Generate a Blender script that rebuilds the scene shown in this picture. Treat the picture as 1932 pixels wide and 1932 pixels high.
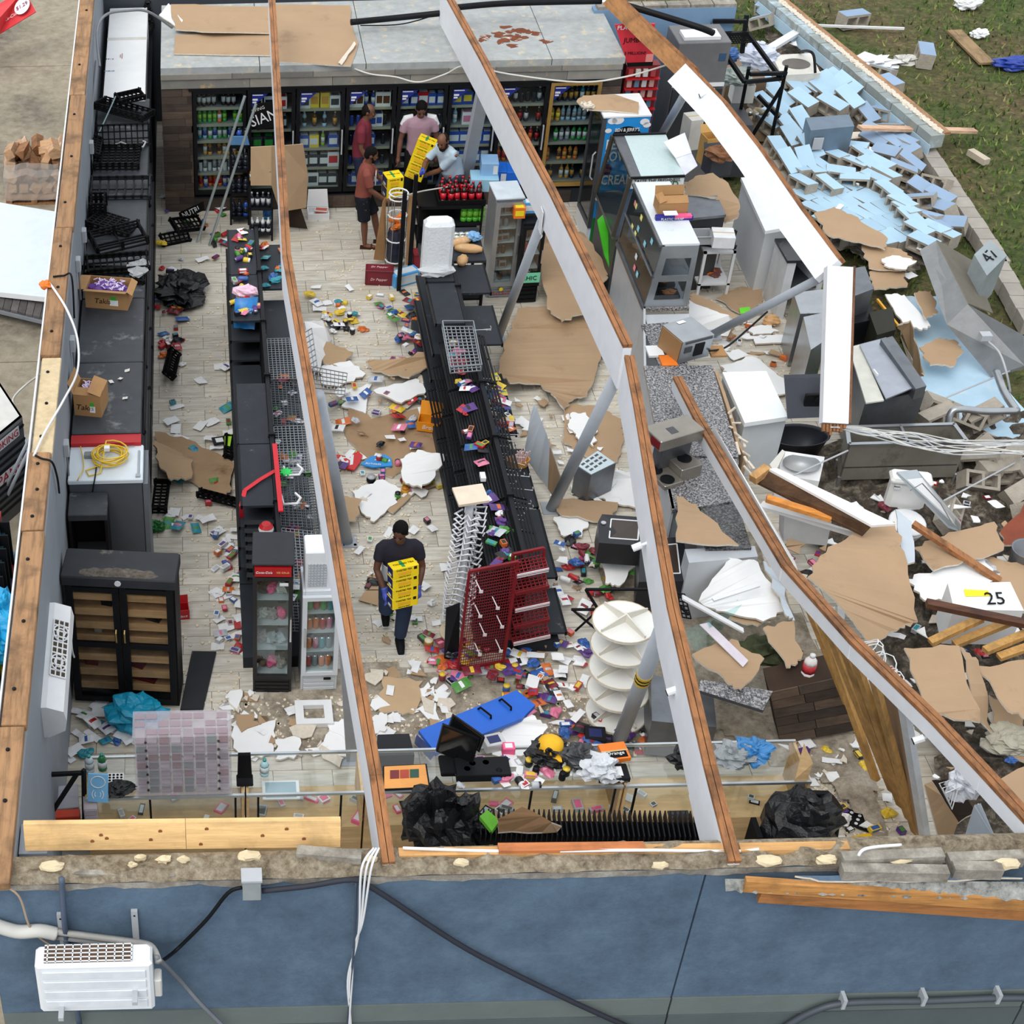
import bpy,math,random
from mathutils import Vector as V,Matrix,noise as mnoise
from mathutils.geometry import tessellate_polygon
random.seed(7)
for o in list(bpy.data.objects):bpy.data.objects.remove(o)
S=bpy.context.scene
C=S.collection
CH=12.8
VY,VZ=V((330.,-1600.)),V((480.,4700.))
_t=(1110.-VY.y)/(VZ.y-VY.y)
PP=VY+_t*(VZ-VY)
FOC=math.sqrt((VY-PP).length*(VZ-PP).length)
_ray=lambda px,py:V((px-PP.x,py-PP.y,FOC))
_dY=_ray(*VY).normalized();_dZ=-_ray(*VZ).normalized();_dX=_dY.cross(_dZ)
RW=Matrix((_dX,_dY,_dZ))
CP=V((0,-8.,CH))
def G(px,py,z=0.):
 """the place in the shop, at height z, that the photo shows at pixel px, py"""
 d=RW@_ray(px,py)
 return CP+d*((z-CH)/d.z)
def PX(p):
 c=RW.transposed()@(V(p)-CP);return(PP.x+FOC*c.x/c.z,PP.y+FOC*c.y/c.z)
cam=bpy.data.cameras.new('camera');camo=bpy.data.objects.new('camera',cam);C.objects.link(camo)
_m=Matrix((RW@V((1,0,0)),RW@V((0,-1,0)),RW@V((0,0,-1)))).transposed().to_4x4();_m.translation=CP
camo.matrix_world=_m
cam.sensor_width=36;cam.lens=FOC/1932*36
cam.shift_x=(966-PP.x)/1932;cam.shift_y=(PP.y-966)/1932
cam.clip_end=300
S.camera=camo
w=bpy.data.worlds.new('overcast_sky');S.world=w;w.use_nodes=True
nt=w.node_tree;bg=nt.nodes['Background']
tc=nt.nodes.new('ShaderNodeTexCoord');sp=nt.nodes.new('ShaderNodeSeparateXYZ');rp=nt.nodes.new('ShaderNodeValToRGB')
nt.links.new(tc.outputs['Generated'],sp.inputs[0]);nt.links.new(sp.outputs['Z'],rp.inputs[0]);nt.links.new(rp.outputs[0],bg.inputs[0])
rp.color_ramp.elements[0].color=(.84,.87,.92,1);rp.color_ramp.elements[1].color=(.93,.97,1,1)
bg.inputs[1].default_value=1.0
sun=bpy.data.lights.new('sun','SUN');sun.energy=1.35;sun.angle=math.radians(35);sun.color=(1,.96,.9)
so=bpy.data.objects.new('sun',sun);C.objects.link(so);so.rotation_euler=(math.radians(28),math.radians(-22),0)
S.view_settings.view_transform='Standard';S.view_settings.look='None';S.view_settings.gamma=1
S.view_settings.use_curve_mapping=False
S.view_settings.exposure=0.27
S.cycles.max_bounces=6;S.cycles.diffuse_bounces=3;S.cycles.glossy_bounces=2;S.cycles.transparent_max_bounces=12
MT={}
def lin(c):
 return tuple(((x/255)/12.92 if x/255<=.04045 else((x/255+.055)/1.055)**2.4)for x in c)+(1,)
class N:
 def __init__(s,name):
  s.m=bpy.data.materials.new(name);s.m.use_nodes=True;s.t=s.m.node_tree;s.b=s.t.nodes['Principled BSDF']
 def n(s,t,**k):
  x=s.t.nodes.new('ShaderNode'+t)
  for a,b in k.items():
   if a[0]=='_':setattr(x,a[1:],b)
   else:x.inputs[a.replace('__',' ')].default_value=b
  return x
 def l(s,a,b):s.t.links.new(a,b)
 def co(s,scale=(1,1,1),rnd=False):
  t=s.n('TexCoord');mp=s.n('Mapping');mp.inputs['Scale'].default_value=scale;s.l(t.outputs['Object'],mp.inputs[0])
  if rnd:
   oi=s.n('ObjectInfo');vm=s.n('VectorMath',_operation='SCALE');vm.inputs[0].default_value=(37,53,71);s.l(oi.outputs['Random'],vm.inputs['Scale'])
   s.l(vm.outputs[0],mp.inputs['Location'])
  return mp.outputs[0]
 def noise(s,co,sc,det=4,rough=.6):
  x=s.n('TexNoise',Scale=sc,Detail=det,Roughness=rough);s.l(co,x.inputs['Vector']);return x.outputs['Fac']
 def ramp(s,fac,stops):
  r=s.n('ValToRGB');e=r.color_ramp.elements
  for i,(p,c)in enumerate(stops):
   el=e[i]if i<2 else e.new(p)
   el.position=p;el.color=c if len(c)==4 else lin(c)
  s.l(fac,r.inputs[0]);return r.outputs[0]
 def mix(s,f,a,b,mode='MIX'):
  x=s.n('MixRGB',_blend_type=mode)
  for i,q in enumerate((f,a,b)):
   if isinstance(q,bpy.types.NodeSocket):s.l(q,x.inputs[i])
   else:x.inputs[i].default_value=q
  return x.outputs[0]
 def bump(s,h,st=.3,d=.02):
  x=s.n('Bump',Strength=st,Distance=d);s.l(h,x.inputs['Height']);s.l(x.outputs[0],s.b.inputs['Normal'])
def sc_(c,k):return tuple(min(1,x*k)for x in c[:3])+(1,)
def M(c,r=.6,m=0,var=.12,s=5,bump=0,rnd=0,dirt=None,ds=3,dt=.56,name=None):
 """plain painted / moulded / printed surface with slight unevenness and optional dirt"""
 key=(c,r,m,var,s,bump,rnd,dirt,ds,dt)
 if key in MT:return MT[key]
 a=N(name or 'surface_%02x%02x%02x'%tuple(int(q)for q in c));L=lin(c);co=a.co(rnd=True)
 f=a.noise(co,s)
 col=a.ramp(f,[(.25,sc_(L,1-var)),(.75,sc_(L,1+var))])
 if rnd:
  oi=a.n('ObjectInfo');h=a.n('HueSaturation');mr=a.n('MapRange');mr.inputs['To Min'].default_value=1-rnd;mr.inputs['To Max'].default_value=1+rnd
  a.l(oi.outputs['Random'],mr.inputs[0]);a.l(mr.outputs[0],h.inputs['Value']);a.l(col,h.inputs['Color']);col=h.outputs[0]
 if dirt:
  d=a.ramp(a.noise(co,ds,8,.7),[(dt,(0,0,0,1)),(dt+.12,(1,1,1,1))]);col=a.mix(d,col,lin(dirt))
 a.l(col,a.b.inputs['Base Color']);a.b.inputs['Roughness'].default_value=r;a.b.inputs['Metallic'].default_value=m
 if sum(L[:3])<.12 and r>.4:a.b.inputs['Specular IOR Level'].default_value=.14
 if bump:a.bump(a.noise(co,s*4,6),bump)
 MT[key]=a.m;return a.m
def WOOD(c,dark=.55,sc=(14,14,1.2),axis='Y',r=.75,rnd=.1,name='timber'):
 key=('wood',c,dark,axis,rnd)
 if key in MT:return MT[key]
 a=N(name);L=lin(c);k={'X':(1.2,14,14),'Y':(14,1.2,14),'Z':(14,14,1.2)}[axis]
 co=a.co(k,True);f=a.noise(co,1.6,6,.65);col=a.ramp(f,[(.3,sc_(L,dark)),(.5,L),(.72,sc_(L,1.22))])
 f2=a.ramp(a.noise(a.co((2,2,2),True),1.4,5),[(.5,(0,0,0,1)),(.72,(1,1,1,1))]);col=a.mix(f2,col,sc_(L,dark*.8))
 oi=a.n('ObjectInfo');h=a.n('HueSaturation');mr=a.n('MapRange');mr.inputs['To Min'].default_value=1-rnd;mr.inputs['To Max'].default_value=1+rnd
 a.l(oi.outputs['Random'],mr.inputs[0]);a.l(mr.outputs[0],h.inputs['Value']);a.l(col,h.inputs['Color'])
 a.l(h.outputs[0],a.b.inputs['Base Color']);a.b.inputs['Roughness'].default_value=r;a.bump(f,.35)
 MT[key]=a.m;return a.m
def GRAN(c1,c2,c3,sc=70):
 key=('gran',c1,c2,c3,sc)
 if key in MT:return MT[key]
 a=N('speckled_stone');co=a.co();f=a.noise(co,sc,2,.9)
 a.l(a.ramp(f,[(.38,c1),(.5,c2),(.62,c3)]),a.b.inputs['Base Color']);a.b.inputs['Roughness'].default_value=.25
 MT[key]=a.m;return a.m
def RUB(c1,c2,c3,sc=6,bump=.9,name='rubble'):
 key=('rub',c1,c2,c3,sc)
 if key in MT:return MT[key]
 a=N(name);co=a.co();f=a.noise(co,sc,10,.75)
 a.l(a.ramp(f,[(.32,c1),(.5,c2),(.68,c3)]),a.b.inputs['Base Color']);a.b.inputs['Roughness'].default_value=.95
 a.bump(a.noise(co,sc*2.5,8,.8),bump,.05);MT[key]=a.m;return a.m
def GLASS(tint=(.9,.96,.96),k=.16):
 key=('glass',tint,k)
 if key in MT:return MT[key]
 a=N('clear_glass');t=a.t;t.nodes.remove(a.b);out=t.nodes['Material Output']
 tr=a.n('BsdfTransparent');tr.inputs[0].default_value=tint+(1,);gl=a.n('BsdfGlossy',Roughness=.05)
 lw=a.n('LayerWeight',Blend=.5);pw=a.n('Math',_operation='POWER');pw.inputs[1].default_value=4;a.l(lw.outputs['Facing'],pw.inputs[0]);ml=a.n('Math',_operation='MULTIPLY');ml.inputs[1].default_value=.5;a.l(pw.outputs[0],ml.inputs[0])
 ad=a.n('Math',_operation='ADD');ad.inputs[1].default_value=k*.5;a.l(ml.outputs[0],ad.inputs[0])
 mx=a.n('MixShader');a.l(ad.outputs[0],mx.inputs[0]);a.l(tr.outputs[0],mx.inputs[1]);a.l(gl.outputs[0],mx.inputs[2]);a.l(mx.outputs[0],out.inputs[0])
 MT[key]=a.m;return a.m
def FILM(c,al=.45,r=.25):
 key=('film',c,al)
 if key in MT:return MT[key]
 a=N('plastic_film');a.b.inputs['Base Color'].default_value=lin(c);a.b.inputs['Alpha'].default_value=al;a.b.inputs['Roughness'].default_value=r
 MT[key]=a.m;return a.m
class B:
 """collects faces; done() links them as one mesh object"""
 def __init__(s):s.v=[];s.f=[];s.mi=[];s.k=0;s.st=[]
 def add(s,vs,fs):
  o=len(s.v);s.st.append((o,len(s.f)));s.v+=[tuple(p)for p in vs]
  for f in fs:s.f.append([o+i for i in f]);s.mi.append(s.k)
  return s
 def hexa(s,p):return s.add(p,[(3,2,1,0),(4,5,6,7),(0,1,5,4),(1,2,6,5),(2,3,7,6),(3,0,4,7)])
 def box(s,x0,y0,z0,x1,y1,z1):
  return s.hexa([(x0,y0,z0),(x1,y0,z0),(x1,y1,z0),(x0,y1,z0),(x0,y0,z1),(x1,y0,z1),(x1,y1,z1),(x0,y1,z1)])
 def bbox(s,x0,y0,z0,x1,y1,z1,b=.01):
  """box with chamfered vertical and top edges"""
  r=[(x0+b,y0),(x1-b,y0),(x1,y0+b),(x1,y1-b),(x1-b,y1),(x0+b,y1),(x0,y1-b),(x0,y0+b)]
  cx,cy=(x0+x1)/2,(y0+y1)/2
  q=[(x+(b if x<cx else-b)*.7,y+(b if y<cy else-b)*.7)for x,y in r]
  vs=[(x,y,z0)for x,y in r]+[(x,y,z1-b)for x,y in r]+[(x,y,z1)for x,y in q]
  fs=[tuple(range(7,-1,-1)),tuple(range(16,24))]
  for L in(0,8):
   for i in range(8):j=(i+1)%8;fs.append((L+i,L+j,L+8+j,L+8+i))
  return s.add(vs,fs)
 def bar(s,a,b,w,h,up=(0,0,1)):
  a,b=V(a),V(b);d=(b-a).normalized();u=V(up);x=d.cross(u)
  if x.length<1e-4:x=d.cross(V((1,0,0)))
  x.normalize();u=x.cross(d).normalized();x*=w/2;u*=h/2
  return s.hexa([a-x-u,a+x-u,b+x-u,b-x-u,a-x+u,a+x+u,b+x+u,b-x+u])
 def ring(s,c,u,v,r,n):return[tuple(c+u*(r*math.cos(2*math.pi*i/n))+v*(r*math.sin(2*math.pi*i/n)))for i in range(n)]
 def tube(s,pts,r,n=6,closed=False,cap=True):
  pts=[V(p)for p in pts];rr=r if isinstance(r,(list,tuple))else[r]*len(pts);vs=[];L=len(pts);u0=None
  for i,p in enumerate(pts):
   if closed:d=pts[(i+1)%L]-pts[i-1]
   else:d=pts[min(i+1,L-1)]-pts[max(i-1,0)]
   if d.length<1e-9:d=V((0,0,1))
   d.normalize()
   u=d.cross(V((0,0,1)))if u0 is None else u0-d*u0.dot(d)
   if u.length<1e-3:u=d.cross(V((1,0,0)))
   u.normalize();u0=u;vs+=s.ring(p,u,d.cross(u),rr[i],n)
  fs=[]
  for i in range(L if closed else L-1):
   a,b=i*n,((i+1)%L)*n
   for k in range(n):q=(k+1)%n;fs.append((a+k,b+k,b+q,a+q))
  if cap and not closed:fs+=[tuple(range(n)),tuple(range(L*n-1,(L-1)*n-1,-1))]
  return s.add(vs,fs)
 def lathe(s,prof,c=(0,0,0),n=12,sx=1,sy=1):
  vs=[];c=V(c)
  for r,z in prof:vs+=[(c.x+r*sx*math.cos(2*math.pi*i/n),c.y+r*sy*math.sin(2*math.pi*i/n),c.z+z)for i in range(n)]
  fs=[]
  for j in range(len(prof)-1):
   for i in range(n):q=(i+1)%n;fs.append((j*n+i,j*n+q,j*n+n+q,j*n+n+i))
  fs+=[tuple(range(n-1,-1,-1)),tuple(range((len(prof)-1)*n,len(prof)*n))]
  return s.add(vs,fs)
 def prism(s,top,dv):
  """polygon (any order) pushed along dv"""
  top=[V(p)for p in top];dv=V(dv);n=len(top)
  a=V((0,0,0))
  for i in range(n):a+=top[i].cross(top[(i+1)%n])
  if a.dot(dv)>0:top.reverse()
  bot=[p+dv for p in top]
  fs=[tuple(range(n)),tuple(range(2*n-1,n-1,-1))]+[((i+1)%n,i,n+i,n+(i+1)%n)for i in range(n)]
  return s.add(top+bot,fs)
 def blob(s,c,rx,ry,rz,amp=.25,fr=2.2,seed=0,n=10,flat=None):
  """crumpled lump: bags, cloth, plaster"""
  c=V(c);vs=[];fs=[];m=n+4
  for j in range(n+1):
   th=math.pi*j/n
   for i in range(m):
    ph=2*math.pi*i/m;d=V((math.sin(th)*math.cos(ph),math.sin(th)*math.sin(ph),math.cos(th)))
    k=1+amp*(mnoise.noise(d*fr+V((seed*3.1,seed*1.7,seed)))*1.6+.5*mnoise.noise(d*fr*2.7+V((seed,9,4))))
    z=d.z*rz*k
    if flat is not None and z<flat:z=flat
    vs.append((c.x+d.x*rx*k,c.y+d.y*ry*k,c.z+z))
  for j in range(n):
   for i in range(m):q=(i+1)%m;fs.append((j*m+i,(j+1)*m+i,(j+1)*m+q,j*m+q))
  return s.add(vs,fs)
 def quad(s,a,b,c,d):return s.add([a,b,c,d],[(0,1,2,3)])
 def each(s,name,mats,parent,**k):
  """one object for every piece added"""
  en=s.st[1:]+[(len(s.v),len(s.f))]
  for(a,f),(c,g)in zip(s.st,en):
   b=B();b.v=s.v[a:c];b.f=[[i-a for i in q]for q in s.f[f:g]];b.mi=s.mi[f:g];o=b.done(name,mats,parent,**k)
  return o
 def done(s,name,mats,parent=None,world=False,smooth=False,label=None,cat=None,group=None,kind=None,bevel=0):
  if not isinstance(mats,(list,tuple)):mats=[mats]
  vs=[V(p)for p in s.v]
  if parent is None:
   xs=[p.x for p in vs];ys=[p.y for p in vs];zs=[p.z for p in vs]
   og=V(((min(xs)+max(xs))/2,(min(ys)+max(ys))/2,min(zs)));vs=[p-og for p in vs]
  elif world:
   q=parent
   while q.name not in FR and q.parent:q=q.parent
   mi=FR.get(q.name,Matrix()).inverted();vs=[mi@p for p in vs]
  me=bpy.data.meshes.new(name);me.from_pydata(vs,[],s.f)
  for q in mats:me.materials.append(q)
  me.polygons.foreach_set('material_index',s.mi)
  if smooth:me.polygons.foreach_set('use_smooth',[True]*len(s.f))
  me.update()
  o=bpy.data.objects.new(name,me);C.objects.link(o)
  if parent is None:o.location=og;FR[o.name]=Matrix.Translation(og)
  else:o.parent=parent
  if bevel:
   md=o.modifiers.new('edge','BEVEL');md.width=bevel;md.segments=2
  return tag(o,label,cat,group,kind)
FR={}
def tag(o,label=None,cat=None,group=None,kind=None):
 if label:o['label']=label
 if cat:o['category']=cat
 if group:o['group']=group
 if kind:o['kind']=kind
 return o
def thing(name,label,cat,loc=(0,0,0),rz=0,group=None,rx=0,ry=0,kind=None):
 o=bpy.data.objects.new(name,None);C.objects.link(o);o.empty_display_size=.1
 o.location=loc;o.rotation_euler=(rx,ry,rz)
 FR[o.name]=Matrix.Translation(V(loc))@o.rotation_euler.to_matrix().to_4x4()
 return tag(o,label,cat,group,kind)
def tagged(o,label,cat,group=None):return tag(o,label,cat,group)
def dup(o,loc=None,rz=None,label=None,group=None,rot=None,sc=None,parent=None):
 """copy of a thing with copies of its parts and sub-parts"""
 c=o.copy();C.objects.link(c)
 if parent is not None:c.parent=parent
 if loc is not None:c.location=loc
 if rz is not None:c.rotation_euler=(0,0,rz)
 if rot is not None:c.rotation_euler=rot
 if sc is not None:c.scale=sc
 if label:c['label']=label
 if group:c['group']=group
 FR[c.name]=Matrix.Translation(c.location)@c.rotation_euler.to_matrix().to_4x4()
 for ch in KIDS.get(o.name)or[x for x in o.children]:
  dup(ch,parent=c)
 return c
KIDS={}
def txt(s,parent,at,u,v,width,mat,height=None,depth=.002,world=False,name='lettering',shear=0,bold=0):
 """raised or printed lettering centred at a point, reading along u with its top towards v"""
 cu=bpy.data.curves.new(name,'FONT');cu.body=s;cu.extrude=depth;cu.align_x='CENTER';cu.align_y='CENTER';cu.resolution_u=2;cu.shear=shear;cu.offset=bold
 ob=bpy.data.objects.new(name,cu);me=bpy.data.meshes.new_from_object(ob)
 bpy.data.objects.remove(ob);bpy.data.curves.remove(cu)
 xs=[p.co.x for p in me.vertices];ys=[p.co.y for p in me.vertices]
 k=width/max(1e-6,max(xs)-min(xs));ky=k if height is None else height/max(1e-6,max(ys)-min(ys))
 cx,cy=(max(xs)+min(xs))/2,(max(ys)+min(ys))/2
 u=V(u).normalized();n=u.cross(V(v)).normalized();v=n.cross(u)
 mi=Matrix()
 if world:
  q=parent
  while q.name not in FR and q.parent:q=q.parent
  mi=FR[q.name].inverted()
 for p in me.vertices:
  p.co=mi@(V(at)+u*((p.co.x-cx)*k)+v*((p.co.y-cy)*ky)+n*(p.co.z+depth))
 me.materials.clear();me.materials.append(mat)
 for p in me.polygons:p.material_index=0
 o=bpy.data.objects.new(name,me);C.objects.link(o);o.parent=parent
 return o
def jag(a,b,n,amp,rng=random):
 """broken edge between two points"""
 a,b=V(a),V(b);d=b-a;p=V((-d.y,d.x,0));p=p.normalized()if p.length>1e-6 else V((0,0,1))
 return[a+d*(i/n)+(p*rng.uniform(-amp,amp)if i else V((0,0,0)))for i in range(n)]
def lerp(a,b,t):return V(a)+(V(b)-V(a))*t
WHITE=M((226,228,230),.5,var=.05);OFFW=M((205,204,198),.6,var=.07);PLAST=M((222,226,230),.35,var=.03)
BLACK=M((24,25,28),.45,var=.2);MATTE=M((17,17,19),.7,var=.2);DUSTY=M((48,52,58),.6,dirt=(120,120,118),ds=4,dt=.6,var=.25)
GREY=M((120,124,130),.5);LGREY=M((176,180,185),.5,var=.06);DGREY=M((66,69,74),.5)
STEEL=M((172,176,180),.33,.85,var=.1,dirt=(120,118,112),ds=2,dt=.62);DSTEEL=M((120,124,130),.38,.8,var=.18)
CHROME=M((200,203,206),.2,.9,var=.04)
CARD=M((176,148,116),.85,var=.07,s=3);CARDB=M((168,128,84),.85,var=.08);DRYB=M((172,144,114),.9,var=.07,s=2,dirt=(150,122,94),ds=1.5,dt=.58)
GYP=M((222,212,196),.95,var=.12,s=25,bump=.6);DRYW=M((236,237,238),.8,var=.03,dirt=(205,200,190),ds=2,dt=.66)
PIPE=M((168,175,184),.5,var=.08,dirt=(168,166,160),ds=3,dt=.62)
BEAMW=M((226,229,234),.6,var=.05,dirt=(190,186,178),ds=1.4,dt=.66)
TOPWOOD=WOOD((152,102,62),.38);OLDWOOD=WOOD((168,122,82),.5);PINE=WOOD((222,184,128),.8,axis='X');STUD=WOOD((190,146,84),.7,axis='Z')
RED=M((172,22,30),.45);DRED=M((120,20,26),.5);BLUE=M((26,104,208),.4);LBLUE=M((86,170,226),.45);YEL=M((246,222,30),.45)
GRN=M((60,168,48),.45);ORG=M((232,122,36),.45);PUR=M((92,48,140),.45);PINK=M((236,90,140),.5);NAVY=M((30,40,92),.5);TEAL=M((32,152,178),.45)
GL=GLASS();GLT=GLASS((.8,.92,.9),.1)
BLKWIRE=M((26,27,30),.4,.3);WIRE=M((150,156,162),.35,.7)
PAINTB=M((176,206,226),.7,var=.06,dirt=(200,214,224),ds=2)
# helpers for furniture, goods and litter
def zat(p,py):
 """height above point p that the photo shows on row py"""
 a,c=0.,6.
 for _ in range(40):
  m=(a+c)/2
  if PX((p.x,p.y,p.z+m))[1]>py:a=m
  else:c=m
 return a
def fr(A,Bp):return math.atan2(Bp.y-A.y,Bp.x-A.x),(V((Bp.x,Bp.y,0))-V((A.x,A.y,0))).length
def sheet(pts,th,top,under,label,cat,name=None,group=None,jagg=0,edge=None,n=4):
 """broken board: pts are (px, py, z) of its upper face"""
 P=[G(*p)for p in pts]
 if jagg:
  Q=[]
  for i in range(len(P)):Q+=jag(P[i],P[(i+1)%len(P)],n,jagg)
  P=Q
 if sum(P[i].x*P[(i+1)%len(P)].y-P[(i+1)%len(P)].x*P[i].y for i in range(len(P)))<0:P.reverse()
 n=len(P);ts=tessellate_polygon([[V((p.x,p.y,0))for p in P]]);b=B();up=lambda t:t if((P[t[1]]-P[t[0]]).cross(P[t[2]]-P[t[0]])).z>0 else t[::-1];ts=[up(tuple(t))for t in ts]
 b.add(P+[p-V((0,0,th))for p in P],ts+[tuple(i+n for i in t[::-1])for t in ts]+[(i,i+n,(i+1)%n+n,(i+1)%n)for i in range(n)]);b.mi=[0]*len(ts)+[1]*len(ts)+[2]*n
 return b.done(name or cat.replace(' ','_'),[top,under,edge or GYP],None,label=label,cat=cat,group=group)
def item(me,loc,rot=(0,0,0),name='packet',label=None,cat=None,group=None,sc=1,parent=None):
 o=bpy.data.objects.new(name,me);C.objects.link(o);o.location=loc;o.rotation_euler=rot.to_euler()if isinstance(rot,Matrix)else rot
 if sc!=1:o.scale=(sc,)*3 if isinstance(sc,(int,float))else sc
 if parent is not None:o.parent=parent
 return tag(o,label,cat,group)
def mesh(b,mats,smooth=False):
 me=bpy.data.meshes.new('m');me.from_pydata([V(p)for p in b.v],[],b.f)
 for q in(mats if isinstance(mats,(list,tuple))else[mats]):me.materials.append(q)
 me.polygons.foreach_set('material_index',b.mi)
 if smooth:me.polygons.foreach_set('use_smooth',[True]*len(b.f))
 me.update();return me
MC={}
def bottle_me(body,lab,cap,r=.034,h=.24):
 k=('bot',body.name,lab.name,cap.name,r,h)
 if k not in MC:
  b=B();b.lathe([(r*.8,0),(r,.01),(r,h*.25)],n=8);b.k=1;b.lathe([(r*1.02,h*.25),(r*1.02,h*.6)],n=8);b.k=0
  b.lathe([(r,h*.6),(r*.9,h*.72),(r*.38,h*.9)],n=8);b.k=2;b.lathe([(r*.42,h*.9),(r*.42,h)],n=8);MC[k]=mesh(b,[body,lab,cap],True)
 return MC[k]
def can_me(col,r=.033,h=.13):
 k=('can',col.name,r,h)
 if k not in MC:
  b=B();b.lathe([(r*.85,0),(r,.012),(r,h-.014),(r*.86,h-.002)],n=9);b.k=1;b.lathe([(r*.84,h-.004),(r*.84,h)],n=9);MC[k]=mesh(b,[col,CHROME],True)
 return MC[k]
def packet_me(col,col2,w,l,t=.035,seed=0):
 """pillow bag with crimped ends and a printed band"""
 k=('pkt',col.name,col2.name,w,l,seed)
 if k not in MC:
  b=B();n=6;m=5;vs=[]
  for sgn in(1,-1):
   for j in range(m+1):
    for i in range(n+1):
     x=(i/n-.5)*w;y=(j/m-.5)*l;e=max(0,1-(abs(2*i/n-1))**2.5)*max(0,1-abs(2*j/m-1)**3)
     z=t*(e*(.75+.35*mnoise.noise(V((x*22+seed,y*22,seed))))+.0)*sgn
     vs.append((x+.1*w*mnoise.noise(V((y*9,seed,1))),y,z+t))
  fs=[];mi=[]
  for q in(0,1):
   o=q*(m+1)*(n+1)
   for j in range(m):
    for i in range(n):
     a=o+j*(n+1)+i;f=(a,a+1,a+n+2,a+n+1);fs.append(f if q==0 else f[::-1]);mi.append(1 if j in(2,)and 0<i<n-1 else 0)
  b.add(vs,fs);b.mi=mi;MC[k]=mesh(b,[col,col2])
 return MC[k]
def box_me(col,col2,w,d,h):
 k=('box',col.name,col2.name,w,d,h)
 if k not in MC:
  b=B();b.box(-w/2,-d/2,0,w/2,d/2,h);b.k=1;b.box(-w*.36,-d*.36,h,w*.36,d*.36,h+.0015);b.box(-w*.38,-d/2-.0015,h*.25,w*.38,-d/2,h*.75)
  MC[k]=mesh(b,[col,col2])
 return MC[k]
def paper_me(col,w,l,seed):
 k=('pap',col.name,w,l,seed)
 if k not in MC:
  b=B();n=3;vs=[]
  for j in range(n+1):
   for i in range(n+1):
    x,y=(i/n-.5)*w,(j/n-.5)*l;vs.append((x+.08*w*mnoise.noise(V((y*8,seed,0))),y+.08*l*mnoise.noise(V((x*8,seed,3))),.004+.03*max(0,mnoise.noise(V((x*9,y*9,seed*2.3)))+.2)))
  fs=[(j*(n+1)+i,j*(n+1)+i+1,(j+1)*(n+1)+i+1,(j+1)*(n+1)+i)for j in range(n)for i in range(n)];b.add(vs,fs);MC[k]=mesh(b,col)
 return MC[k]
def jar_me(col,lid,r=.04,h=.09):
 k=('jar',col.name,lid.name,r,h)
 if k not in MC:
  b=B();b.lathe([(r*.9,0),(r,.01),(r,h*.7),(r*.8,h*.8)],n=10);b.k=1;b.lathe([(r*.9,h*.78),(r*.9,h)],n=10);MC[k]=mesh(b,[col,lid],True)
 return MC[k]
def carton(name,label,A,Bp,d,h,mat,cat='box',fill=None,flaps=(),group=None,closed=False,edge=None):
 """cardboard box standing on the line A-B with depth d; flaps = sides whose flap stands out (f, b, l, r, value tilt)"""
 rz,w=fr(A,Bp);o=thing(name,label,cat,A,rz,group)
 b=B()
 if closed:
  b.bbox(0,0,0,w,d,h,.004);body=b.done('body',mat,o);b=B();b.box(0,d*.46,h,w,d*.54,h+.002);b.done('tape',M((200,176,130),.4),body)
 else:
  t=.008;b.box(0,0,0,w,t,h);b.box(0,d-t,0,w,d,h);b.box(0,t,0,t,d-t,h);b.box(w-t,t,0,w,d-t,h);b.box(t,t,0,w-t,d-t,t);b.done('body',mat,o)
 for sd,ang,ln in flaps:
  b=B();ca,sa=math.cos(ang)*ln,math.sin(ang)*ln
  if sd=='f':q=[(0,0,h),(w,0,h),(w,-ca,h+sa),(0,-ca,h+sa)]
  elif sd=='b':q=[(0,d,h),(w,d,h),(w,d+ca,h+sa),(0,d+ca,h+sa)]
  elif sd=='l':q=[(0,0,h),(0,d,h),(-ca,d,h+sa),(-ca,0,h+sa)]
  else:q=[(w,0,h),(w,d,h),(w+ca,d,h+sa),(w+ca,0,h+sa)]
  b.prism(q,(0,0,-.006));b.done('flap',mat,o)
 return o
def shelf_goods(o,x0,x1,y,z,kinds,label,group,step=.085,rng=random,name=None):
 """row of bottles / cans / cartons standing on a shelf of thing o"""
 m=FR[o.name];x=x0+step/2;out=[]
 while x<x1-step*.4:
  me,nm,ct,lb=rng.choice(kinds)
  out.append(item(me,m@V((x,y+rng.uniform(-.01,.01),z)),(0,0,m.to_euler().z),nm,lb+' '+label,ct,group));x+=step
 return out
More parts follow.
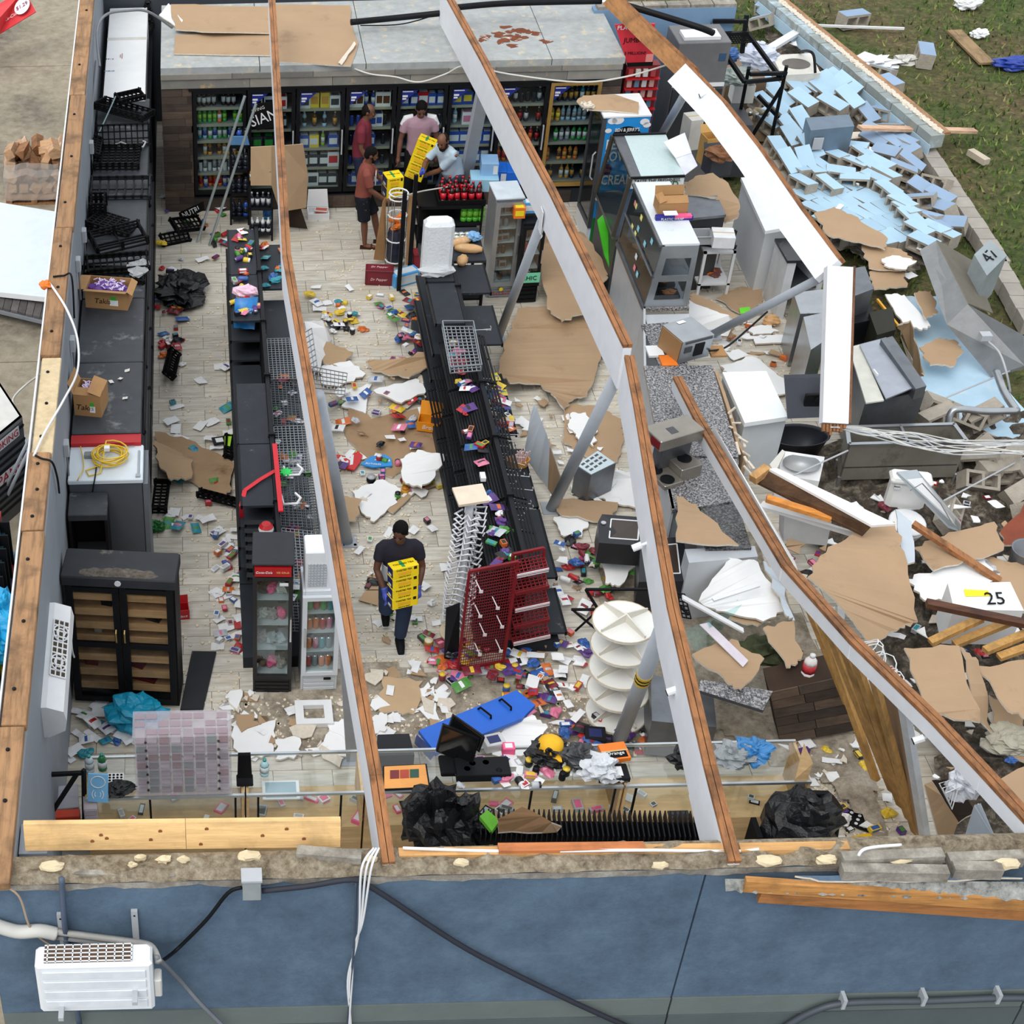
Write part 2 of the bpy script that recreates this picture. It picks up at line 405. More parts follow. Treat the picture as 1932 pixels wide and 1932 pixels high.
def fridge(name,label,A,Bp,d,h,body,sh=4,header=0,base=.14,frame=.05,dc=None,cat='fridge',group=None,glassm=None,inner=None,hand='r',doors=1):
 rz,w=fr(A,Bp);o=thing(name,label,cat,A,rz,group);t=.03
 b=B();b.box(0,.05,0,t,d,h);b.box(w-t,.05,0,w,d,h);b.box(t,d-t,0,w-t,d,h);b.box(t,.05,h-t-header,w-t,d-t,h);b.box(t,.05,0,w-t,d-t,base)
 bd=b.done('cabinet',body,o,bevel=.006)
 b=B();b.box(t,d-t-.004,base,w-t,d-t,h-t-header);b.done('liner',inner or LGREY,bd)
 z0,z1=base,h-header-.01;dw=w/doors
 for k in range(doors):
  a,c=k*dw,(k+1)*dw
  b=B();b.box(a,0,z0,a+frame,.045,z1);b.box(c-frame,0,z0,c,.045,z1);b.box(a+frame,0,z0,c-frame,.045,z0+frame);b.box(a+frame,0,z1-frame,c-frame,.045,z1)
  dr=b.done('door',dc or body,o);b=B();b.box(a+frame,.018,z0+frame,c-frame,.024,z1-frame);b.done('glass_pane',glassm or GL,dr)
  hx=c-frame*.6 if(hand=='r')!=(k==1)else a+frame*.4
  b=B();b.box(hx,-.03,z0+(z1-z0)*.4,hx+.018,-.012,z0+(z1-z0)*.62);b.box(hx,-.014,z0+(z1-z0)*.4,hx+.018,0,z0+(z1-z0)*.42);b.box(hx,-.014,z0+(z1-z0)*.6,hx+.018,0,z0+(z1-z0)*.62);b.done('handle',CHROME,dr)
 for k in range(sh):
  z=base+.03+(z1-base-.03)*k/sh;b=B();b.box(t,.07,z-.012,w-t,d-t,z);b.done('shelf',M((180,184,188),.4),o)
 b=B()
 for k in range(4):b.box(.03,.035,.015+k*(base-.02)/4,w-.03,.05,.015+k*(base-.02)/4+(base-.02)/7)
 b.done('grille',body,o)
 o['w']=w;o['z1']=z1;return o
def bag_lump(name,label,p,rx,ry,rz,mat,cat='bag',seed=1,amp=.3,knot=True,group=None,fr_=2.4):
 o=thing(name,label,cat,p,group=group);b=B();b.blob((0,0,rz*.9),rx,ry,rz,amp,fr_,seed,22,flat=-rz*.88);b.done('sack',mat,o)
 if knot:
  b=B();b.lathe([(.03,0),(.02,.03),(.06,.08),(.03,.1)],(rx*.1,0,rz*1.75),7);b.done('knot',mat,o)
 return o
GBAG=M((20,21,24),.28,var=.3,bump=.6,s=7)
def tray(p,w,d,h,nx,ny,rot,label,group='black bottle trays on the coolers',name='bottle_tray',mat=None):
 o=thing(name,label,'tray',p,rot[2],group,rot[0],rot[1]);b=B();t=.02
 for i in range(nx+1):x=-w/2+w*i/nx;b.box(x-t/2,-d/2,0,x+t/2,d/2,t)
 for j in range(ny+1):y=-d/2+d*j/ny;b.box(-w/2,y-t/2,0,w/2,y+t/2,t)
 b.done('grid_bottom',mat or MATTE,o)
 b=B()
 for z in(h*.45,h-t):
  b.box(-w/2,-d/2,z,w/2,-d/2+t,z+t);b.box(-w/2,d/2-t,z,w/2,d/2,z+t);b.box(-w/2,-d/2,z,-w/2+t,d/2,z+t);b.box(w/2-t,-d/2,z,w/2,d/2,z+t)
 for i in range(nx+1):
  x=-w/2+w*i/nx;b.box(x-t,-d/2,0,x+t,-d/2+t,h);b.box(x-t,d/2-t,0,x+t,d/2,h)
 for j in range(ny+1):
  y=-d/2+d*j/ny;b.box(-w/2,y-t,0,-w/2+t,y+t,h);b.box(w/2-t,y-t,0,w/2,y+t,h)
 b.done('rim',mat or MATTE,o);return o
def wire(pts,r,mat,label,name='cable',cat='cable',group=None,n=5,sub=6):
 """smooth cable through points"""
 P=[V(p)for p in pts];Q=[]
 for i in range(len(P)-1):
  a,c,d,e=P[max(i-1,0)],P[i],P[i+1],P[min(i+2,len(P)-1)]
  for k in range(sub):
   t=k/sub;Q.append(.5*((2*c)+(d-a)*t+(2*a-5*c+4*d-e)*t*t+(3*c-a-3*d+e)*t**3))
 Q.append(P[-1]);b=B();b.tube(Q,r,n);return b.done(name,mat,None,label=label,cat=cat,group=group,smooth=True)
# setting
def struct(b,name,mats,parent=None,**k):
 o=b.done(name,mats,parent,**k)
 if parent is None:o['kind']='structure'
 return o
def lot_mat():
 a=N('stained_concrete');co=a.co();f=a.noise(co,.35,8,.65);g=a.noise(co,6,8,.7)
 c=a.ramp(f,[(.34,(84,74,60)),(.46,(140,128,106)),(.7,(172,160,138))]);c=a.mix(.35,c,a.ramp(g,[(.3,(90,84,72)),(.7,(190,184,170))]))
 a.l(c,a.b.inputs['Base Color']);a.b.inputs['Roughness'].default_value=.9;a.bump(g,.2);return a.m
LOT=lot_mat()
for i,(y0,y1)in enumerate(((-6,5.2),(5.22,11.9),(11.92,15.2),(15.22,18.4),(18.42,22),(22.02,40))):
 b=B();b.box(-30,y0,-.35,-1.78,y1,-.15)
 if i==0:lot=struct(b,'ground_concrete_lot',LOT)
 else:struct(b,'slab',LOT,lot,world=True)
b=B();b.box(-30,-6,-.5,-1.78,40,-.2);struct(b,'joint_bed',M((60,56,50),.9),lot,world=True)
b=B();b.box(-40,-12,-.6,14,0,-.36);struct(b,'ground_front',M((70,76,78),.9))
def lawn_mat():
 a=N('worn_lawn');co=a.co();f=a.noise(co,.5,6,.6);g=a.noise(co,9,8,.75)
 c=a.ramp(g,[(.3,(40,48,22)),(.5,(76,90,40)),(.7,(120,124,70))]);d=a.ramp(f,[(.4,(0,0,0,1)),(.62,(1,1,1,1))])
 c=a.mix(d,c,a.ramp(g,[(.3,(60,50,34)),(.55,(112,98,66)),(.7,(160,146,110))]));a.l(c,a.b.inputs['Base Color']);a.b.inputs['Roughness'].default_value=1;a.bump(g,.8,.1);return a.m
b=B();b.box(8.6,-12,-.4,45,60,-.12);struct(b,'ground_lawn',lawn_mat())
b=B();b.box(-30,40.1,-.4,7.6,60,-.12);struct(b,'ground_behind',lawn_mat())
FLOORM=M((150,143,130),.8,var=.1,s=2)
b=B();b.box(-1.55,.2,-.3,8.55,19.25,-.012);FL=struct(b,'floor',FLOORM)
def tile_mat():
 a=N('wood_look_tile');co=a.co((1.4,11,1),True);f=a.noise(co,2,8,.62);d=a.noise(a.co((1,1,1),True),1.6,8,.72)
 c=a.ramp(f,[(.3,(174,166,152)),(.5,(202,196,184)),(.7,(222,217,206))]);c=a.mix(a.ramp(d,[(.5,(0,0,0,1)),(.7,(.75,.75,.75,1))]),c,lin((196,182,158)))
 oi=a.n('ObjectInfo');h=a.n('HueSaturation');mr=a.n('MapRange');mr.inputs['To Min'].default_value=.9;mr.inputs['To Max'].default_value=1.08
 a.l(oi.outputs['Random'],mr.inputs[0]);a.l(mr.outputs[0],h.inputs['Value']);a.l(c,h.inputs['Color']);a.l(h.outputs[0],a.b.inputs['Base Color'])
 a.b.inputs['Roughness'].default_value=.55;return a.m
TILE=tile_mat()
tw,td=.62,.30
b=B();b.box(.004,.004,-.012,tw-.004,td-.004,0);tme=None
zones=[(-.72,.42,4.6,16),(1.1,3.0,4.9,16),(3.8,4.9,6.4,13),(-.9,3.2,3.0,5),(5.2,7.4,5,13)]
cand=[]
for j in range(64):
 for i in range(-1,16):
  x=-1.55+i*tw+(tw/2 if j%2 else 0);y=.2+j*td
  x0,x1=max(x,-1.55),min(x+tw,8.55)
  if x1-x0<.1 or y+td>19.25:continue
  z=any(a-.3<x+tw/2<c+.3 and d<y<e for a,c,d,e in zones)
  cand.append((0 if z and x1-x0>tw-.01 else 1,y,x0,x1))
cand.sort();rest=B();proto=None
for n,(q,y,x0,x1)in enumerate(cand):
 if n<300 and q==0:
  if proto is None:
   proto=b.done('floor_tile',TILE,FL);o=proto
  else:o=proto.copy();C.objects.link(o)
  o.location=V((x0,y,0))-FL.location
 else:rest.box(x0+.004,y+.004,-.012,x1-.004,y+td-.004,0)
rest.done('tile_field',TILE,FL,world=True,kind='stuff')
STUC=RUB((71,89,108),(85,106,127),(99,121,142),2.2,.3,'blue_stucco');DADO=M((104,114,112),.8,var=.08,s=3,bump=.2);DADO2=M((84,94,96),.8,var=.1,s=3,bump=.2)
jx=[-1.78,3.72,6.66,13]
WT=2.92;zd=1.28;zd2=1.05
b=B();b.box(-1.78,.02,-.4,13,.2,WT)
WF=struct(b,'wall_front',M((60,74,94),.8))
for i in range(3):
 x0,x1=jx[i]+.008,jx[i+1]-.008
 b=B();b.box(x0,0,zd,x1,.02,WT);b.done('stucco_panel',STUC,WF,world=True)
 b=B();b.box(x0,-.012,zd2,x1,.02,zd-.006);b.done('dado_band',DADO,WF,world=True)
 b=B();b.box(x0,-.02,-.4,x1,.02,zd2-.006);b.done('dado_base',DADO2,WF,world=True)
CAP=RUB((110,96,78),(186,170,144),(232,220,196),12,1,'broken_mortar');CAPG=RUB((110,106,98),(150,144,134),(188,184,174),5,.5,'grey_concrete')
random.seed(3);b=B();nx,ny=200,5;vs=[];fs=[]
for i in range(nx+1):
 x=-1.7+i*(11.6/nx)
 for j in range(ny+1):
  y=.0+j*.052;e=(j in(0,ny));h=.02 if e else .06+.06*mnoise.noise(V((x*5,y*9,1)))+.03*mnoise.noise(V((x*17,y*20,2)))
  if j==0:y-=.015+.02*mnoise.noise(V((x*4,3,1)))
  vs.append((x,y,WT+max(.004,h)))
for i in range(nx):
 for j in range(ny):a=i*(ny+1)+j;fs.append((a,a+ny+1,a+ny+2,a+1))
b.add(vs,fs);b.done('mortar_bed',CAP,WF,world=True)
b=B();vs=[];fs=[]
for i in range(161):
 x=-1.7+i*.0715;vs+=[(x,-.006,WT+.005),(x,-.006,WT-.06-.04*mnoise.noise(V((x*3,0,0)))-.02*mnoise.noise(V((x*11,0,5))))]
fs=[(2*i,2*i+1,2*i+3,2*i+2)for i in range(160)];b.add(vs,fs);b.done('peeled_edge',CAPG,WF,world=True)
for(x0,y0,x1,y1,h)in((560,1602,682,1612,.12),(1590,1615,1780,1607,.13),(1790,1616,1932,1611,.1),(1590,1636,1790,1640,.1),(1800,1632,1892,1634,.11),(120,1640,330,1644,.05)):
 p,q=G(x0,y0,WT+h),G(x1,y1,WT+h);b=B();b.bar(p-V((0,0,h/2)),q-V((0,0,h/2)),.09,h);b.done('coping_block',CAPG,WF,world=True)
random.seed(11);CHIP=M((214,198,164),.9)
for(x,y,s)in((98,1635,.1),(264,1618,.05),(309,1622,.06),(346,1621,.05),(470,1615,.09),(250,1632,.04),(700,1621,.05),(870,1628,.06),(1245,1633,.06),(1450,1624,.1),(1560,1622,.08),(1700,1618,.12),(1900,1630,.1)):
 p=G(x,y,WT+.09);b=B();b.blob(p,s,s*.5,.035,.3,2,x,6);b.done('mortar_lump',CHIP,WF,world=True)
LWI=M((140,147,156),.7,var=.06,s=2,dirt=(150,156,166),ds=1.5);b=B();b.box(-1.75,.2,-.4,-1.53,19.4,2.98);WL=struct(b,'wall_left',LWI)
LT=WOOD((158,120,84),.5);ys=[-.1,1.55,4.1,5.35,7.1,9.9,13.6,19.5]
for i in range(len(ys)-1):
 dz=.0 if i!=3 else-.03
 b=B();b.bbox(-1.76+(.02 if i%2 else 0),ys[i]+.01,2.98,-1.53+(.0 if i%2 else-.015),ys[i+1]-.01,3.06+dz,.008)
 b.done('top_plate',LT if i!=3 else M((206,186,150),.9,var=.2,s=9,bump=.5),WL,world=True)
 for k in range(3):
  y=ys[i]+(ys[i+1]-ys[i])*(k+.5)/3;b=B();b.lathe([(.018,0),(.018,.012),(.008,.02)],(-1.66+.02*(k%2),y,3.06+dz),8);b.done('anchor_bolt',BLACK,WL,world=True)
b=B();b.box(-1.775,-.1,2.96,-1.758,18.6,3.07);b.done('drip_edge',WHITE,WL,world=True)
b=B();b.box(-1.52,.32,0,-1.30,.62,2.9);b.done('corner_pilaster',LWI,WL,world=True)
b=B();b.box(-1.75,19.25,-.4,6.3,19.45,3.0);WB=struct(b,'wall_back',M((66,72,80),.8))
BW=M((118,150,182),.7,var=.05);b=B();b.box(6.3,17.6,-.4,8.55,17.8,2.45);b.done('painted_section',BW,WB,world=True)
for k in range(6):
 b=B();b.box(6.35+k*.37,17.61,2.45,6.35+k*.37+.35,17.8,2.5);b.done('block_course',CAPG,WB,world=True)
# roof beams and posts
def beam(path,name,label,wd=.1,dp=.42,roll=0,mat=None,group='roof beams left standing after the storm'):
 pts=[G(*p)for p in path];o=thing(name,label,'beam',(pts[0].x,pts[0].y,pts[0].z-dp),group=group)
 f=B();t=B()
 for i in range(len(pts)-1):
  a,c=pts[i],pts[i+1];d=(c-a).normalized();up=V((0,0,1));side=d.cross(up).normalized();up=side.cross(d)
  up=(up*math.cos(roll)+side*math.sin(roll)).normalized()
  e=d*.02
  f.bar(a-up*(dp/2+.04)-e,c-up*(dp/2+.04)+e,wd*.9,dp,up);
  sd=d.cross(up).normalized()
  t.bar(a-up*.02-e+sd*wd*.26,c-up*.02+e+sd*wd*.26,wd*.46,.045,up);t.bar(a-up*.02-e-sd*wd*.26,c-up*.02+e-sd*wd*.26,wd*.46,.04,up)
 f.done('side_board',mat or BEAMW,o,world=True);t.done('raw_top_edge',TOPWOOD,o,world=True);return o
beam([(733,1622,3.02),(709,1458,3.2),(660,1180,3.3),(623,960,3.38),(590,760,3.42),(541,480,3.4),(521,130,3.3),(512,-25,3.25)],'roof_beam','long straight roof beam over the man with the yellow cartons, orange raw top edge')
beam([(1386,1620,3.02),(1340,1440,3.2),(1270,1141,3.3),(1240,970,3.36),(1206,765,3.44),(1188,672,3.46)],'roof_beam','white roof beam from front wall to kink above the granite counter',dp=.5)
beam([(1184,648,3.46),(1126,527,3.44),(1045,362,3.36),(980,241,3.3),(915,114,3.2),(838,-25,3.1)],'roof_beam','white roof beam running from kink to back above walk-in cooler roof',dp=.5)
B3=beam([(2040,1648,3.12),(1859,1452,2.95),(1768,1356,2.8),(1613,1206,2.5),(1484,1063,2.1),(1413,946,1.8),(1317,785,1.45),(1279,711,1.3)],'roof_beam','fallen roof beam sloping from front wall onto the granite counter',wd=.11,dp=.15)
beam([(1316,128,3.0),(1232,50,3.05),(1165,-15,3.1)],'roof_beam','bare brown roof beam crossing in front of the pale blue back wall',dp=.22,roll=.7,mat=WOOD((160,112,66),.6))
beam([(1590,488,2.85),(1520,395,2.9),(1440,280,2.95),(1370,190,3.0),(1302,120,3.0)],'roof_beam','broad white roof beam slanting over the white counters to open end',dp=.33,roll=.75)
o=thing('roof_beam','short white beam stub hanging down beside the grill, splintered lower end','beam',G(1575,812,1.2),group='roof beams left standing after the storm')
p,q=G(1582,505,2.8),G(1573,800,1.5);b=B();b.bar(p,q,.3,.12,(0,-1,1));b.done('painted_side',BEAMW,o,world=True)
b=B();b.bar(p+V((.165,0,.0)),q+V((.165,0,0)),.03,.12,(0,-1,1));b.done('raw_edge',WOOD((120,80,54)),o,world=True)
b=B()
for k in range(7):c=q+V((-.12+k*.04,0,0));b.bar(c,c+(q-p).normalized()*random.uniform(.04,.14),.03,.05,(0,-1,1))
b.done('splinters',TOPWOOD,o,world=True)
def post(a,c,r,label,sq=False):
 o=thing('roof_post',label,'post',a,group='leaning grey roof posts');b=B()
 if sq:b.bar(a,c,r*2,r*2,(0,1,0))
 else:b.tube([a,c],r,14)
 b.done('shaft',PIPE,o,world=True,smooth=not sq);d=(c-a).normalized()
 b=B();b.bar(a+d*.012,a-d*.0+V((0,0,.002)),.01,.01)if 0 else b.box(a.x-.12,a.y-.12,a.z,a.x+.12,a.y+.12,a.z+.012);b.done('base_plate',PIPE,o,world=True);return o
post(G(1040,960,0),G(1166,705,2.95),.07,'grey round post leaning between shelves and granite counter')
pb=post(G(1166,1402,0),G(1252,1180,2.75),.075,'grey round post with yellow tag beside white round display tower')
post(G(938,642,0),G(1028,402,2.85),.06,'grey round post leaning next to the black and silver mini fridges')
post(G(868,385,0),G(913,165,2.7),.085,'grey square post in front of the walk-in cooler doors',True)
post(G(655,1022,0),G(600,745,2.95),.07,'grey round post tucked behind the straight beam mid aisle')
post(G(664,1430,0),G(648,1150,2.7),.06,'grey square post standing at the glass counter under straight beam',True)
post(G(1342,632,.62),G(1562,517,2.6),.055,'grey pipe post slanting from the microwave to the beam end')
post(G(1222,300,0),G(1303,158,2.7),.06,'grey post behind the deli case below the broad white beam')
p=lerp(G(1166,1402,0),G(1252,1180,2.75),.6);b=B();d=(G(1252,1180,2.75)-G(1166,1402,0)).normalized();b.tube([p-d*.1,p+d*.1],.078,14);b.done('yellow_tag',M((236,196,40),.5),pb,world=True)
b=B();b.tube([p-d*.05,p-d*.02],.0795,14);b.tube([p+d*.02,p+d*.05],.0795,14);b.done('tag_print',BLACK,pb,world=True)
# left run of coolers along the wall
def yz(py,z,x=210):return G(x,py,z).y
ZT=2.0
edges=[yz(y,ZT)for y in(817,683,563,455,268,187)]
CTOP=M((52,56,62),.55,dirt=(122,124,124),ds=2.2,dt=.58,var=.25)
names=['nearest the red band, topped by the single carton of purple snacks','second from the red band, dusty bare top','third from the red band, carrying the closed-flap snack carton','fourth from the red band, under the upturned trays','farthest of the run, under the bottle trays by the white carton']
PK=[M(c,.4,rnd=.15)for c in((190,40,44),(50,90,170),(230,190,60),(60,140,70),(120,60,130),(220,220,222),(60,40,36),(226,120,50))]
random.seed(21)
for i in range(5):
 y0,y1=edges[i]+.01,edges[i+1]-.01
 o=thing('open_cooler','black open-front cooler '+names[i],'cooler',(-1.5,y0,0),group='open coolers along the left wall');D=y1-y0
 b=B();b.bbox(0,0,1.86,.78,D,2.0,.012);b.done('top',CTOP,o)
 b=B();b.box(0,0,0,.06,D,1.86);b.box(.06,0,0,.76,.03,1.86);b.box(.06,D-.03,0,.76,D,1.86);b.box(.06,.03,0,.8,D-.03,.35);b.done('carcass',BLACK,o)
 for k in range(4):
  z=.62+k*.32;b=B();b.box(.06,.03,z,.72+.02*(3-k),D-.03,z+.02);s_=b.done('shelf',DGREY,o);b=B();b.box(.72+.02*(3-k),.03,z-.02,.735+.02*(3-k),D-.03,z+.03);b.done('price_rail',M((40,42,46),.3),s_)
  y=.1
  while y<D-.1:
   c,d=random.choice(PK),random.choice(PK)
   if random.random()<.8:item(box_me(c,d,.1,.07,.17),V((-1.5+.62+.02*(3-k),y0+y,z+.02)),(0,0,1.57),'drink_pack','small bright pack facing the aisle on shelves of the left coolers','pack','packs on the left cooler shelves')
   y+=random.uniform(.13,.2)
wire([(-.70,yz(480,1.9),1.9),(-.70,yz(820,1.9),1.9)],.012,BLACK,'thin black rail along the aisle edge of the cooler tops','edge_rail','rail')
p=G(138,830,1.9);b=B();b.box(-1.5,edges[0]-.16,1.6,-.72,edges[0],1.98);o=b.done('red_header',RED,None,label='narrow red header panel between black coolers and white-topped cabinet',cat='header')
ya,yb=yz(906,1.92),yz(830,1.92)-.17;o=thing('grey_cabinet','tall dark grey cabinet with white top holding a yellow cord','cabinet',(-1.5,ya,0))
b=B();b.bbox(0,0,0,.8,.62,1.88,.01);b.done('body',M((76,82,90),.5,var=.06),o);b=B();b.bbox(-.01,-.01,1.88,.81,.63,1.93,.01);b.done('top',M((206,216,224),.4,var=.04),o)
b=B();b.box(.805,0,0,.86,.62,1.86);b.done('side_trim',M((96,102,110),.5),o);b=B();b.tube([(.76,.05,1.94),(.76,.5,1.94)],.012,6);b.box(.73,.02,1.93,.78,.07,1.95);b.done('hinge',STEEL,o)
o=thing('extension_lead','coiled yellow extension cord on the white cabinet top','cord',G(208,868,1.93));b=B();random.seed(2);pts=[]
for i in range(110):
 a=i*.42;r=.16+.035*math.sin(i*.31);pts.append((r*math.cos(a)*1.05,r*math.sin(a)*.95+.01*math.sin(i),.012+.0011*i))
pts+=[(-.1,-.26,.02),(-.22,-.3,.015),(-.26,-.2,.015),(-.1,-.13,.03)];b.tube(pts,.009,5);b.done('coil',M((222,184,44),.45),o,smooth=True)
b=B();b.box(-.06,.01,.11,.0,.07,.15);b.done('plug',WHITE,o)
o=thing('power_adapter','small grey power adapter box beside the yellow cord','adapter',G(168,862,1.93));b=B();b.bbox(-.05,-.04,0,.05,.04,.05,.008);b.done('body',GREY,o);b=B();b.tube([(.05,0,.02),(.12,.1,.02),(.2,.14,.02),(.5,.16,.02)],.005,5);b.done('lead',GREY,o)
wire([G(152,842,1.97),G(158,880,1.95),G(147,905,1.95),G(144,925,1.6)],.006,M((222,184,44),.45),'yellow cord tail hanging down the grey cabinet front','cord_tail','cord')
wire([G(182,880,1.95),G(178,908,1.93),G(170,945,1.6),G(150,990,1.0)],.008,BLACK,'black lead running down over the small black fridge','power_lead')
A=G(138,1050,.62);o=thing('small_fridge','small black open-fronted fridge below the grey cabinet','fridge',(-1.5,ya-.42,0))
b=B();b.bbox(0,0,1.7,.42,.4,1.78,.01);b.done('top',CTOP,o);b=B();b.box(0,0,0,.03,.4,1.7);b.box(.39,0,0,.42,.4,1.7);b.box(.03,.37,0,.39,.4,1.7);b.box(.03,0,0,.39,.37,.9);b.done('carcass',BLACK,o)
b=B();b.box(.05,.05,1.1,.37,.36,1.115);b.done('shelf',DGREY,o)
b=B();b.prism([G(160,1048,.9),G(168,1010,1.0),G(161,1012,1.1),G(157,1046,.95)],(.0,.03,0));b.done('blue_sheet',LBLUE,None,label='blue plastic sheet stuck beside the small black fridge',cat='plastic sheet')
b=B();b.box(-1.46,ya-.62,0,-1.36,ya-.5,1.25);b.done('slim_tower',BLACK,None,label='slim black upright box beside the small black fridge',cat='box')
A,Q=G(141,1327,0),G(338,1338,0);rz,wd=fr(A,Q);HH=1.83;dd=.42;OAK=WOOD((214,166,116),.6,axis='X')
o=thing('display_cabinet','wide black double-door glass cabinet with wooden shelves','cabinet',A,rz);t=.035
b=B();b.box(0,.05,0,t,dd,HH-.1);b.box(wd-t,.05,0,wd,dd,HH-.1);b.box(t,.05,0,wd-t,dd,.08);b.done('carcass',BLACK,o)
b=B();b.box(t,dd-.02,.08,wd-t,dd,HH-.1);b.done('wood_back',OAK,o)
b=B();b.bbox(-.02,-.02,HH-.1,wd+.02,dd+.02,HH+.02,.015);b.done('top',M((52,54,58),.5,dirt=(140,132,122),ds=1.6,dt=.62,var=.15),o)
b=B();vs=[];fs=[]
for i in range(25):
 for j in range(6):
  x=.12+.9*i/24*wd/1.14;y=.0+j*.045;e=max(0,1-(abs(2*i/24-1))**2)*(1 if j in(1,2)else .35 if j in(0,3)else 0);vs.append((x,y,HH+.012+.034*e*(1+mnoise.noise(V((x*14,y*14,0))))))
for i in range(24):
 for j in range(5):a=i*6+j;fs.append((a,a+6,a+7,a+1))
b.add(vs,fs);b.done('drifted_dirt',RUB((80,74,66),(116,108,98),(150,140,128),22,.8,'grit'),o)
b=B();b.lathe([(.035,0),(.035,.01)],n=8);b.v=[(wd*.5+x,-.022-z,HH-.04+y)for x,y,z in b.v];b.done('lock_disc',PLAST,o)
for k in range(2):
 a,c=(t*.5,wd/2-.005)if k==0 else(wd/2+.005,wd-t*.5);z0,z1=.06,HH-.12;zm=.86;f=.07
 b=B();b.box(a,0,z0,a+f,.045,z1);b.box(c-f,0,z0,c,.045,z1)
 for z in(z0,zm,z1-f):b.box(a+f,0,z,c-f,.045,z+f*.8)
 dr=b.done('door',BLACK,o)
 for z,y in((z0+f*.8,zm),(zm+f*.8,z1-f)):
  b=B();b.box(a+f,.02,z,c-f,.026,y);b.done('glass_pane',GLASS((.85,.86,.86),.03),dr)
 hx=c-.05 if k==0 else a+.03;b=B();b.tube([(hx,-.002,.95),(hx,-.03,.98),(hx,-.03,1.1),(hx,-.002,1.13)],.01,6);b.done('handle',M((196,170,110),.3,.8),dr)
for k,z in enumerate((.24,.44,.66,.93,1.12,1.31,1.52)):
 b=B();b.box(t,.065,z,wd-t,dd-.02,z+.02);s_=b.done('shelf',OAK,o);b=B();b.box(t,.05,z-.035,wd-t,.065,z+.055);b.done('shelf_lip',WOOD((226,180,128),.75,axis='X'),s_)  # lips in brighter wood than the shelves: light near the glass painted in
m=FR[o.name];random.seed(4)
for(x,z,w_,h_,c)in((.42,1.33,.12,.12,MATTE),(.9,1.14,.16,.06,MATTE),(.2,.46,.14,.1,DRED),(.75,.26,.3,.04,DRED),(.68,.46,.2,.1,DRED),(.3,.95,.08,.05,OFFW)):
 b=B();b.bbox(-w_/2,-.06,0,w_/2,.06,h_,.006);item(mesh(b,c),m@V((x,.2,z)),(0,0,rz+random.uniform(-.4,.4)),'cigar_box','small dark box left on a shelf inside the black double-door cabinet','box','boxes left in the double-door cabinet')
sheet([(362,1228,.03),(408,1229,.03),(383,1338,.03),(340,1338,.03)],.03,M((44,46,50),.6,dirt=(130,132,134),ds=3,dt=.6),BLACK,'long dark dusty shelf board lying flat by the black cabinet','shelf board',edge=BLACK)
o=thing('wall_air_conditioner','white wall air conditioner with open grille on the left wall','air conditioner',(-1.53,G(75,1340,2.3).y,1.95));yl=1.42;y0_=0
prof=[(0,0),(.05,.0),(.2,.08),(.22,.2),(.2,.32),(.05,.38),(0,.38)]
b=B();n=len(prof)
b.add([(x,0,z)for x,z in prof]+[(x,yl,z)for x,z in prof],[tuple(range(n)),tuple(range(2*n-1,n-1,-1))]+[(i,n+i,n+(i+1)%n,(i+1)%n)for i in range(n)]);b.done('casing',WHITE,o)
b=B();b.prism([(.06,.42,.378),(.196,.42,.324),(.196,1.18,.324),(.06,1.18,.378)],(.0,0,.004));b.done('filter_recess',M((70,58,44),.8),o)
b=B()
for k in range(11):y=.42+.76*k/10;b.bar((.06,y,.386),(.2,y,.33),.014,.01)
for x,z in((.06,.388),(.106,.369),(.152,.35),(.197,.332)):b.bar((x,.42,z),(x,1.18,z),.012,.01)
for yc in(.6,1.0):
 for r in(.06,.11):b.tube([(.128+r*.62*math.cos(a),yc+r*math.sin(a),.366-.62*r*math.cos(a)*.41)for a in[i*math.pi/5 for i in range(10)]],.008,4,True)
b.done('filter_grille',WHITE,o)
wire([G(133,1180,2.1),G(136,1225,1.9),G(140,1240,1.6)],.01,WHITE,'white cable with plug dangling beside the wall air conditioner','power_cable')
o=thing('white_carton','long white carton lying at far end of left wall','box',G(194,187,2.05));A=G(194,187,2.05);L_=min(G(272,14,2.05).y,19.2)-A.y;W_=G(274,187,2.05).x-A.x
b=B();b.bbox(0,0,-.35,W_,L_,0,.01);b.done('body',M((236,238,240),.6,var=.03),o);b=B();b.box(.0,L_*.62,.0,W_,L_*.65,.003);b.done('tape',M((214,212,206),.4),o)
txt('OVEN3',o,(.07,1.0,.001),(-1,0,0),(0,-1,0),.16,M((120,140,160),.6));txt('DO NOT STACK\nKEEP DRY',o,(.24,1.55,.001),(0,-1,0),(1,0,0),.2,M((206,170,168),.6));txt('P.1-S.2',o,(.06,1.45,.001),(-1,0,0),(0,-1,0),.12,NAVY)
b=B();b.box(-1.5,edges[5]+.02,0,-.72,edges[5]+.02+L_,1.69);b.done('dark_chest',M((30,32,36),.6),None,label='dark tall chest under the long white carton',cat='chest')
bag_lump('bin_bag','black bin bag squeezed beside the long white carton',G(280,60,1.6),.09,.45,.25,GBAG,seed=5)
wire([G(188,125,2.7),G(183,60,2.9),G(200,28,2.95),G(240,20,2.95),G(280,22,2.9),G(325,52,2.55)],.022,GREY,'grey conduit arching from left wall to walk-in cooler roof','conduit','conduit')
wire([G(181,115,2.6),G(176,180,2.4),G(172,250,2.2),G(170,280,2.1)],.015,GREY,'thin grey conduit running down the left wall','conduit','conduit')
wire([G(218,182,2.3),G(200,222,2.2),G(178,268,2.05)],.012,M((130,150,156),.4,.5),'thin metal rod across the upturned tray','metal_rod','rod')
R=math.radians
tray(G(232,212,2.06),.78,.52,.1,9,6,(R(-14),R(8),R(-20)),'black bottle tray tilted across the farthest cooler by the white carton')
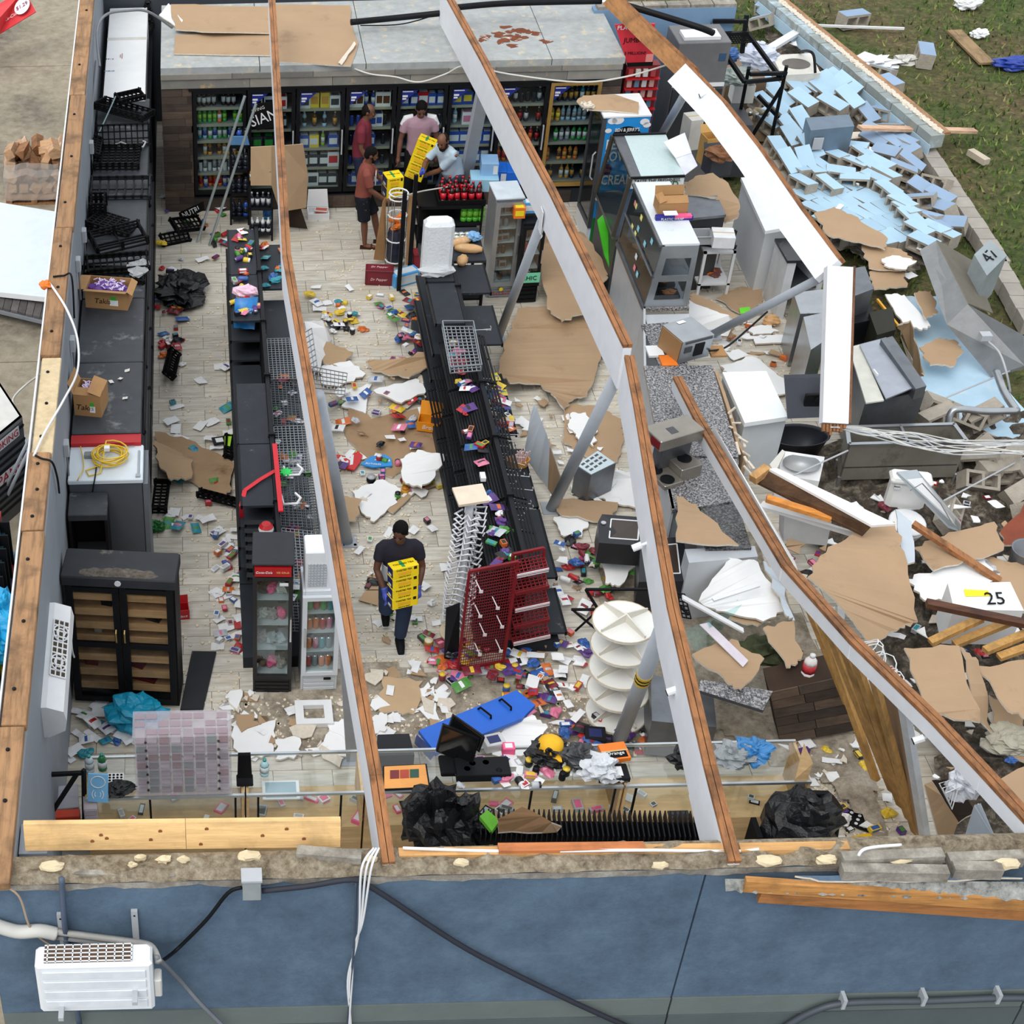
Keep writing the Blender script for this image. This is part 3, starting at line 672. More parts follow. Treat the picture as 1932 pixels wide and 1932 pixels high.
tray(G(245,186,2.2),.4,.2,.08,6,3,(R(10),R(0),R(25)),'small black tray piled on the tilted tray')
tray(G(232,255,2.12),.75,.3,.09,9,3,(R(60),0,R(2)),'black bottle tray standing on edge behind the deep crate')
tray(G(222,302,2.02),.62,.6,.1,7,7,(0,R(0),R(-2)),'deep black bottle crate lying flat mid cooler run')
tray(G(188,288,2.03),.18,.55,.14,3,7,(0,R(-70),R(-3)),'narrow black crate panel leaning on the left wall')
tray(G(228,358,2.02),.82,.5,.07,7,2,(R(6),0,R(-1)),'wide black slotted tray with grey rails, near the wall box',mat=M((34,36,40),.5))
tray(G(215,418,2.06),.6,.48,.12,7,6,(R(170),R(8),R(-22)),'upturned black tray on the heap near the wall socket')
tray(G(224,455,2.03),.68,.42,.12,2,2,(R(4),R(-3),R(18)),'black shallow box tray in front of the upturned tray')
tray(G(186,398,2.02),.2,.3,.2,3,4,(R(3),R(0),0),'small black crate against the left wall by the heap')
tray(G(222,500,2.08),.78,.3,.08,9,3,(R(12),0,R(6)),'top black tray of the stack by the snack carton')
tray(G(214,522,2.02),.8,.34,.06,9,3,(R(2),0,R(-4)),'bottom black tray of the stack by the snack carton')
b=B();b.blob(G(262,505,2.08),.12,.2,.05,.5,3,3,8);b.done('plastic_wrap',FILM((200,204,208),.5),None,label='crumpled clear plastic wrap at edge of the tray stack',cat='wrap')
b=B();b.tube([G(x,y,2.05)for x,y in((218,272),(228,268),(238,272),(228,277))],.012,6,True);b.tube([G(x,y,2.05)for x,y in((245,280),(270,277),(275,268),(270,266))],.014,6);b.done('grey_handle_bar',LGREY,None,label='grey plastic handle strip lying between black trays',cat='handle')
def snackbox(pa,pb,d,h,label,flaps,tx):
 A,Q=G(*pa),G(*pb);o=carton('snack_carton',label,A,Q,d,h,CARDB,flaps=flaps,group='cartons of purple snacks on the coolers');w_=fr(A,Q)[1]
 b=B();b.blob((w_/2,d/2,h*.8),w_*.46,d*.42,.05,.3,4,2,10);b.done('purple_wrapper_bed',PUR,o)
 random.seed(int(pa[0]));b=B()
 for _ in range(46):
  x,y=random.uniform(.06,w_-.06),random.uniform(.05,d-.05);a=random.uniform(0,3.1);dx,dy=math.cos(a)*.03,math.sin(a)*.03
  b.bar((x-dx,y-dy,h*.86+.03),(x+dx,y+dy,h*.86+.035),.012,.008)
 b.done('wrapper_glints',M((206,190,222),.3),o);txt('Takis',o,(w_*.42,-.001,h*.42),(1,0,0),(0,0,1),.2,M((40,26,20),.6),depth=.001,shear=.2)
 b=B();b.box(w_*.58,-.003,h*.2,w_*.78,0,h*.5);b.done('sticker',M((236,236,236),.5),o);b=B();b.box(w_*.6,-.004,h*.5,w_*.74,0,h*.68);b.done('green_sticker',GRN,o);return o
snackbox((162,580,2.0),(241,586,2.0),.34,.26,'brown carton of purple snacks with flat flaps and green sticker',[('l',-.05,.12),('f',.35,.1),('r',-.6,.08)],0)
snackbox((141,783,2.0),(192,788,2.0),.34,.28,'brown carton of purple snacks with raised corner flap',[('l',1.2,.16),('f',2.9,.12),('r',2.8,.16)],0)
for i,(x,y)in enumerate(((240,700),(227,716),(210,722),(236,752))):
 item(paper_me(OFFW,.06,.05,i),G(x,y,2.001),(0,0,i),'paper_scrap','tiny pale scrap on the dusty cooler top','paper','scraps on the cooler tops')
for x,y,z,lb in((148,498,2.6,'small grey junction box on the left wall by the trays'),(139,648,2.5,'grey wall socket box below the white cable'),(124,845,2.3,'grey metal switch box beside the white-topped cabinet'),(163,443,2.3,'little grey outlet box with a yellow wire on the left wall'),(177,277,2.3,'grey bracket box on the left wall beside the deep crate')):
 p=G(x,y,z);o=thing('junction_box',lb,'electrical box',(-1.53,p.y,z),group='electrical boxes on the left wall');b=B();b.bbox(0,-.06,-.08,.06,.06,.08,.006);b.done('body',LGREY,o);b=B();b.tube([(.03,0,-.08),(.03,0,-.5)],.012,6);b.done('conduit',GREY,o)
cz=3.08
wire([G(88,528,cz),G(105,550,cz),G(128,588,cz),G(146,640,2.9),G(146,700,2.8),G(120,755,cz-.02),G(85,815,cz),G(64,860,cz)],.014,WHITE,'white cable looping over the left wall top','cable')
wire([G(64,858,cz),G(78,865,cz),G(98,872,cz),G(108,900,2.8),G(112,930,2.5)],.012,BLACK,'black cable clipped over the left wall top','cable')
wire([G(100,522,cz),G(120,520,cz),G(135,522,cz+.02),G(140,600,2.6)],.012,BLACK,'black plug lead crossing the left wall top','cable')
wire([G(78,705,1),G(50,725,.6),G(26,750,.5),G(28,770,.5),G(46,820,.3),G(54,850,.2)],.015,OFFW,'pale cable trailing down outside the left wall','cable')
b=B();b.blob(G(84,537,3.1),.06,.06,.05,.4,3,2,7);b.done('wire_knot',ORG,None,label='tangle of wires with orange tape on the left wall top',cat='wire')
# outside, left of the wall
zg=-.15
o=thing('coke_sign','red sign with price 1.29 tilted on the concrete lot','sign',G(20,45,.6))
q=[G(-60,100,.5),G(2,62,.5),G(68,22,.9),G(45,-20,1.1),G(-60,40,.7)]
b=B();b.prism(q,(0,.02,-.02));b.done('board',M((214,60,66),.5,var=.1),o,world=True)
u=(q[2]-q[1]).normalized();nn=(q[2]-q[1]).cross(q[3]-q[2]).normalized();vv=nn.cross(u)
c=G(42,12,.93);b=B();b.prism([c+nn*.01+u*.17*math.cos(a)+vv*.17*math.sin(a)for a in[i*math.pi/10 for i in range(20)]],nn*-.005);b.done('price_disc',WHITE,o,world=True)
txt('$1.29',o,c+nn*.015,u,vv,.25,M((150,40,90),.5),world=True);txt('Coca-Cola',o,G(18,34,.72)+nn*.012,u,vv,.42,WHITE,world=True,shear=.3)
o=thing('pallet','wooden pallet under the wrapped firewood','pallet',G(60,395,zg));p0=G(12,388,zg);p1=G(118,388,zg);W_=p1.x-p0.x
b=B();b.box(0,0,0,W_,.9,.03);b.box(0,0,.1,W_,.9,.13);[b.box(x,0,.03,x+.1,.9,.1)for x in(0,W_/2-.05,W_-.1)];b.v=[(x+p0.x,y+p0.y,z+zg)for x,y,z in b.v];b.done('deck',OLDWOOD,o,world=True)
random.seed(8);WOODC=[WOOD((190,150,112),.6,axis='X'),WOOD((206,172,140),.7,axis='X'),WOOD((150,104,66),.5,axis='X')]
for j in range(4):
 for i in range(5):
  x=p0.x+.12+i*W_/5+.05*(j%2);y=p0.y+.1+.18*j;z=zg+.14
  for k in range(3 if j>0 else 4):
   if k>1 and random.random()<.25:continue
   r=random.uniform(.08,.12);b=B();n=random.choice((3,4,5));a0=random.random()*6;d=V((random.uniform(-.3,.3),1,random.uniform(-.1,.2))).normalized()
   c=V((x,y,z+.1+k*.2));u=d.cross(V((0,0,1))).normalized();v=u.cross(d);b.add([tuple(c+u*r*math.cos(a0+q*6.283/n)+v*r*math.sin(a0+q*6.283/n))for q in range(n)]+[tuple(c+d*.34+u*r*math.cos(a0+q*6.283/n)+v*r*math.sin(a0+q*6.283/n))for q in range(n)],[tuple(range(n)),tuple(range(2*n-1,n-1,-1))]+[(q,n+q,n+(q+1)%n,(q+1)%n)for q in range(n)])
   b.done('log',random.choice(WOODC),None,label='split firewood log, '+('lowest','second','third','top')[k]+' layer, '+('front','second','third','rear')[j]+' row of the wrapped stack',cat='log',group='split logs on the wrapped pallet')
b=B();vs=[];fs=[];n=40;ring=[(0,-.02),(W_+.02,-.02),(W_+.02,.92),(-.02,.92)]
for j in range(7):
 z=zg+.1+.62*j/6
 for i in range(n):
  t=i/n*4;k=int(t);a,c=V(ring[k]),V(ring[(k+1)%4]);q=a+(c-a)*(t-k);e=.03*mnoise.noise(V((i*.7,j*1.9,3)));cx=V((W_/2,.45));q=q+(q-cx).normalized()*(e-.05*(j>4));vs.append((p0.x+q.x,p0.y+q.y,z+.05*mnoise.noise(V((i*.4,j,1)))))
for j in range(6):
 for i in range(n):q=(i+1)%n;fs.append((j*n+i,j*n+q,(j+1)*n+q,(j+1)*n+i))
b.add(vs,fs);b.done('stretch_wrap',FILM((222,218,212),.35),None,label='torn clear stretch wrap around the firewood stack',cat='wrap')
sheet([(-60,372,.25),(110,400,.35),(97,562,.3),(-60,545,.2)],.08,M((216,226,236),.5,var=.05),WHITE,'large smooth white roof panel lying on the concrete lot','roof panel',edge=WHITE)
random.seed(5)
o=thing('shingle_strip','strip of dark grey roof shingles below the white panel','shingles',G(50,580,.1))
for k in range(9):
 x0,x1=-30+k*14,-17+k*14;y=546+k*3.4;b=B();b.prism([G(x0,y,.14),G(x1,y+3,.14),G(x1-6,y+28,.1),G(x0-6,y+25,.1)],(0,0,-.03));b.done('shingle',M((84,80,80),.95,var=.25,s=9,rnd=.3,bump=.5),o,world=True)
b=B();b.prism([G(-30,572,.06),G(95,602,.06),G(95,610,.04),G(-30,580,.04)],(0,0,-.05));b.done('edge_board',GREY,o,world=True)
o=thing('propane_cage','grey perforated propane cage with white top and red warning signs','cage',G(20,960,zg));zt=1.3
A,Q=G(-90,870,zt),G(42,790,zt);dv=(Q-A).normalized();nn=V((dv.y,-dv.x,0))
b=B();tp=[G(-90,800,zt),G(0,722,zt),G(42,786,zt),G(-60,870,zt)];b.prism(tp,(0,0,-.05));b.done('top',M((216,214,210),.5),o,world=True)
lo,hi=tp[3],tp[2];d=(hi-lo);b=B();b.prism([lo,hi,hi+V((0,0,-1.3)),lo+V((0,0,-1.3))],V((-.03,.03,0)));b.prism([hi,tp[1],tp[1]+V((0,0,-1.3)),hi+V((0,0,-1.3))],V((-.03,0,0)));fc=b.done('front_sheet',M((92,92,94),.5,.3),o,world=True)
u=d.normalized();nf=u.cross(V((0,0,1))).normalized();b=B()
sb=B();sb.prism([u*x+V((0,0,z))for x,z in((-.035,-.02),(.035,-.02),(.045,0),(.035,.02),(-.035,.02),(-.045,0))],nf*.003);sme=mesh(sb,BLACK);og=FR[o.name].translation
for j in range(11):
 for i in range(15):
  if j in(1,5)and i>3:continue
  item(sme,lo+u*(d.length*(i+.5+(.5 if j%2 else 0))/15)+V((0,0,-.12-j*.1))+nf*.004-og,name='slot',parent=fc)
for tx,z in(('NO SMOKING',-.14),('PROPANE',-.62)):
 c=hi-u*.55+V((0,0,z))+nf*.008;b=B();b.prism([c+u*x+V((0,0,y))for x,y in((-.5,-.07),(.45,-.07),(.45,.07),(-.5,.07))],nf*.004);s_=b.done('sign',WHITE,o,world=True);txt(tx,s_,c+nf*.006,u,V((0,0,1)),.85,RED,world=True)
for k,(a,c)in enumerate(((G(-10,960,.0),G(62,815,1.6)),(G(0,965,0),G(66,825,1.6)))):
 b=B();b.tube([a,c],.022,8);b.done('steel_conduit',PIPE,None,label=('upper' if k==0 else 'lower')+' of two grey conduits leaning by the propane cage',cat='conduit',group='grey conduits by the propane cage')
o=thing('outdoor_merchandiser','teal glass-fronted drinks merchandiser outside the left wall','merchandiser',(-3.4,G(0,1250,1).y,zg))
ya,yb=G(0,1260,1.2).y,G(0,960,1.2).y
b=B();b.box(-3.0,ya,zg,-2.3,yb,1.0);b.done('cabinet',M((30,70,84),.4),o,world=True);random.seed(6)
b=B();b.prism([(-2.28,ya,.2),(-2.28,yb,.2),(-2.45,yb,1.2),(-2.45,ya,1.2)],(-.03,0,0));b.done('glass_front',M((20,60,76),.15),o,world=True)
for k in range(11):
 y=ya+(yb-ya)*(k+.3)/11
 for z,x in((.35,-2.28),(.65,-2.33),(.95,-2.38)):
  b=B();b.box(x-.02,y,z,x+.03,y+(yb-ya)/14,z+.2);b.done('pack',random.choice([TEAL,LBLUE,YEL,M((60,190,200),.4),RED,WHITE,NAVY]),o,world=True)
 b=B();b.box(-2.46,y-.02,.1,-2.24,y,1.15);b.done('mullion',BLACK,o,world=True)
c=V((-2.2,ya+.1,.9));b=B();b.box(-2.27,ya-.05,.72,-2.25,ya+.5,1.05);s_=b.done('yellow_sign',YEL,o,world=True);txt('MIL',s_,(-2.248,ya+.22,.94),(0,1,0),(0,0,1),.4,BLACK,world=True)
bag_lump('blue_bag','bright blue plastic bag outside beside the merchandiser',G(8,1215,.8),.3,.4,.3,M((20,160,214),.35,bump=.5),seed=4,knot=False)
# walk-in cooler across the back
def GY(px,py,Y):
 d=RW@_ray(px,py);return CP+d*((Y-CP.y)/d.y)
YW=15.95;zD0,zD1,zR=.3,2.06,2.4
o=WI=thing('walk_in_cooler','long walk-in cooler with black glass doors across the back','walk-in cooler',(-.55,YW,0));xL,xR=-.55,6.46
DARKIN=M((44,48,54),.7)
b=B();b.box(xL,YW+.62,0,xR,YW+.7,zR-.1);b.box(xL,YW+.02,0,xL+.05,18.3,zR-.1);b.box(xR-.05,YW+.02,0,xR,18.3,zR-.1);b.box(xL,YW,0,xR,YW+.62,zD0-.06);b.done('shell',DARKIN,o,world=True)
ROOFM=M((164,168,168),.75,.0,var=.16,s=7,dirt=(200,188,164),ds=5,dt=.55);px_=[xL,.95,2.55,4.15,5.35,xR]
for i in range(5):
 b=B();b.box(px_[i]+.006,YW-.03,zR-.1,px_[i+1]-.006,18.35,zR);b.done('roof_panel',ROOFM,o,world=True)
RUST=M((118,62,34),.9,var=.3,s=8,dirt=(220,216,206),ds=6,dt=.55);b=B();random.seed(4)
for k in range(26):
 c=G(960+random.gauss(0,28),68+random.gauss(0,9),zR+.002+.0002*k);b.prism([c+V((random.uniform(.03,.13)*math.cos(a),random.uniform(.03,.1)*math.sin(a),0))for a in[i*.6283 for i in range(10)]],(0,0,-.001))
b.done('rust_patch',RUST,o,world=True)
FAS=[M((142,138,130),.8,var=.18,s=3,dirt=(186,160,112),ds=4,dt=.6),M((126,124,118),.8,var=.18,s=3,dirt=(192,164,110),ds=5,dt=.58)];x=xL;random.seed(12);k=0
for z0,z1 in((2.22,2.3),(2.07,2.215)):
 x=xL
 while x<xR-.05:
  w_=min(random.uniform(.7,1.5),xR-x);b=B();b.box(x+.003,YW-.035-(.02 if z0>2.2 else 0),z0,x+w_-.003,YW,z1);b.done('fascia_strip',FAS[k%2],o,world=True);x+=w_;k+=1
random.seed(6);PLK=[WOOD(c,.6,axis='X',name='dark_plank')for c in((74,62,54),(58,48,42),(92,76,64))]
for xa,xb in((xL,GY(364,260,YW).x),(GY(1124,240,YW).x,xR)):
 for j in range(17):
  x=xa;
  while x<xb-.02:
   w_=min(random.uniform(.22,.5),xb-x);b=B();b.box(x+.002,YW-.02,.02+j*.12,x+w_-.002,YW+.02,.02+j*.12+.116);b.done('cladding_plank',random.choice(PLK),o,world=True);x+=w_
for k in range(30):
 x=GY(364,260,YW).x+k*.2
 if x<GY(1124,240,YW).x:
  b=B();b.box(x,YW-.02,.02,x+.197,YW,.22);b.done('cladding_plank',random.choice(PLK),o,world=True)
xs=[GY(p,260,YW).x for p in(364,466,557,649,744,839,932,1026,1122)]
CG=lambda*c:M(c,.25,var=.05)
cl=dict(green=(40,150,60),lime=(130,190,60),orange=(220,110,40),blue=(40,80,170),cola=(40,22,20),red=(190,30,40),water=(150,190,210),gold=(200,150,60),white=(220,224,228),dark=(34,40,52),teal=(40,140,150),pink=(210,120,150),brown=(90,54,34),yellow=(230,205,60),grey=(130,136,144))
def bk(n,l='white',c='white',r=.034,h=.24):return(bottle_me(CG(*cl[n]),CG(*cl[l]),CG(*cl[c]),r,h),'drink_bottle','bottle',n+' drink bottle')
def ck(n,h=.15):return(can_me(CG(*cl[n]),.033,h),'drink_can','can',n+' drink can')
def xk(n,l,w_=.16,h=.2):return(box_me(CG(*cl[n]),CG(*cl[l]),w_,.14,h),'drink_carton','carton',n+' drink carton')
stock=[
([[bk('cola'),bk('blue')],[bk('orange','white'),bk('green','lime'),bk('green','lime')],[bk('green'),bk('water','blue'),bk('teal')],[bk('gold','brown','dark'),bk('gold')],[bk('white','grey'),ck('white')],[bk('blue'),bk('orange','red')]],.075,'behind the first cooler door by the plank cladding'),
([[xk('white','dark'),xk('white','red')],[xk('dark','white')],[xk('dark','green')],[xk('white','blue')],[ck('dark'),ck('green')]],.18,'behind the cooler door with the leaning black sign'),
([[xk('white','dark'),xk('yellow','gold',.14,.24)],[bk('water','dark'),bk('brown','gold'),bk('lime','white')],[xk('blue','white'),xk('yellow','white'),bk('lime','white')],[xk('white','red',.18,.24),xk('dark','white')],[xk('white','dark',.18,.22),xk('dark','white')]],.15,'behind the cooler door right of the straight beam'),
([[bk('blue','white'),xk('white','brown',.13,.24)],[ck('blue',.17),ck('dark',.17),xk('white','blue',.13)],[xk('blue','white',.14),ck('dark',.17)],[ck('dark'),ck('blue')],[xk('blue','white'),ck('blue')]],.1,'behind the cooler door beside the maroon shirt'),
([[xk('red','white',.17,.22),xk('blue','white',.12)],[ck('dark'),ck('blue'),xk('white','blue',.12)],[xk('white','blue'),ck('blue')],[xk('white','dark')],[xk('white','blue')]],.14,'behind the cooler door of the mauve shirt'),
([[xk('white','red'),xk('blue','yellow')],[bk('water','white'),xk('white','pink')],[xk('white','blue',.2),xk('blue','white',.2)],[xk('blue','white',.2),xk('white','blue',.2)],[xk('white','blue',.2)]],.17,'behind the cooler door left of the square post'),
([[bk('dark','white'),ck('dark')],[bk('water','white'),bk('cola','red'),bk('dark','white')],[bk('red','orange'),bk('cola','red')],[xk('blue','white',.12),bk('orange','red')],[bk('green','white'),bk('red','orange')]],.09,'behind the cooler door between the post and gold frame'),
([[bk('dark','gold','gold'),bk('teal','white')],[bk('gold','yellow','dark'),bk('water','grey')],[bk('grey','white','dark'),bk('green','white','dark')],[bk('orange','gold','dark'),bk('gold','brown','dark')],[bk('gold','white','gold'),bk('dark','gold','gold')]],.085,'behind the gold-framed cooler door'),
]
GOLD=M((190,150,84),.4,.5);random.seed(31)
for i in range(8):
 a,c=xs[i]+.01,xs[i+1]-.01;fm=GOLD if i==7 else BLACK;f=.055;z0,z1=zD0,zD1-.03
 b=B();b.box(a,YW-.04,z0,a+f,YW+.02,z1);b.box(c-f,YW-.04,z0,c,YW+.02,z1);b.box(a+f,YW-.04,z0,c-f,YW+.02,z0+f);b.box(a+f,YW-.04,z1-f,c-f,YW+.02,z1);dr=b.done('door',fm,o,world=True)
 b=B();b.box(a+f,YW-.012,z0+f,c-f,YW-.006,z1-f);b.done('glass_pane',GLASS((.86,.9,.9),.03),dr,world=True)
 b=B();b.box(c-f*.7,YW-.08,.95,c-f*.7+.02,YW-.06,1.35);b.box(c-f*.7,YW-.06,.95,c-f*.7+.02,YW-.04,.98);b.box(c-f*.7,YW-.06,1.32,c-f*.7+.02,YW-.04,1.35);b.done('handle',LGREY,dr,world=True)
 if i:b=B();b.prism([(a+f+.01,YW-.016,z1-f-.02),(a+f+.26,YW-.016,z1-f-.02),(a+f+.01,YW-.016,z1-f-.24)],(0,.002,0));st=b.done('price_sticker',M((30,44,130),.4),dr,world=True);b=B();b.box(a+f+.02,YW-.019,z1-f-.13,a+f+.1,YW-.0165,z1-f-.1);b.box(a+f+.02,YW-.019,z1-f-.17,a+f+.08,YW-.0165,z1-f-.145);b.box(a+f+.02,YW-.019,z1-f-.05,a+f+.18,YW-.0165,z1-f-.035);b.done('sticker_print',WHITE,st,world=True)
 rows,step,lb=stock[i];nr=len(rows)
 for j in range(nr):
  z=z0+.06+(z1-z0-.1)*(nr-1-j)/nr;b=B();b.box(a+.01,YW+.035,z-.02,c-.01,YW+.6,z);s_=b.done('shelf',GREY,o,world=True);b=B();b.box(a+.01,YW+.025,z-.03,c-.01,YW+.035,z+.012);b.done('price_rail',M((150,150,132),.5),s_,world=True)
  x=a+.06+step*.5
  while x<c-.05:
   me,nm,ct,l0=random.choice(rows[j])
   if random.random()<.93:item(me,V((x,YW+.13+random.uniform(-.015,.02),z)),(0,0,0),nm,l0+' '+lb,ct,'drinks in the walk-in cooler')
   x+=step*random.uniform(.95,1.1)
b=B();b.box(xs[0]-.05,YW-.045,zD1-.03,xs[8]+.05,YW+.02,zD1+.01);b.done('door_header',BLACK,o,world=True)
zt=zR+.03
sheet([(322,8,zt+.12),(505,12,zt+.1),(512,62,zt+.06),(400,60,zt+.1),(330,55,zt+.04)],.02,DRYB,DRYW,'brown torn plasterboard on the left end of the walk-in cooler roof','plasterboard',jagg=.03)
sheet([(330,66,zt),(512,60,zt+.02),(512,104,zt),(328,101,zt)],.02,DRYB,DRYW,'straight brown plasterboard strip near the walk-in cooler roof front','plasterboard',jagg=.01)
sheet([(300,28,zt+.03),(318,6,zt+.1),(345,38,zt+.08),(340,56,zt)],.02,DRYW,DRYB,'white plasterboard corner beside the arching conduit','plasterboard',jagg=.01)
sheet([(514,8,zt),(660,10,zt),(665,52,zt),(676,80,zt),(662,124,zt-.01),(520,116,zt-.01)],.02,DRYB,DRYW,'big brown plasterboard right of the straight beam on the walk-in roof','plasterboard',jagg=.015)
sheet([(638,118,zt+.02),(668,78,zt+.05),(672,82,zt+.05),(645,122,zt+.01)],.01,GYP,GYP,'torn white paper strip on the walk-in roof plasterboard','torn paper',jagg=.01)
for pts,r,lb in(([(662,42,2.62),(745,34,2.62),(840,24,2.7)],.05,'black insulated pipe lying on the walk-in roof left of the beam'),([(862,14,2.75),(960,6,2.75),(1135,2,2.75)],.05,'black insulated pipe near the rear of the walk-in roof'),([(1175,8,2.9),(1250,30,2.85),(1320,52,2.8),(1345,62,2.7)],.05,'black insulated pipe crossing the pale blue back wall')):
 wire([G(*p)for p in pts],r,BLACK,lb,'insulated_pipe','pipe',n=8)
wire([G(664,128,2.32),G(700,140,2.3),G(745,145,2.3),G(790,155,2.28),G(840,140,2.32),G(880,124,2.5),G(960,140,2.32),G(1090,155,2.3),G(1180,145,2.32),G(1260,122,2.7)],.014,OFFW,'white cable sagging along the walk-in cooler fascia','cable')
wire([G(680,48,2.45),G(760,45,2.45),G(840,22,2.7)],.01,BLACK,'thin black wire on the walk-in roof','cable')
o=thing('sign_board','black sign with white letters leaning on a cooler door','sign',G(500,300,.9));c=GY(502,222,YW-.12)
b=B();q=[GY(x,y,YW-.1)for x,y in((468,232),(484,196),(532,190),(536,236),(486,246))];b.prism(q,(0,.02,0));b.done('board',MATTE,o,world=True)
txt('SIAN',o,GY(497,222,YW-.103),V((1,0,.35)),V((-.35,0,1)),.42,WHITE,world=True,height=.17);txt('WING',o,GY(487,206,YW-.103),V((1,0,.35)),V((-.35,0,1)),.2,OFFW,world=True)
for k,(a,c)in enumerate((((462,181,2.2),(372,457,0)),((483,196,2.1),(395,463,0)))):
 b=B();b.tube([G(*a),G(*c)],.022,8);b.done('metal_rod',M((176,188,190),.35,.6),None,label=('taller' if k==0 else 'shorter')+' of two long metal rods leaning before the cooler doors',cat='rod',group='metal rods leaning at the cooler doors')
o=thing('sign_board','black sign with white outlined letters in litter by plank cladding','sign',G(352,415,.15));q=[G(337,402,.25),G(384,380,.55),G(386,396,.45),G(341,418,.12)];b=B();b.prism(q,(0,.03,-.01));b.done('board',MATTE,o,world=True)
u=(q[1]-q[0]);v_=q[0]-q[3];txt('NUTRL',o,(q[0]+q[1]+q[2]+q[3])/4+u.cross(v_).normalized()*.004,u,v_,.38,WHITE,world=True)
# centre shelving
PEG=M((30,32,36),.5,var=.15);SHT=M((46,50,56),.45,dirt=(120,122,124),ds=5,dt=.64,var=.15)
def rack(name,label,xs_,ya,yb,hz,base=((.45,.45)),zb=.16):
 o=thing(name,label,'shelving',(xs_,ya,0));n=max(1,round((yb-ya)/1.2));D=(yb-ya)/n
 for i in range(n):
  b=B();b.box(xs_-.025,ya+i*D+.02,0,xs_+.025,ya+(i+1)*D-.02,hz);b.done('back_panel',PEG,o,world=True)
  b=B();b.box(xs_-base[0],ya+i*D+.01,0,xs_-.03,ya+(i+1)*D-.01,zb);b.done('base_deck',SHT,o,world=True)
  b=B();b.box(xs_+.03,ya+i*D+.01,0,xs_+base[1],ya+(i+1)*D-.01,zb);b.done('base_deck',SHT,o,world=True)
 for i in range(n+1):
  b=B();b.box(xs_-.04,ya+i*D-.02,0,xs_+.04,ya+i*D+.02,hz+.03)
  for k in range(18):b.box(xs_-.044,ya+i*D-.006,.1+k*hz/19,xs_+.044,ya+i*D+.006,.1+k*hz/19+.03)
  b.done('upright',BLACK,o,world=True)
 return o
def shelf(o,x0,x1,y0,y1,z,m=None,lip='l',name='shelf',drop=0):
 b=B();b.prism([(x0,y0,z),(x1,y0,z+drop),(x1,y1,z+drop),(x0,y1,z)],(0,0,-.03));s_=b.done(name,m or SHT,o,world=True);b=B();x=x0 if lip=='l' else x1;zz=z if lip=='l' else z+drop
 b.box(x-.012,y0,zz-.05,x+.012,y1,zz+.004);b.done('price_rail',BLACK,s_,world=True);return s_
def grid(o,q,nu,nv,r=.004,m=None,name='wire_grid',world=True):
 a,c,d,e=[V(p)for p in q];b=B()
 for i in range(nu+1):t=i/nu;b.bar(a+(c-a)*t,e+(d-e)*t,r*2,r*2)
 for j in range(nv+1):t=j/nv;b.bar(a+(e-a)*t+V((0,0,r)),c+(d-c)*t+V((0,0,r)),r*2,r*2)
 return b.done(name,m or WIRE,o,world=world)
S1=rack('gondola_shelving','long black double-sided shelving unit nearer the left coolers',.78,5.35,12.9,1.38,(.42,.5))
shelf(S1,.38,.75,7.75,9.0,1.35);shelf(S1,.385,.75,6.57,7.73,1.35);shelf(S1,.38,.75,10.45,11.6,1.35);shelf(S1,.38,.75,11.62,12.85,1.35)
shelf(S1,.36,.75,9.05,10.4,.7);shelf(S1,.36,.75,9.05,10.4,1.0,drop=-.02)if 0 else None
for z in(.45,.75,1.05):shelf(S1,.36,.75,6.57,9.0,z);shelf(S1,.36,.75,10.45,12.85,z)
for k in range(7):shelf(S1,.42,.74,5.42+k*.15,5.5+k*.15,1.28-.0*k,BLACK,name='slat_bar')
shelf(S1,.82,1.24,10.5,11.6,.95,lip='r');shelf(S1,.82,1.24,11.65,12.85,1.1,lip='r');shelf(S1,.82,1.24,9.4,10.45,.8,lip='r')
random.seed(15)
for k in range(5):
 y0=5.5+k*.98
 for z,x1,dz in((.42,1.32,0),(.78,1.3,.02),(1.12,1.26,-.03)):
  if random.random()<.12:continue
  dz+=random.uniform(-.04,.04);grid(S1,[(.83,y0,z),(x1,y0,z+dz),(x1,y0+.94,z+dz),(.83,y0+.94,z)],9,18,.0035,M((96,102,108),.4,.6)if k%2 else WIRE,'wire_shelf')
  grid(S1,[(x1,y0,z+dz),(x1,y0+.94,z+dz),(x1,y0+.94,z+dz+.1),(x1,y0,z+dz+.1)],12,2,.0035,WIRE,'wire_front')
def loose(label,pts,nu,nv,m=None,r=.005):
 o=thing('bent_wire_mesh',label,'wire mesh',G(*pts[3]));grid(o,[G(*p)for p in pts],nu,nv,r,m);return o
loose('bent wire grid panel leaning from the left shelving into the aisle',[(575,690,1.0),(655,705,.55),(650,745,.4),(585,740,.9)],10,6)
loose('grey wire basket panel hooked under the straight beam near the shelving',[(555,640,1.1),(588,620,1.0),(600,700,.8),(572,720,.9)],5,8)
o=thing('red_strap','red fabric strap draped over the left shelving top','strap',G(490,905,1.36));b=B()
pts=[G(457,990,.9),G(455,955,1.3),G(462,925,1.38),G(490,905,1.38),G(519,888,1.39)]
for i in range(len(pts)-1):b.bar(pts[i],pts[i+1],.05,.006)
b.bar(G(518,838,1.42),G(530,965,1.42),.055,.02);b.done('band',M((196,24,40),.5),o,world=True)
o=thing('green_star','bright green spiky foam star on the wire shelves','toy',G(539,893,1.2));b=B();b.prism([((.08 if i%2 else .05)*math.cos(i*.3927),(.08 if i%2 else .05)*math.sin(i*.3927),.03)for i in range(16)],(0,0,-.03));b.done('star',M((30,210,90),.5),o)
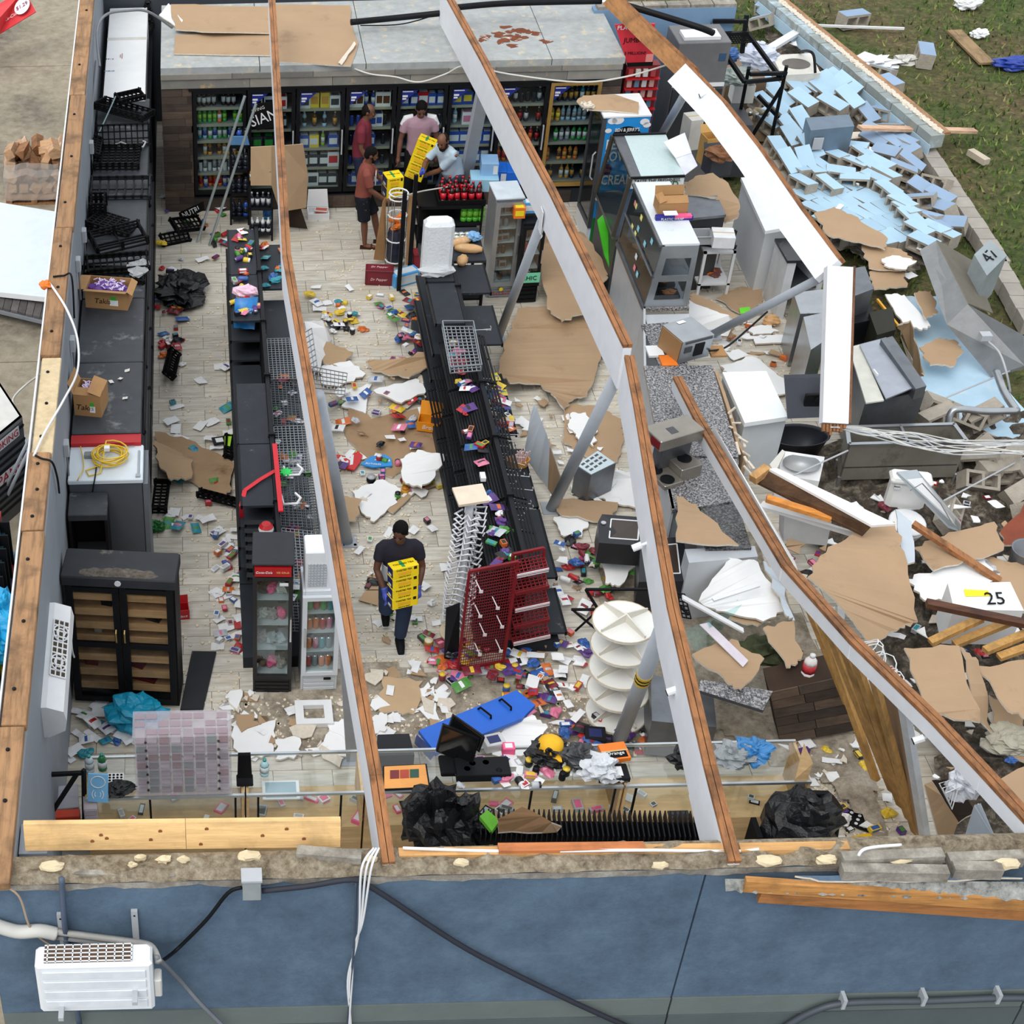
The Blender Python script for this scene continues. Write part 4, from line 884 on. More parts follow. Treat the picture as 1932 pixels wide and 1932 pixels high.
for k,(x,y)in enumerate(((553,888),(549,942))):
 p=G(x,y,1.2);b=B();b.tube([p+V((.11*cx,.1*cy,.01))for cx,cy in((-1,.7),(-.8,-1),(.6,-.9),(1,.1),(.5,1))],.016,5);b.done('white_hook_ring',WHITE,None,label=('upper' if k==0 else 'lower')+' white plastic bracket on the wire shelves by the green star',cat='bracket',group='white brackets on the wire shelves')
S2=rack('gondola_shelving','long black double-sided shelving unit in the middle of the shop',3.4,5.5,12.3,1.36,(.42,.5))
shelf(S2,3.0,3.37,10.25,11.25,1.36);shelf(S2,3.0,3.37,11.3,12.25,1.36);shelf(S2,3.43,3.9,10.3,11.25,1.0,lip='r');shelf(S2,3.43,3.92,11.5,12.25,1.05,lip='r')
for z in(.5,.9):shelf(S2,3.0,3.37,10.25,12.25,z)
shelf(S2,3.43,3.98,7.6,8.78,.42,lip='r');shelf(S2,3.43,3.98,6.3,7.55,.42,lip='r');shelf(S2,3.43,3.96,5.5,6.25,.3,lip='r')
shelf(S2,3.43,3.9,8.85,10.2,.6,lip='r');random.seed(16)
def slat_shelf(o,x0,x1,y0,y1,z,dz,n=11):
 b=B()
 for i in range(n):x=x0+(x1-x0)*(i+.5)/n;zz=z+dz*(i+.5)/n;b.box(x-.012,y0,zz-.012,x+.012,y1,zz)
 for y in(y0,(y0+y1)/2,y1-.02):b.prism([(x0,y,z-.01),(x1,y,z+dz-.01),(x1,y+.02,z+dz-.01),(x0,y+.02,z-.01)],(0,0,-.014))
 return b.done('slatted_shelf',BLACK,o,world=True)
for k in range(4):
 y0=5.55+k*1.16
 for z,x0 in((.42,2.93),(.78,2.97),(1.16,3.02)):slat_shelf(S2,x0,3.36,y0,y0+1.1,z,.12)
 slat_shelf(S2,3.42,3.62,y0,y0+1.1,1.3,-.06,5)
HK=M((206,210,214),.3,.6);hkb=B();hkb.tube([(0,0,.03),(.3,0,0),(.31,0,.03)],.004,4);hkb.box(.3,-.016,.0,.305,.016,.04);hme=mesh(hkb,HK)
for k in range(32):
 y=6.9+random.uniform(0,4.1);z=random.choice((.55,.75,.95,1.15));item(hme,V((3.44,y,z))-V(S2.location),(0,random.uniform(-.1,.25),random.uniform(-.15,.15)),'peg_hook',parent=S2)
o=thing('wire_rack','grey wire rack lying on top of the middle shelving','rack',G(868,700,1.4));q=[G(834,617,1.52),G(892,617,1.52),G(908,700,1.46),G(850,705,1.46)];grid(o,q,7,14,.006,WIRE,'tray_grid');q2=[p+V((0,0,.09))for p in q]
b=B();[b.bar(q2[i],q2[(i+1)%4],.012,.012)for i in range(4)];[b.bar(q[i],q2[i],.01,.01)for i in range(4)];b.done('rim',WIRE,o,world=True)
# slim fridges at the near end of the left shelving
A,Q=G(477,1311,0),G(549,1312,0);hh=zat(A,1066)
f=fridge('drinks_fridge','slim black glass-door fridge with red header',A,Q,.5,hh,M((32,33,36),.4),4,.16,.24,.045,group='slim glass-door fridges',inner=M((150,156,160),.5));rw=f['w']
b=B();b.box(.02,-.01,hh-.15,rw-.02,.05,hh-.03);hd=b.done('header',M((180,24,30),.4),f);txt('Coca-Cola',hd,(rw*.28,-.012,hh-.09),(1,0,0),(0,0,1),.17,WHITE,shear=.25);txt('ICE COLD',hd,(rw*.74,-.012,hh-.09),(1,0,0),(0,0,1),.13,M((236,190,120),.5));b=B();b.box(rw-.14,-.004,hh-.28,rw-.05,0,hh-.24);b.done('sticker',WHITE,f)
b=B();b.bbox(-.01,-.01,hh,rw+.01,.52,hh+.02,.008);b.done('top',M((52,54,58),.5),f)
random.seed(9)
for k in range(4):
 z=.27+(f['z1']-.27)*k/4
 for j in range(3):b=B();b.blob((0,0,.05),.07,.06,.07,.4,3,k*5+j,7,flat=-.04);item(mesh(b,random.choice([OFFW,LGREY,M((160,150,146),.5),BLACK,PINK])),FR[f.name]@V((.1+j*.1,.2,z)),(0,0,j),'ice_bag','crumpled pale bag on a shelf inside the slim black fridge','bag','bags inside the slim black fridge')
A,Q=G(567,1308,0),G(635,1306,0);hh=zat(A,1122)
f=fridge('drinks_fridge','slim white glass-door fridge beside the black one',A,Q,.46,hh,M((206,212,218),.4,var=.04),4,.04,.26,.05,group='slim glass-door fridges',hand='l',inner=M((160,176,180),.5));rw=f['w']
b=B();b.box(rw*.62,-.006,.2,rw*.82,0,.235);b.done('display',BLACK,f);cans=[ck('teal'),ck('pink'),ck('red'),ck('green'),ck('grey'),ck('orange')]
for k in range(4):shelf_goods(f,.05,rw-.05,.14,.29+(f['z1']-.29)*k/4,cans,'inside the slim white fridge','cans inside the slim white fridge',.072)
A,Q=G(575,1110,hh+.02),G(622,1110,hh+.02);o=thing('countertop_cabinet','white perforated-front unit standing on the slim white fridge','cabinet',(A.x,A.y,hh),0);w_=Q.x-A.x
b=B();b.bbox(0,0,0,w_,.3,.5,.01);b.done('body',M((224,228,232),.4,var=.03),o);b=B();[b.bbox(.03+i*(w_-.06)/6,-.012,.05+j*.035,.03+(i+.8)*(w_-.06)/6,0,.05+j*.035+.024,.003)for i in range(6)for j in range(9)];b.done('vent_grid',M((180,186,194),.5),o,kind='stuff')
o=thing('treat_bag','bright blue printed treat bag hanging over the left shelving','bag',G(463,625,1.1));b=B();vs=[];fs=[]
q=[G(443,563,1.5),G(487,560,1.5),G(480,622,1.15),G(441,618,1.15)]
for j in range(7):
 for i in range(7):
  u,v=i/6,j/6;p=q[0]*(1-u)*(1-v)+q[1]*u*(1-v)+q[2]*u*v+q[3]*(1-u)*v;p=p+V((0,-.7,.7))*.05*(1-(2*u-1)**2)*(1-(2*v-1)**2)+V((0,0,.015*mnoise.noise(V((u*5,v*5,1)))));vs.append(tuple(p))
fs=[(j*7+i,j*7+i+7,j*7+i+8,j*7+i+1)for j in range(6)for i in range(6)];b.add(vs,fs);b.done('bag_front',M((24,120,190),.35,var=.3,s=9),o,world=True,smooth=True)
c=(q[0]+q[1]+q[2]+q[3])/4;u=q[1]-q[0];v=q[0]-q[3];txt('COTTON\nCANDY',o,c+V((0,-.7,.7))*.075,u,v,.2,M((190,226,240),.5),world=True)
b=B();b.blob(G(463,552,1.42),.16,.1,.09,.3,3,8,8);b.done('candy_bag',M((230,190,210),.4,var=.3,s=12),None,label='pink and white bag of sweets behind the blue treat bag',cat='bag')
# back displays
def display_rack(label,A,Q,d,h,n,m=BLACK,group=None,name='display_rack'):
 rz,w_=fr(A,Q);o=thing(name,label,'display rack',A,rz,group);b=B()
 for x in(0,w_-.03):
  for y in(0,d-.03):b.box(x,y,0,x+.03,y+.03,h)
 b.each('post',m,o)
 for k in range(n):
  z=.1+(h-.15)*k/(n-1);b=B();b.box(0,0,z,w_,d,z+.02);b.box(0,0,z+.02,w_,.01,z+.05);b.done('shelf',m,o)
 o['w']=w_;return o
o=display_rack('black bottle rack with blue header beside the walk-in cooler doors',G(434,425,0),G(471,425,0),.35,1.35,4);w_=o['w']
b=B();b.prism([(0,0,1.36),(w_,0,1.36),(w_*.9,0,1.5),(w_*.1,0,1.5)],(0,.02,0));b.done('header_card',M((90,140,190),.4),o)
for k in range(4):shelf_goods(o,.0,w_,.08,.12+1.2*k/3-.0,[bk('dark','dark','dark',.045,.28),bk('blue','dark','dark',.045,.28)],'on the black rack with blue header','bottles on the blue header rack',.1)
o=display_rack('low black rack of yellow-capped bottles behind the left shelving',G(470,455,0),G(515,455,0),.4,1.0,3);
for k,(st)in enumerate(([bk('white','dark')],[bk('dark','white')],[bk('gold','white','yellow',.035,.2)])):shelf_goods(o,0,o['w'],.1,.12+.85*k/2,st,'on the low black rack','bottles on the low black rack',.085)
item(bottle_me(CG(90,170,220),CG(60,130,210),WHITE,.075,.28),G(505,412,.14),name='water_jug',label='large blue bottle on the shelving end near the cardboard display',cat='bottle')
o=thing('cardboard_display','tall folded brown cardboard display beside the straight beam','cardboard',G(545,400,0));b=B();b.prism([G(473,350,1.0),G(473,278,1.6),G(512,276,1.6),G(512,350,1.0)],(0,.02,0));b.prism([G(528,400,.45),G(534,275,1.5),G(572,272,1.5),G(581,330,.95),G(578,392,.4)],(0,.02,0));b.prism([G(512,350,1.0),G(512,276,1.6),G(534,275,1.5),G(528,400,.45)],(0,.02,0));b.each('panel',CARD,o,world=True)
b=B();b.prism([G(474,308,1.3),G(511,308,1.3),G(511,324,1.2),G(474,324,1.2)],(0,-.03,.01));b.done('dark_slot',MATTE,o,world=True)
b=B();b.prism([G(540,368,.62),G(560,370,.6),G(580,432,.05),G(543,428,.03)],(0,.03,0));b.done('leaning_board',M((52,42,36),.7),None,label='dark brown board leaning at the foot of the cardboard display',cat='board')
o=thing('ring_rack','tall wire ring rack with dark picture bag and cardboard sides','rack',G(742,505,0));c=G(744,500,0);zt=zat(c,372)
b=B();[b.tube([c+V((.14*math.cos(a),.14*math.sin(a),z))for a in[i*.524 for i in range(12)]],.012,5,True)for z in(.1,.45,.85,1.2,zt)];b.each('ring',WHITE,o,world=True)
b=B();[b.tube([c+V((.14*math.cos(a),.14*math.sin(a),0)),c+V((.14*math.cos(a),.14*math.sin(a),zt))],.007,4)for a in(0,1.05,2.1,3.14,4.19,5.24)];b.each('upright',WIRE,o,world=True)
b=B();b.lathe([(.12,.1),(.13,.15),(.13,.55),(.12,.6)],c,12);b.done('printed_drum',M((40,44,60),.4,var=.6,s=14),o,world=True)
random.seed(3);b=B();[b.blob(c+V((random.uniform(-.06,.06),random.uniform(-.06,.06),.62+k*.04)),.06,.05,.04,.4,3,k,6)for k in range(6)];b.done('orange_wraps',ORG,o,world=True)
b=B();b.prism([G(705,490,.1),G(722,382,zt*.95),G(728,372,zt),G(728,492,.05)],(0,.02,0));b.prism([G(766,500,.05),G(770,370,zt),G(782,368,zt),G(782,502,.05)],(0,.02,0));b.each('cardboard_side',CARDB,o,world=True)
for k,(x0,y0,x1,y1)in enumerate(((752,548,758,362),(772,520,776,330))):
 p=G(x0,y0,.0);b=B();b.box(p.x-.03,p.y-.02,0,p.x+.03,p.y+.02,zat(p,y1));b.done('black_post',BLACK,None,label=('front' if k==0 else 'rear')+' of two black posts beside the wire ring rack',cat='post',group='black posts at the ring rack')
A,Q=G(785,470,0),G(905,468,0);o=display_rack('black two-tier rack carrying the tray of red cola bottles',A,Q,.55,.72,3);w_=o['w'];cb=bottle_me(CG(40,18,16),CG(196,30,44),CG(200,30,40),.045,.28);m_=FR[o.name];random.seed(13)
tr=thing('cola_tray','black tray of red-labelled cola bottles on the two-tier rack','tray',m_@V((w_*.66,.27,.692)));b=B();b.box(-.36,-.24,0,.36,.24,.02);b.box(-.36,-.24,.02,.36,-.22,.1);b.box(-.36,.22,.02,.36,.24,.1);b.box(-.36,-.22,.02,-.34,.22,.1);b.box(.34,-.22,.02,.36,.22,.1);b.done('crate',MATTE,tr)
for j in range(3):
 for i in range(6):item(cb,m_@V((w_*.66-.28+i*.11,.1+j*.15,.714)),(random.uniform(-.25,.05),random.uniform(-.12,.12),0),'cola_bottle','red-labelled cola bottle standing in the black tray','bottle','cola bottles in the black tray')
for k in range(4):item(bottle_me(CG(90,190,60),CG(120,200,60),WHITE,.05,.3),m_@V((w_*.72+k*.09,.12,.406)),(0,0,0),'soda_bottle','green soda bottle on the lower tier below the cola tray','bottle','green bottles below the cola tray')
o=thing('white_wrapped_pack','tall white film-wrapped pack standing on the middle shelving end','pack',G(822,512,1.36));p=G(822,506,1.36);h_=zat(p,410);b=B();b.bbox(-.2,-.1,0,.2,.16,h_,.05);b.done('wrapped_block',M((222,226,230),.4,bump=.5,s=6,var=.04),o);b=B();b.blob((0,-.1,.06),.22,.1,.08,.4,3,3,8,flat=-.05);b.done('loose_film',FILM((220,224,228),.6),o)
o=thing('end_stand','black stand under the bread at the middle shelving end','stand',(3.42,12.36,0));b=B();b.bbox(0,0,1.01,.56,.95,1.05,.006);b.done('top',SHT,o);b=B();[b.box(x,y,0,x+.04,y+.04,1.01)for x in(0,.52)for y in(0,.91)];b.each('leg',BLACK,o);b=B();b.box(.02,.02,.4,.54,.93,.43);b.done('shelf',BLACK,o)
zs=1.05
for k,(x,y,a,lb)in enumerate(((868,462,.5,'upper long'),(884,475,-.2,'middle long'),(872,497,1.2,'lower short'))):
 b=B();b.blob((0,0,.05),.2 if k<2 else .13,.075,.065,.12,3,k,9,flat=-.05);item(mesh(b,M((200,158,110),.5,dirt=(216,190,160),ds=8),True),G(x,y,zs),(0,0,a),'bread_loaf',lb+' bagged bread loaf on the middle shelving','bread','bagged bread on the middle shelving')
o=thing('roll_pack','pack of six small white pots on the middle shelving end','pack',G(872,448,1.1));[item(can_me(M((220,226,214),.4),.04,.06),((i-1)*.085,(j-.5)*.085,0),name='pot',parent=o)for i in range(3)for j in range(2)]
bag_lump('snack_bag','pale blue bag of crisps beside the bread',G(893,452,1.08),.1,.08,.06,M((120,170,214),.35,bump=.3),knot=False,seed=4)
random.seed(18)
for k,(x,y,z,w_,c,lb)in enumerate(((913,362,.82,.42,M((150,196,220),.5),'pale blue flat case left of the blue cases'),(935,346,.82,.34,BLUE,'bright blue case with white corner, left of two'),(975,348,.82,.34,BLUE,'bright blue case beside the white beam, right of two'),(923,332,1.02,.26,M((140,180,220),.5),'small pale case on top of the blue cases'))):
 p=G(x,y,z);o=thing('drink_case',lb,'case',p,-.08,'blue drink cases behind the silver fridge');b=B();b.bbox(-w_/2,0,0,w_/2,.32,.2,.006);b.done('body',c,o);b=B();b.box(w_*.2,-.004,.03,w_*.45,0,.16);b.done('print_panel',WHITE,o)
p=G(960,352,0);b=B();b.box(p.x-.6,p.y+.1,0,p.x+.45,p.y+.95,.82);b.done('dark_stand',MATTE,None,label='dark stand under the blue drink cases',cat='stand')
for k,(x,y,c,d,w_)in enumerate(((978,392,YEL,ORG,.16),(978,408,ORG,YEL,.16),(1000,398,LBLUE,WHITE,.22))):
 item(box_me(c,d,w_,.14,.16),G(x,y,1.35),name='snack_box',label=('yellow','orange','blue and white')[k]+' small box on the black mini fridge',cat='box',group='small boxes on the black mini fridge')
A,Q=G(918,565,0),G(968,562,0);hh=zat(A,378);f=fridge('mini_fridge','slim silver glass-door fridge at the shelving end',A,Q,.5,hh,M((160,164,168),.35,.6),6,.04,.2,.07,inner=M((150,150,150),.5));rw=f['w']
b=B();b.bbox(-.01,0,hh,rw+.01,.52,hh+.02,.008);b.done('top',M((190,200,208),.35),f);txt('Red Bull',f,(rw/2,-.004,.1),(1,0,0),(0,0,1),rw*.6,RED);b=B();b.lathe([(.03,0),(.03,.004)],n=10);b.v=[(rw/2+x,-.003-z,.16+y)for x,y,z in b.v];b.done('emblem',YEL,f)
for k in range(6):shelf_goods(f,.07,rw-.07,.16,.24+(f['z1']-.24)*k/6,[ck('grey',.12),ck('brown',.12),xk('grey','brown',.1,.12)],'inside the slim silver fridge','goods inside the slim silver fridge',.09)
A,Q=G(972,575,0),G(1012,573,0);hh=zat(A,425);f=fridge('mini_fridge','black display fridge with green label beside the silver fridge',A,Q,.5,hh,BLACK,4,.03,.3,.04);rw=f['w']
b=B();b.box(.0,-.006,.36,rw,0,.52);s_=b.done('green_label',M((120,210,170),.5),f);txt('CHIC',s_,(rw*.5,-.008,.44),(1,0,0),(0,0,1),rw*.7,BLACK);b=B();b.lathe([(.05,0),(.05,.004)],n=12);b.v=[(rw*.72+x,-.004-z,hh-.18+y)for x,y,z in b.v];b.done('round_sticker',WHITE,f)
for k in range(4):shelf_goods(f,.05,rw-.05,.14,.34+(f['z1']-.34)*k/4,[ck('red'),ck('pink'),ck('dark')],'inside the black display fridge','goods inside the black display fridge',.08)
def pack(label,pa,pb,d,h,c,c2,tx=None,tc=None,group='soda cartons on the floor',z=0):
 A,Q=G(*pa,z),G(*pb,z);rz,w_=fr(A,Q);o=thing('soda_carton',label,'carton',A,rz,group);b=B();b.bbox(0,0,0,w_,d,h,.008);b.done('body',c,o);b=B();b.box(w_*.1,-.003,h*.15,w_*.9,0,h*.85);b.box(w_*.1,d*.15,h,w_*.9,d*.85,h+.002);pn=b.done('print_panel',c2,o)
 if tx:txt(tx,o,(w_/2,-.005,h*.4),(1,0,0),(0,0,1),w_*.6,tc or WHITE,shear=.2);txt(tx,o,(w_/2,d*.5,h+.003),(1,0,0),(0,1,0),w_*.6,tc or WHITE,shear=.2)
 return o
pack('maroon soda carton lying left of the wire ring rack',(688,538),(741,540),.2,.25,M((104,20,34),.4),M((116,26,40),.4),'Dr Pepper',M((230,200,200),.5));pack('light blue and white carton tipped beside the maroon soda carton',(745,545),(792,532),.2,.2,M((80,160,220),.4),M((206,216,224),.4));pack('maroon soda carton standing behind the blue one',(778,520),(798,518),.2,.35,M((120,20,34),.4),M((140,30,46),.4))
o=thing('foam_clamshell','white open foam tray on floor before the cooler doors','tray',G(600,408,0));b=B();b.box(-.17,-.12,0,.17,.12,.02);b.box(-.17,-.12,.02,.17,-.1,.1);b.box(-.17,.1,.02,.17,.12,.1);b.box(-.17,-.1,.02,-.15,.1,.1);b.box(.15,-.1,.02,.17,.1,.1);b.done('tray',WHITE,o);b=B();b.prism([(-.17,.13,.1),(.17,.13,.1),(.15,.2,.36),(-.15,.2,.36)],(0,.02,0));b.done('lid',WHITE,o)
pack('small white and red food carton before the cooler doors',(592,410),(618,412),.12,.12,OFFW,M((190,80,70),.5),group=None)
# people
def loft(b,rings,n=16):
 """rings: (centre, side half-vector, forward half-vector)"""
 vs=[];
 for c,u,v in rings:
  c,u,v=V(c),V(u),V(v);vs+=[tuple(c+u*math.cos(2*math.pi*i/n)+v*math.sin(2*math.pi*i/n))for i in range(n)]
 fs=[tuple(range(n-1,-1,-1)),tuple(range((len(rings)-1)*n,len(rings)*n))]
 for j in range(len(rings)-1):
  for i in range(n):q=(i+1)%n;fs.append((j*n+i,j*n+q,j*n+n+q,j*n+n+i))
 b.add(vs,fs)
def ball(b,c,rx,ry=None,rz=None,n=8,m=None):
 c=V(c);ry=ry or rx;rz=rz or rx;vs=[];fs=[];k=12
 for j in range(n+1):
  t=math.pi*j/n
  for i in range(k):
   p=V((rx*math.sin(t)*math.cos(i*6.2832/k),ry*math.sin(t)*math.sin(i*6.2832/k),rz*math.cos(t)));vs.append(tuple(c+(m@p if m else p)))
 for j in range(n):
  for i in range(k):q=(i+1)%k;fs.append((j*k+i,(j+1)*k+i,(j+1)*k+q,j*k+q))
 b.add(vs,fs)
def rem(o,vox,it=4):
 r=o.modifiers.new('join','REMESH');r.mode='VOXEL';r.voxel_size=vox;r.use_smooth_shade=True
 s=o.modifiers.new('soft','SMOOTH');s.iterations=it;s.factor=.5;return o
def hand(b,w,d,side,curl=.5,k=1):
 """palm, four jointed fingers and a thumb; w wrist, d pointing direction, side towards the thumb"""
 w,d,side=V(w),V(d).normalized(),V(side);side=(side-d*side.dot(d)).normalized();nrm=d.cross(side)
 b.tube([w-d*.03,w,w+d*.05*k,w+d*.085*k],[.028,.03,.04*k,.034*k],10)
 for i,(o,L)in enumerate(((.026,.075),(.009,.085),(-.009,.08),(-.026,.06))):
  a=w+d*.08*k+side*o*k;m1=a+(d*math.cos(curl*.5)+nrm*math.sin(curl*.5))*L*.5*k;m2=m1+(d*math.cos(curl*1.4)+nrm*math.sin(curl*1.4))*L*.5*k;b.tube([a-d*.02,a,m1,m2],[.0095*k,.0095*k,.0088*k,.0068*k],7)
 a=w+d*.03*k+side*.028*k;m1=a+(d*.6+side*.7+nrm*.2).normalized()*.035*k;m2=m1+(d*.9+side*.2+nrm*.4).normalized()*.032*k;b.tube([a-side*.015,a,m1,m2],[.012,.012,.0105,.008],7)
def person(label,loc,rz,J,skin,shirt,legs,hairc,shoes,sc=1,long_=True,gloves=None,sleeve=.55,beard=None,yaw=0,pitch=0,roll=0,belly=0,shirt2=None,bald=False):
 o=thing('person',label,'person',loc,rz);o.scale=(sc,)*3;FR[o.name]=FR[o.name]@Matrix.Scale(sc,4)
 j={k:V(v)for k,v in J.items()};SK=M(skin,.55,var=.06,s=8);X=(j['sl']-j['sr']).normalized();hx=(j['hl']-j['hr']).normalized()
 def tor(b,e,top=True):
  pv,ch,nk=j['pelvis'],j['chest'],j['neck'];d1=(ch-pv).normalized();f1=d1.cross(hx).normalized();d2=(nk-ch).normalized();f2=d2.cross(X).normalized();W=(j['sl']-j['sr']).length/2
  R_=[(pv-d1*.1,hx*(.155+e),f1*(.115+e)),(pv,hx*(.168+e),f1*(.122+e+belly*.4)),(pv+d1*.12,(hx+X).normalized()*(.152+e),f1*(.115+e+belly)),(lerp(pv,ch,.65),X*(.158+e),f1*(.118+e+belly*.6)),(ch,X*(.172+e),f2*(.122+e)),(lerp(ch,nk,.5),X*(W*.96+e),f2*(.11+e))]
  if top:R_+=[(lerp(ch,nk,.78),X*(W*.82+e),f2*(.09+e)),(nk,X*(.075+e*.6),f2*(.068+e*.6)),(nk+d2*.03,X*(.058+e*.3),f2*(.058+e*.3))]
  loft(b,R_)
 b=B();tor(b,-.012);hm=Matrix.Rotation(yaw,3,'Z')@Matrix.Rotation(roll,3,'Y')@Matrix.Rotation(pitch,3,'X');hc=j['head'];T=lambda p:hc+hm@V(p)
 b.tube([j['neck']-V((0,0,.06)),lerp(j['neck'],hc,.4),T((0,.02,-.05))],[.062,.056,.055],12)
 ball(b,T((0,.012,.025)),.078,.098,.1,10,hm);ball(b,T((0,-.03,-.05)),.058,.062,.062,8,hm);ball(b,T((0,-.055,-.085)),.03,.026,.026,6,hm)
 b.tube([T((0,-.078,.02)),T((0,-.105,-.022)),T((0,-.09,-.034))],[.009,.017,.012],8)
 for s in(-1,1):ball(b,T((s*.08,.015,.0)),.012,.022,.034,6,hm);ball(b,T((s*.032,-.078,-.008)),.026,.02,.02,6,hm)
 b.tube([T((-.022,-.09,-.058)),T((0,-.1,-.056)),T((.022,-.09,-.058))],[.006,.011,.006],6)
 for s in 'lr':
  S_,E,W_=j['s'+s],j['e'+s],j['w'+s];b.tube([lerp(j['neck'],S_,.6),S_,lerp(S_,E,.35),E,lerp(E,W_,.3),W_],[.036,.046,.05,.04,.042,.028],12)
  if not gloves:hand(b,W_,j['d'+s],j.get('t'+s,V((0,0,1))),J.get('c'+s,.6)if not isinstance(J.get('c'+s),tuple)else .6)
  H_,K,A_=j['h'+s],j['k'+s],j['a'+s];b.tube([H_+V((0,0,.04)),H_,lerp(H_,K,.5),K,lerp(K,A_,.35),A_],[.085,.09,.075,.056,.056,.036],12)
  t=j['f'+s];b.tube([A_+V((0,0,.01)),A_-V((0,0,.045)),lerp(A_,t,.55)-V((0,0,.03)),t],[.036,.036,.04,.026],10)
 body=rem(b.done('body',SK,o),.011,3)
 if gloves:
  b=B()
  for s in 'lr':hand(b,j['w'+s],j['d'+s],j.get('t'+s,V((0,0,1))),.6,1.08);b.tube([j['w'+s]-V(j['d'+s]).normalized()*.05,j['w'+s]],[.036,.034],10)
  rem(b.done('gloves',M(gloves,.5),o),.0075,2)
 b=B();tor(b,.012)
 for s in 'lr':
  S_,E=j['s'+s],j['e'+s];b.tube([lerp(j['neck'],S_,.35)-V((0,0,.02)),lerp(j['neck'],S_,.85)-V((0,0,.008)),lerp(S_,E,.12),lerp(S_,E,sleeve*.6),lerp(S_,E,sleeve)],[.05,.068,.073,.07,.067],12)
 sh=rem(b.done('shirt',M(shirt,.85,var=.1,s=9,bump=.15),o),.014,3)
 if shirt2:
  b=B()
  for q in shirt2[1]:q(b,j)
  [rem(c_,.012,2)for c_ in[b.done('shirt_panel',M(shirt2[0],.85,var=.06),o)]]if len(b.st)<2 else rem(b.each('shirt_panel',M(shirt2[0],.85,var=.06),o),.012,2)
 b=B();d1=(j['chest']-j['pelvis']).normalized();f1=d1.cross(hx).normalized()
 loft(b,[(j['pelvis']-d1*.13,hx*.16,f1*.12),(j['pelvis']-d1*.04,hx*.182,f1*.135),(j['pelvis']+d1*.05,hx*.17,f1*.128)])
 for s in 'lr':
  H_,K,A_=j['h'+s],j['k'+s],j['a'+s]
  if long_:b.tube([H_+V((0,0,.03)),lerp(H_,K,.4),K,lerp(K,A_,.4),lerp(K,A_,.92)],[.11,.104,.088,.08,.07],12)
  else:b.tube([H_+V((0,0,.03)),lerp(H_,K,.5),lerp(H_,K,.92)],[.108,.108,.105],12)
 rem(b.done('trousers' if long_ else 'shorts',legs if not isinstance(legs,tuple)else M(legs,.85,var=.18,s=8),o),.014,2)
 for s in 'lr':
  A_,t=j['a'+s],j['f'+s];d=(t-A_);d.z=0;d.normalize();b=B()
  if shoes[1]=='shoe':
   b.tube([A_-d*.05-V((0,0,.04)),A_-V((0,0,.03)),lerp(A_,t,.6),t+d*.03],[.048,.058,.052,.038],10);s_=rem(b.done('shoe',M(shoes[0],.6),o),.01,2);b=B();m_=lerp(A_,t,.5);b.bar(A_-d*.06-V((0,0,.078)),t+d*.03-V((0,0,.02)),.08,.018);b.done('sole',WHITE,s_)
  else:
   b.bar(A_-d*.07-V((0,0,.075)),t+d*.04-V((0,0,.022)),.095,.02);s_=b.done('sandal',M(shoes[0],.6),o);b=B();b.tube([lerp(A_,t,.6)+V((-d.y,d.x,0))*.05-V((0,0,.03)),lerp(A_,t,.62)+V((0,0,.018)),lerp(A_,t,.6)-V((-d.y,d.x,0))*.05-V((0,0,.03))],.014,6);b.done('strap',M(shoes[0],.6),s_)
 b=B();HM=M(hairc,.8,var=.3,s=30,bump=.4)
 if bald:ball(b,T((0,.035,.03)),.083,.088,.085,10,hm)
 else:ball(b,T((0,.024,.045)),.087,.1,.092,10,hm)
 ball(b,T((0,.06,-.005)),.076,.06,.075,8,hm)
 for s in(-1,1):ball(b,T((s*.072,.01,.025)),.014,.03,.04,6,hm)
 rem(b.done('hair',HM,o),.01,1)
 b=B()
 for s in(-1,1):b.tube([T((s*.014,-.092,.022)),T((s*.034,-.09,.028)),T((s*.054,-.077,.02))],.005,5);ball(b,T((s*.033,-.088,.004)),.011,.007,.006,6,hm)
 b.done('eyes_and_brows',M((22,16,14),.5),o)
 if beard:
  b=B();ball(b,T((0,-.058,-.086)),.052,.045,.04,8,hm);[b.tube([T((s*.074,-.005,-.01)),T((s*.066,-.035,-.06)),T((0,-.085,-.09))],[.012,.018,.02],8)for s in(-1,1)];b.tube([T((-.03,-.093,-.052)),T((0,-.104,-.046)),T((.03,-.093,-.052))],.007,6);rem(b.done('beard',HM,o),.008,1)
 return o
TEA=M((246,214,24),.4,var=.06);TEAB=M((26,34,92),.4);INK=M((40,34,20),.5);TEAG=M((40,150,90),.45);TEAO=M((240,180,40),.45)
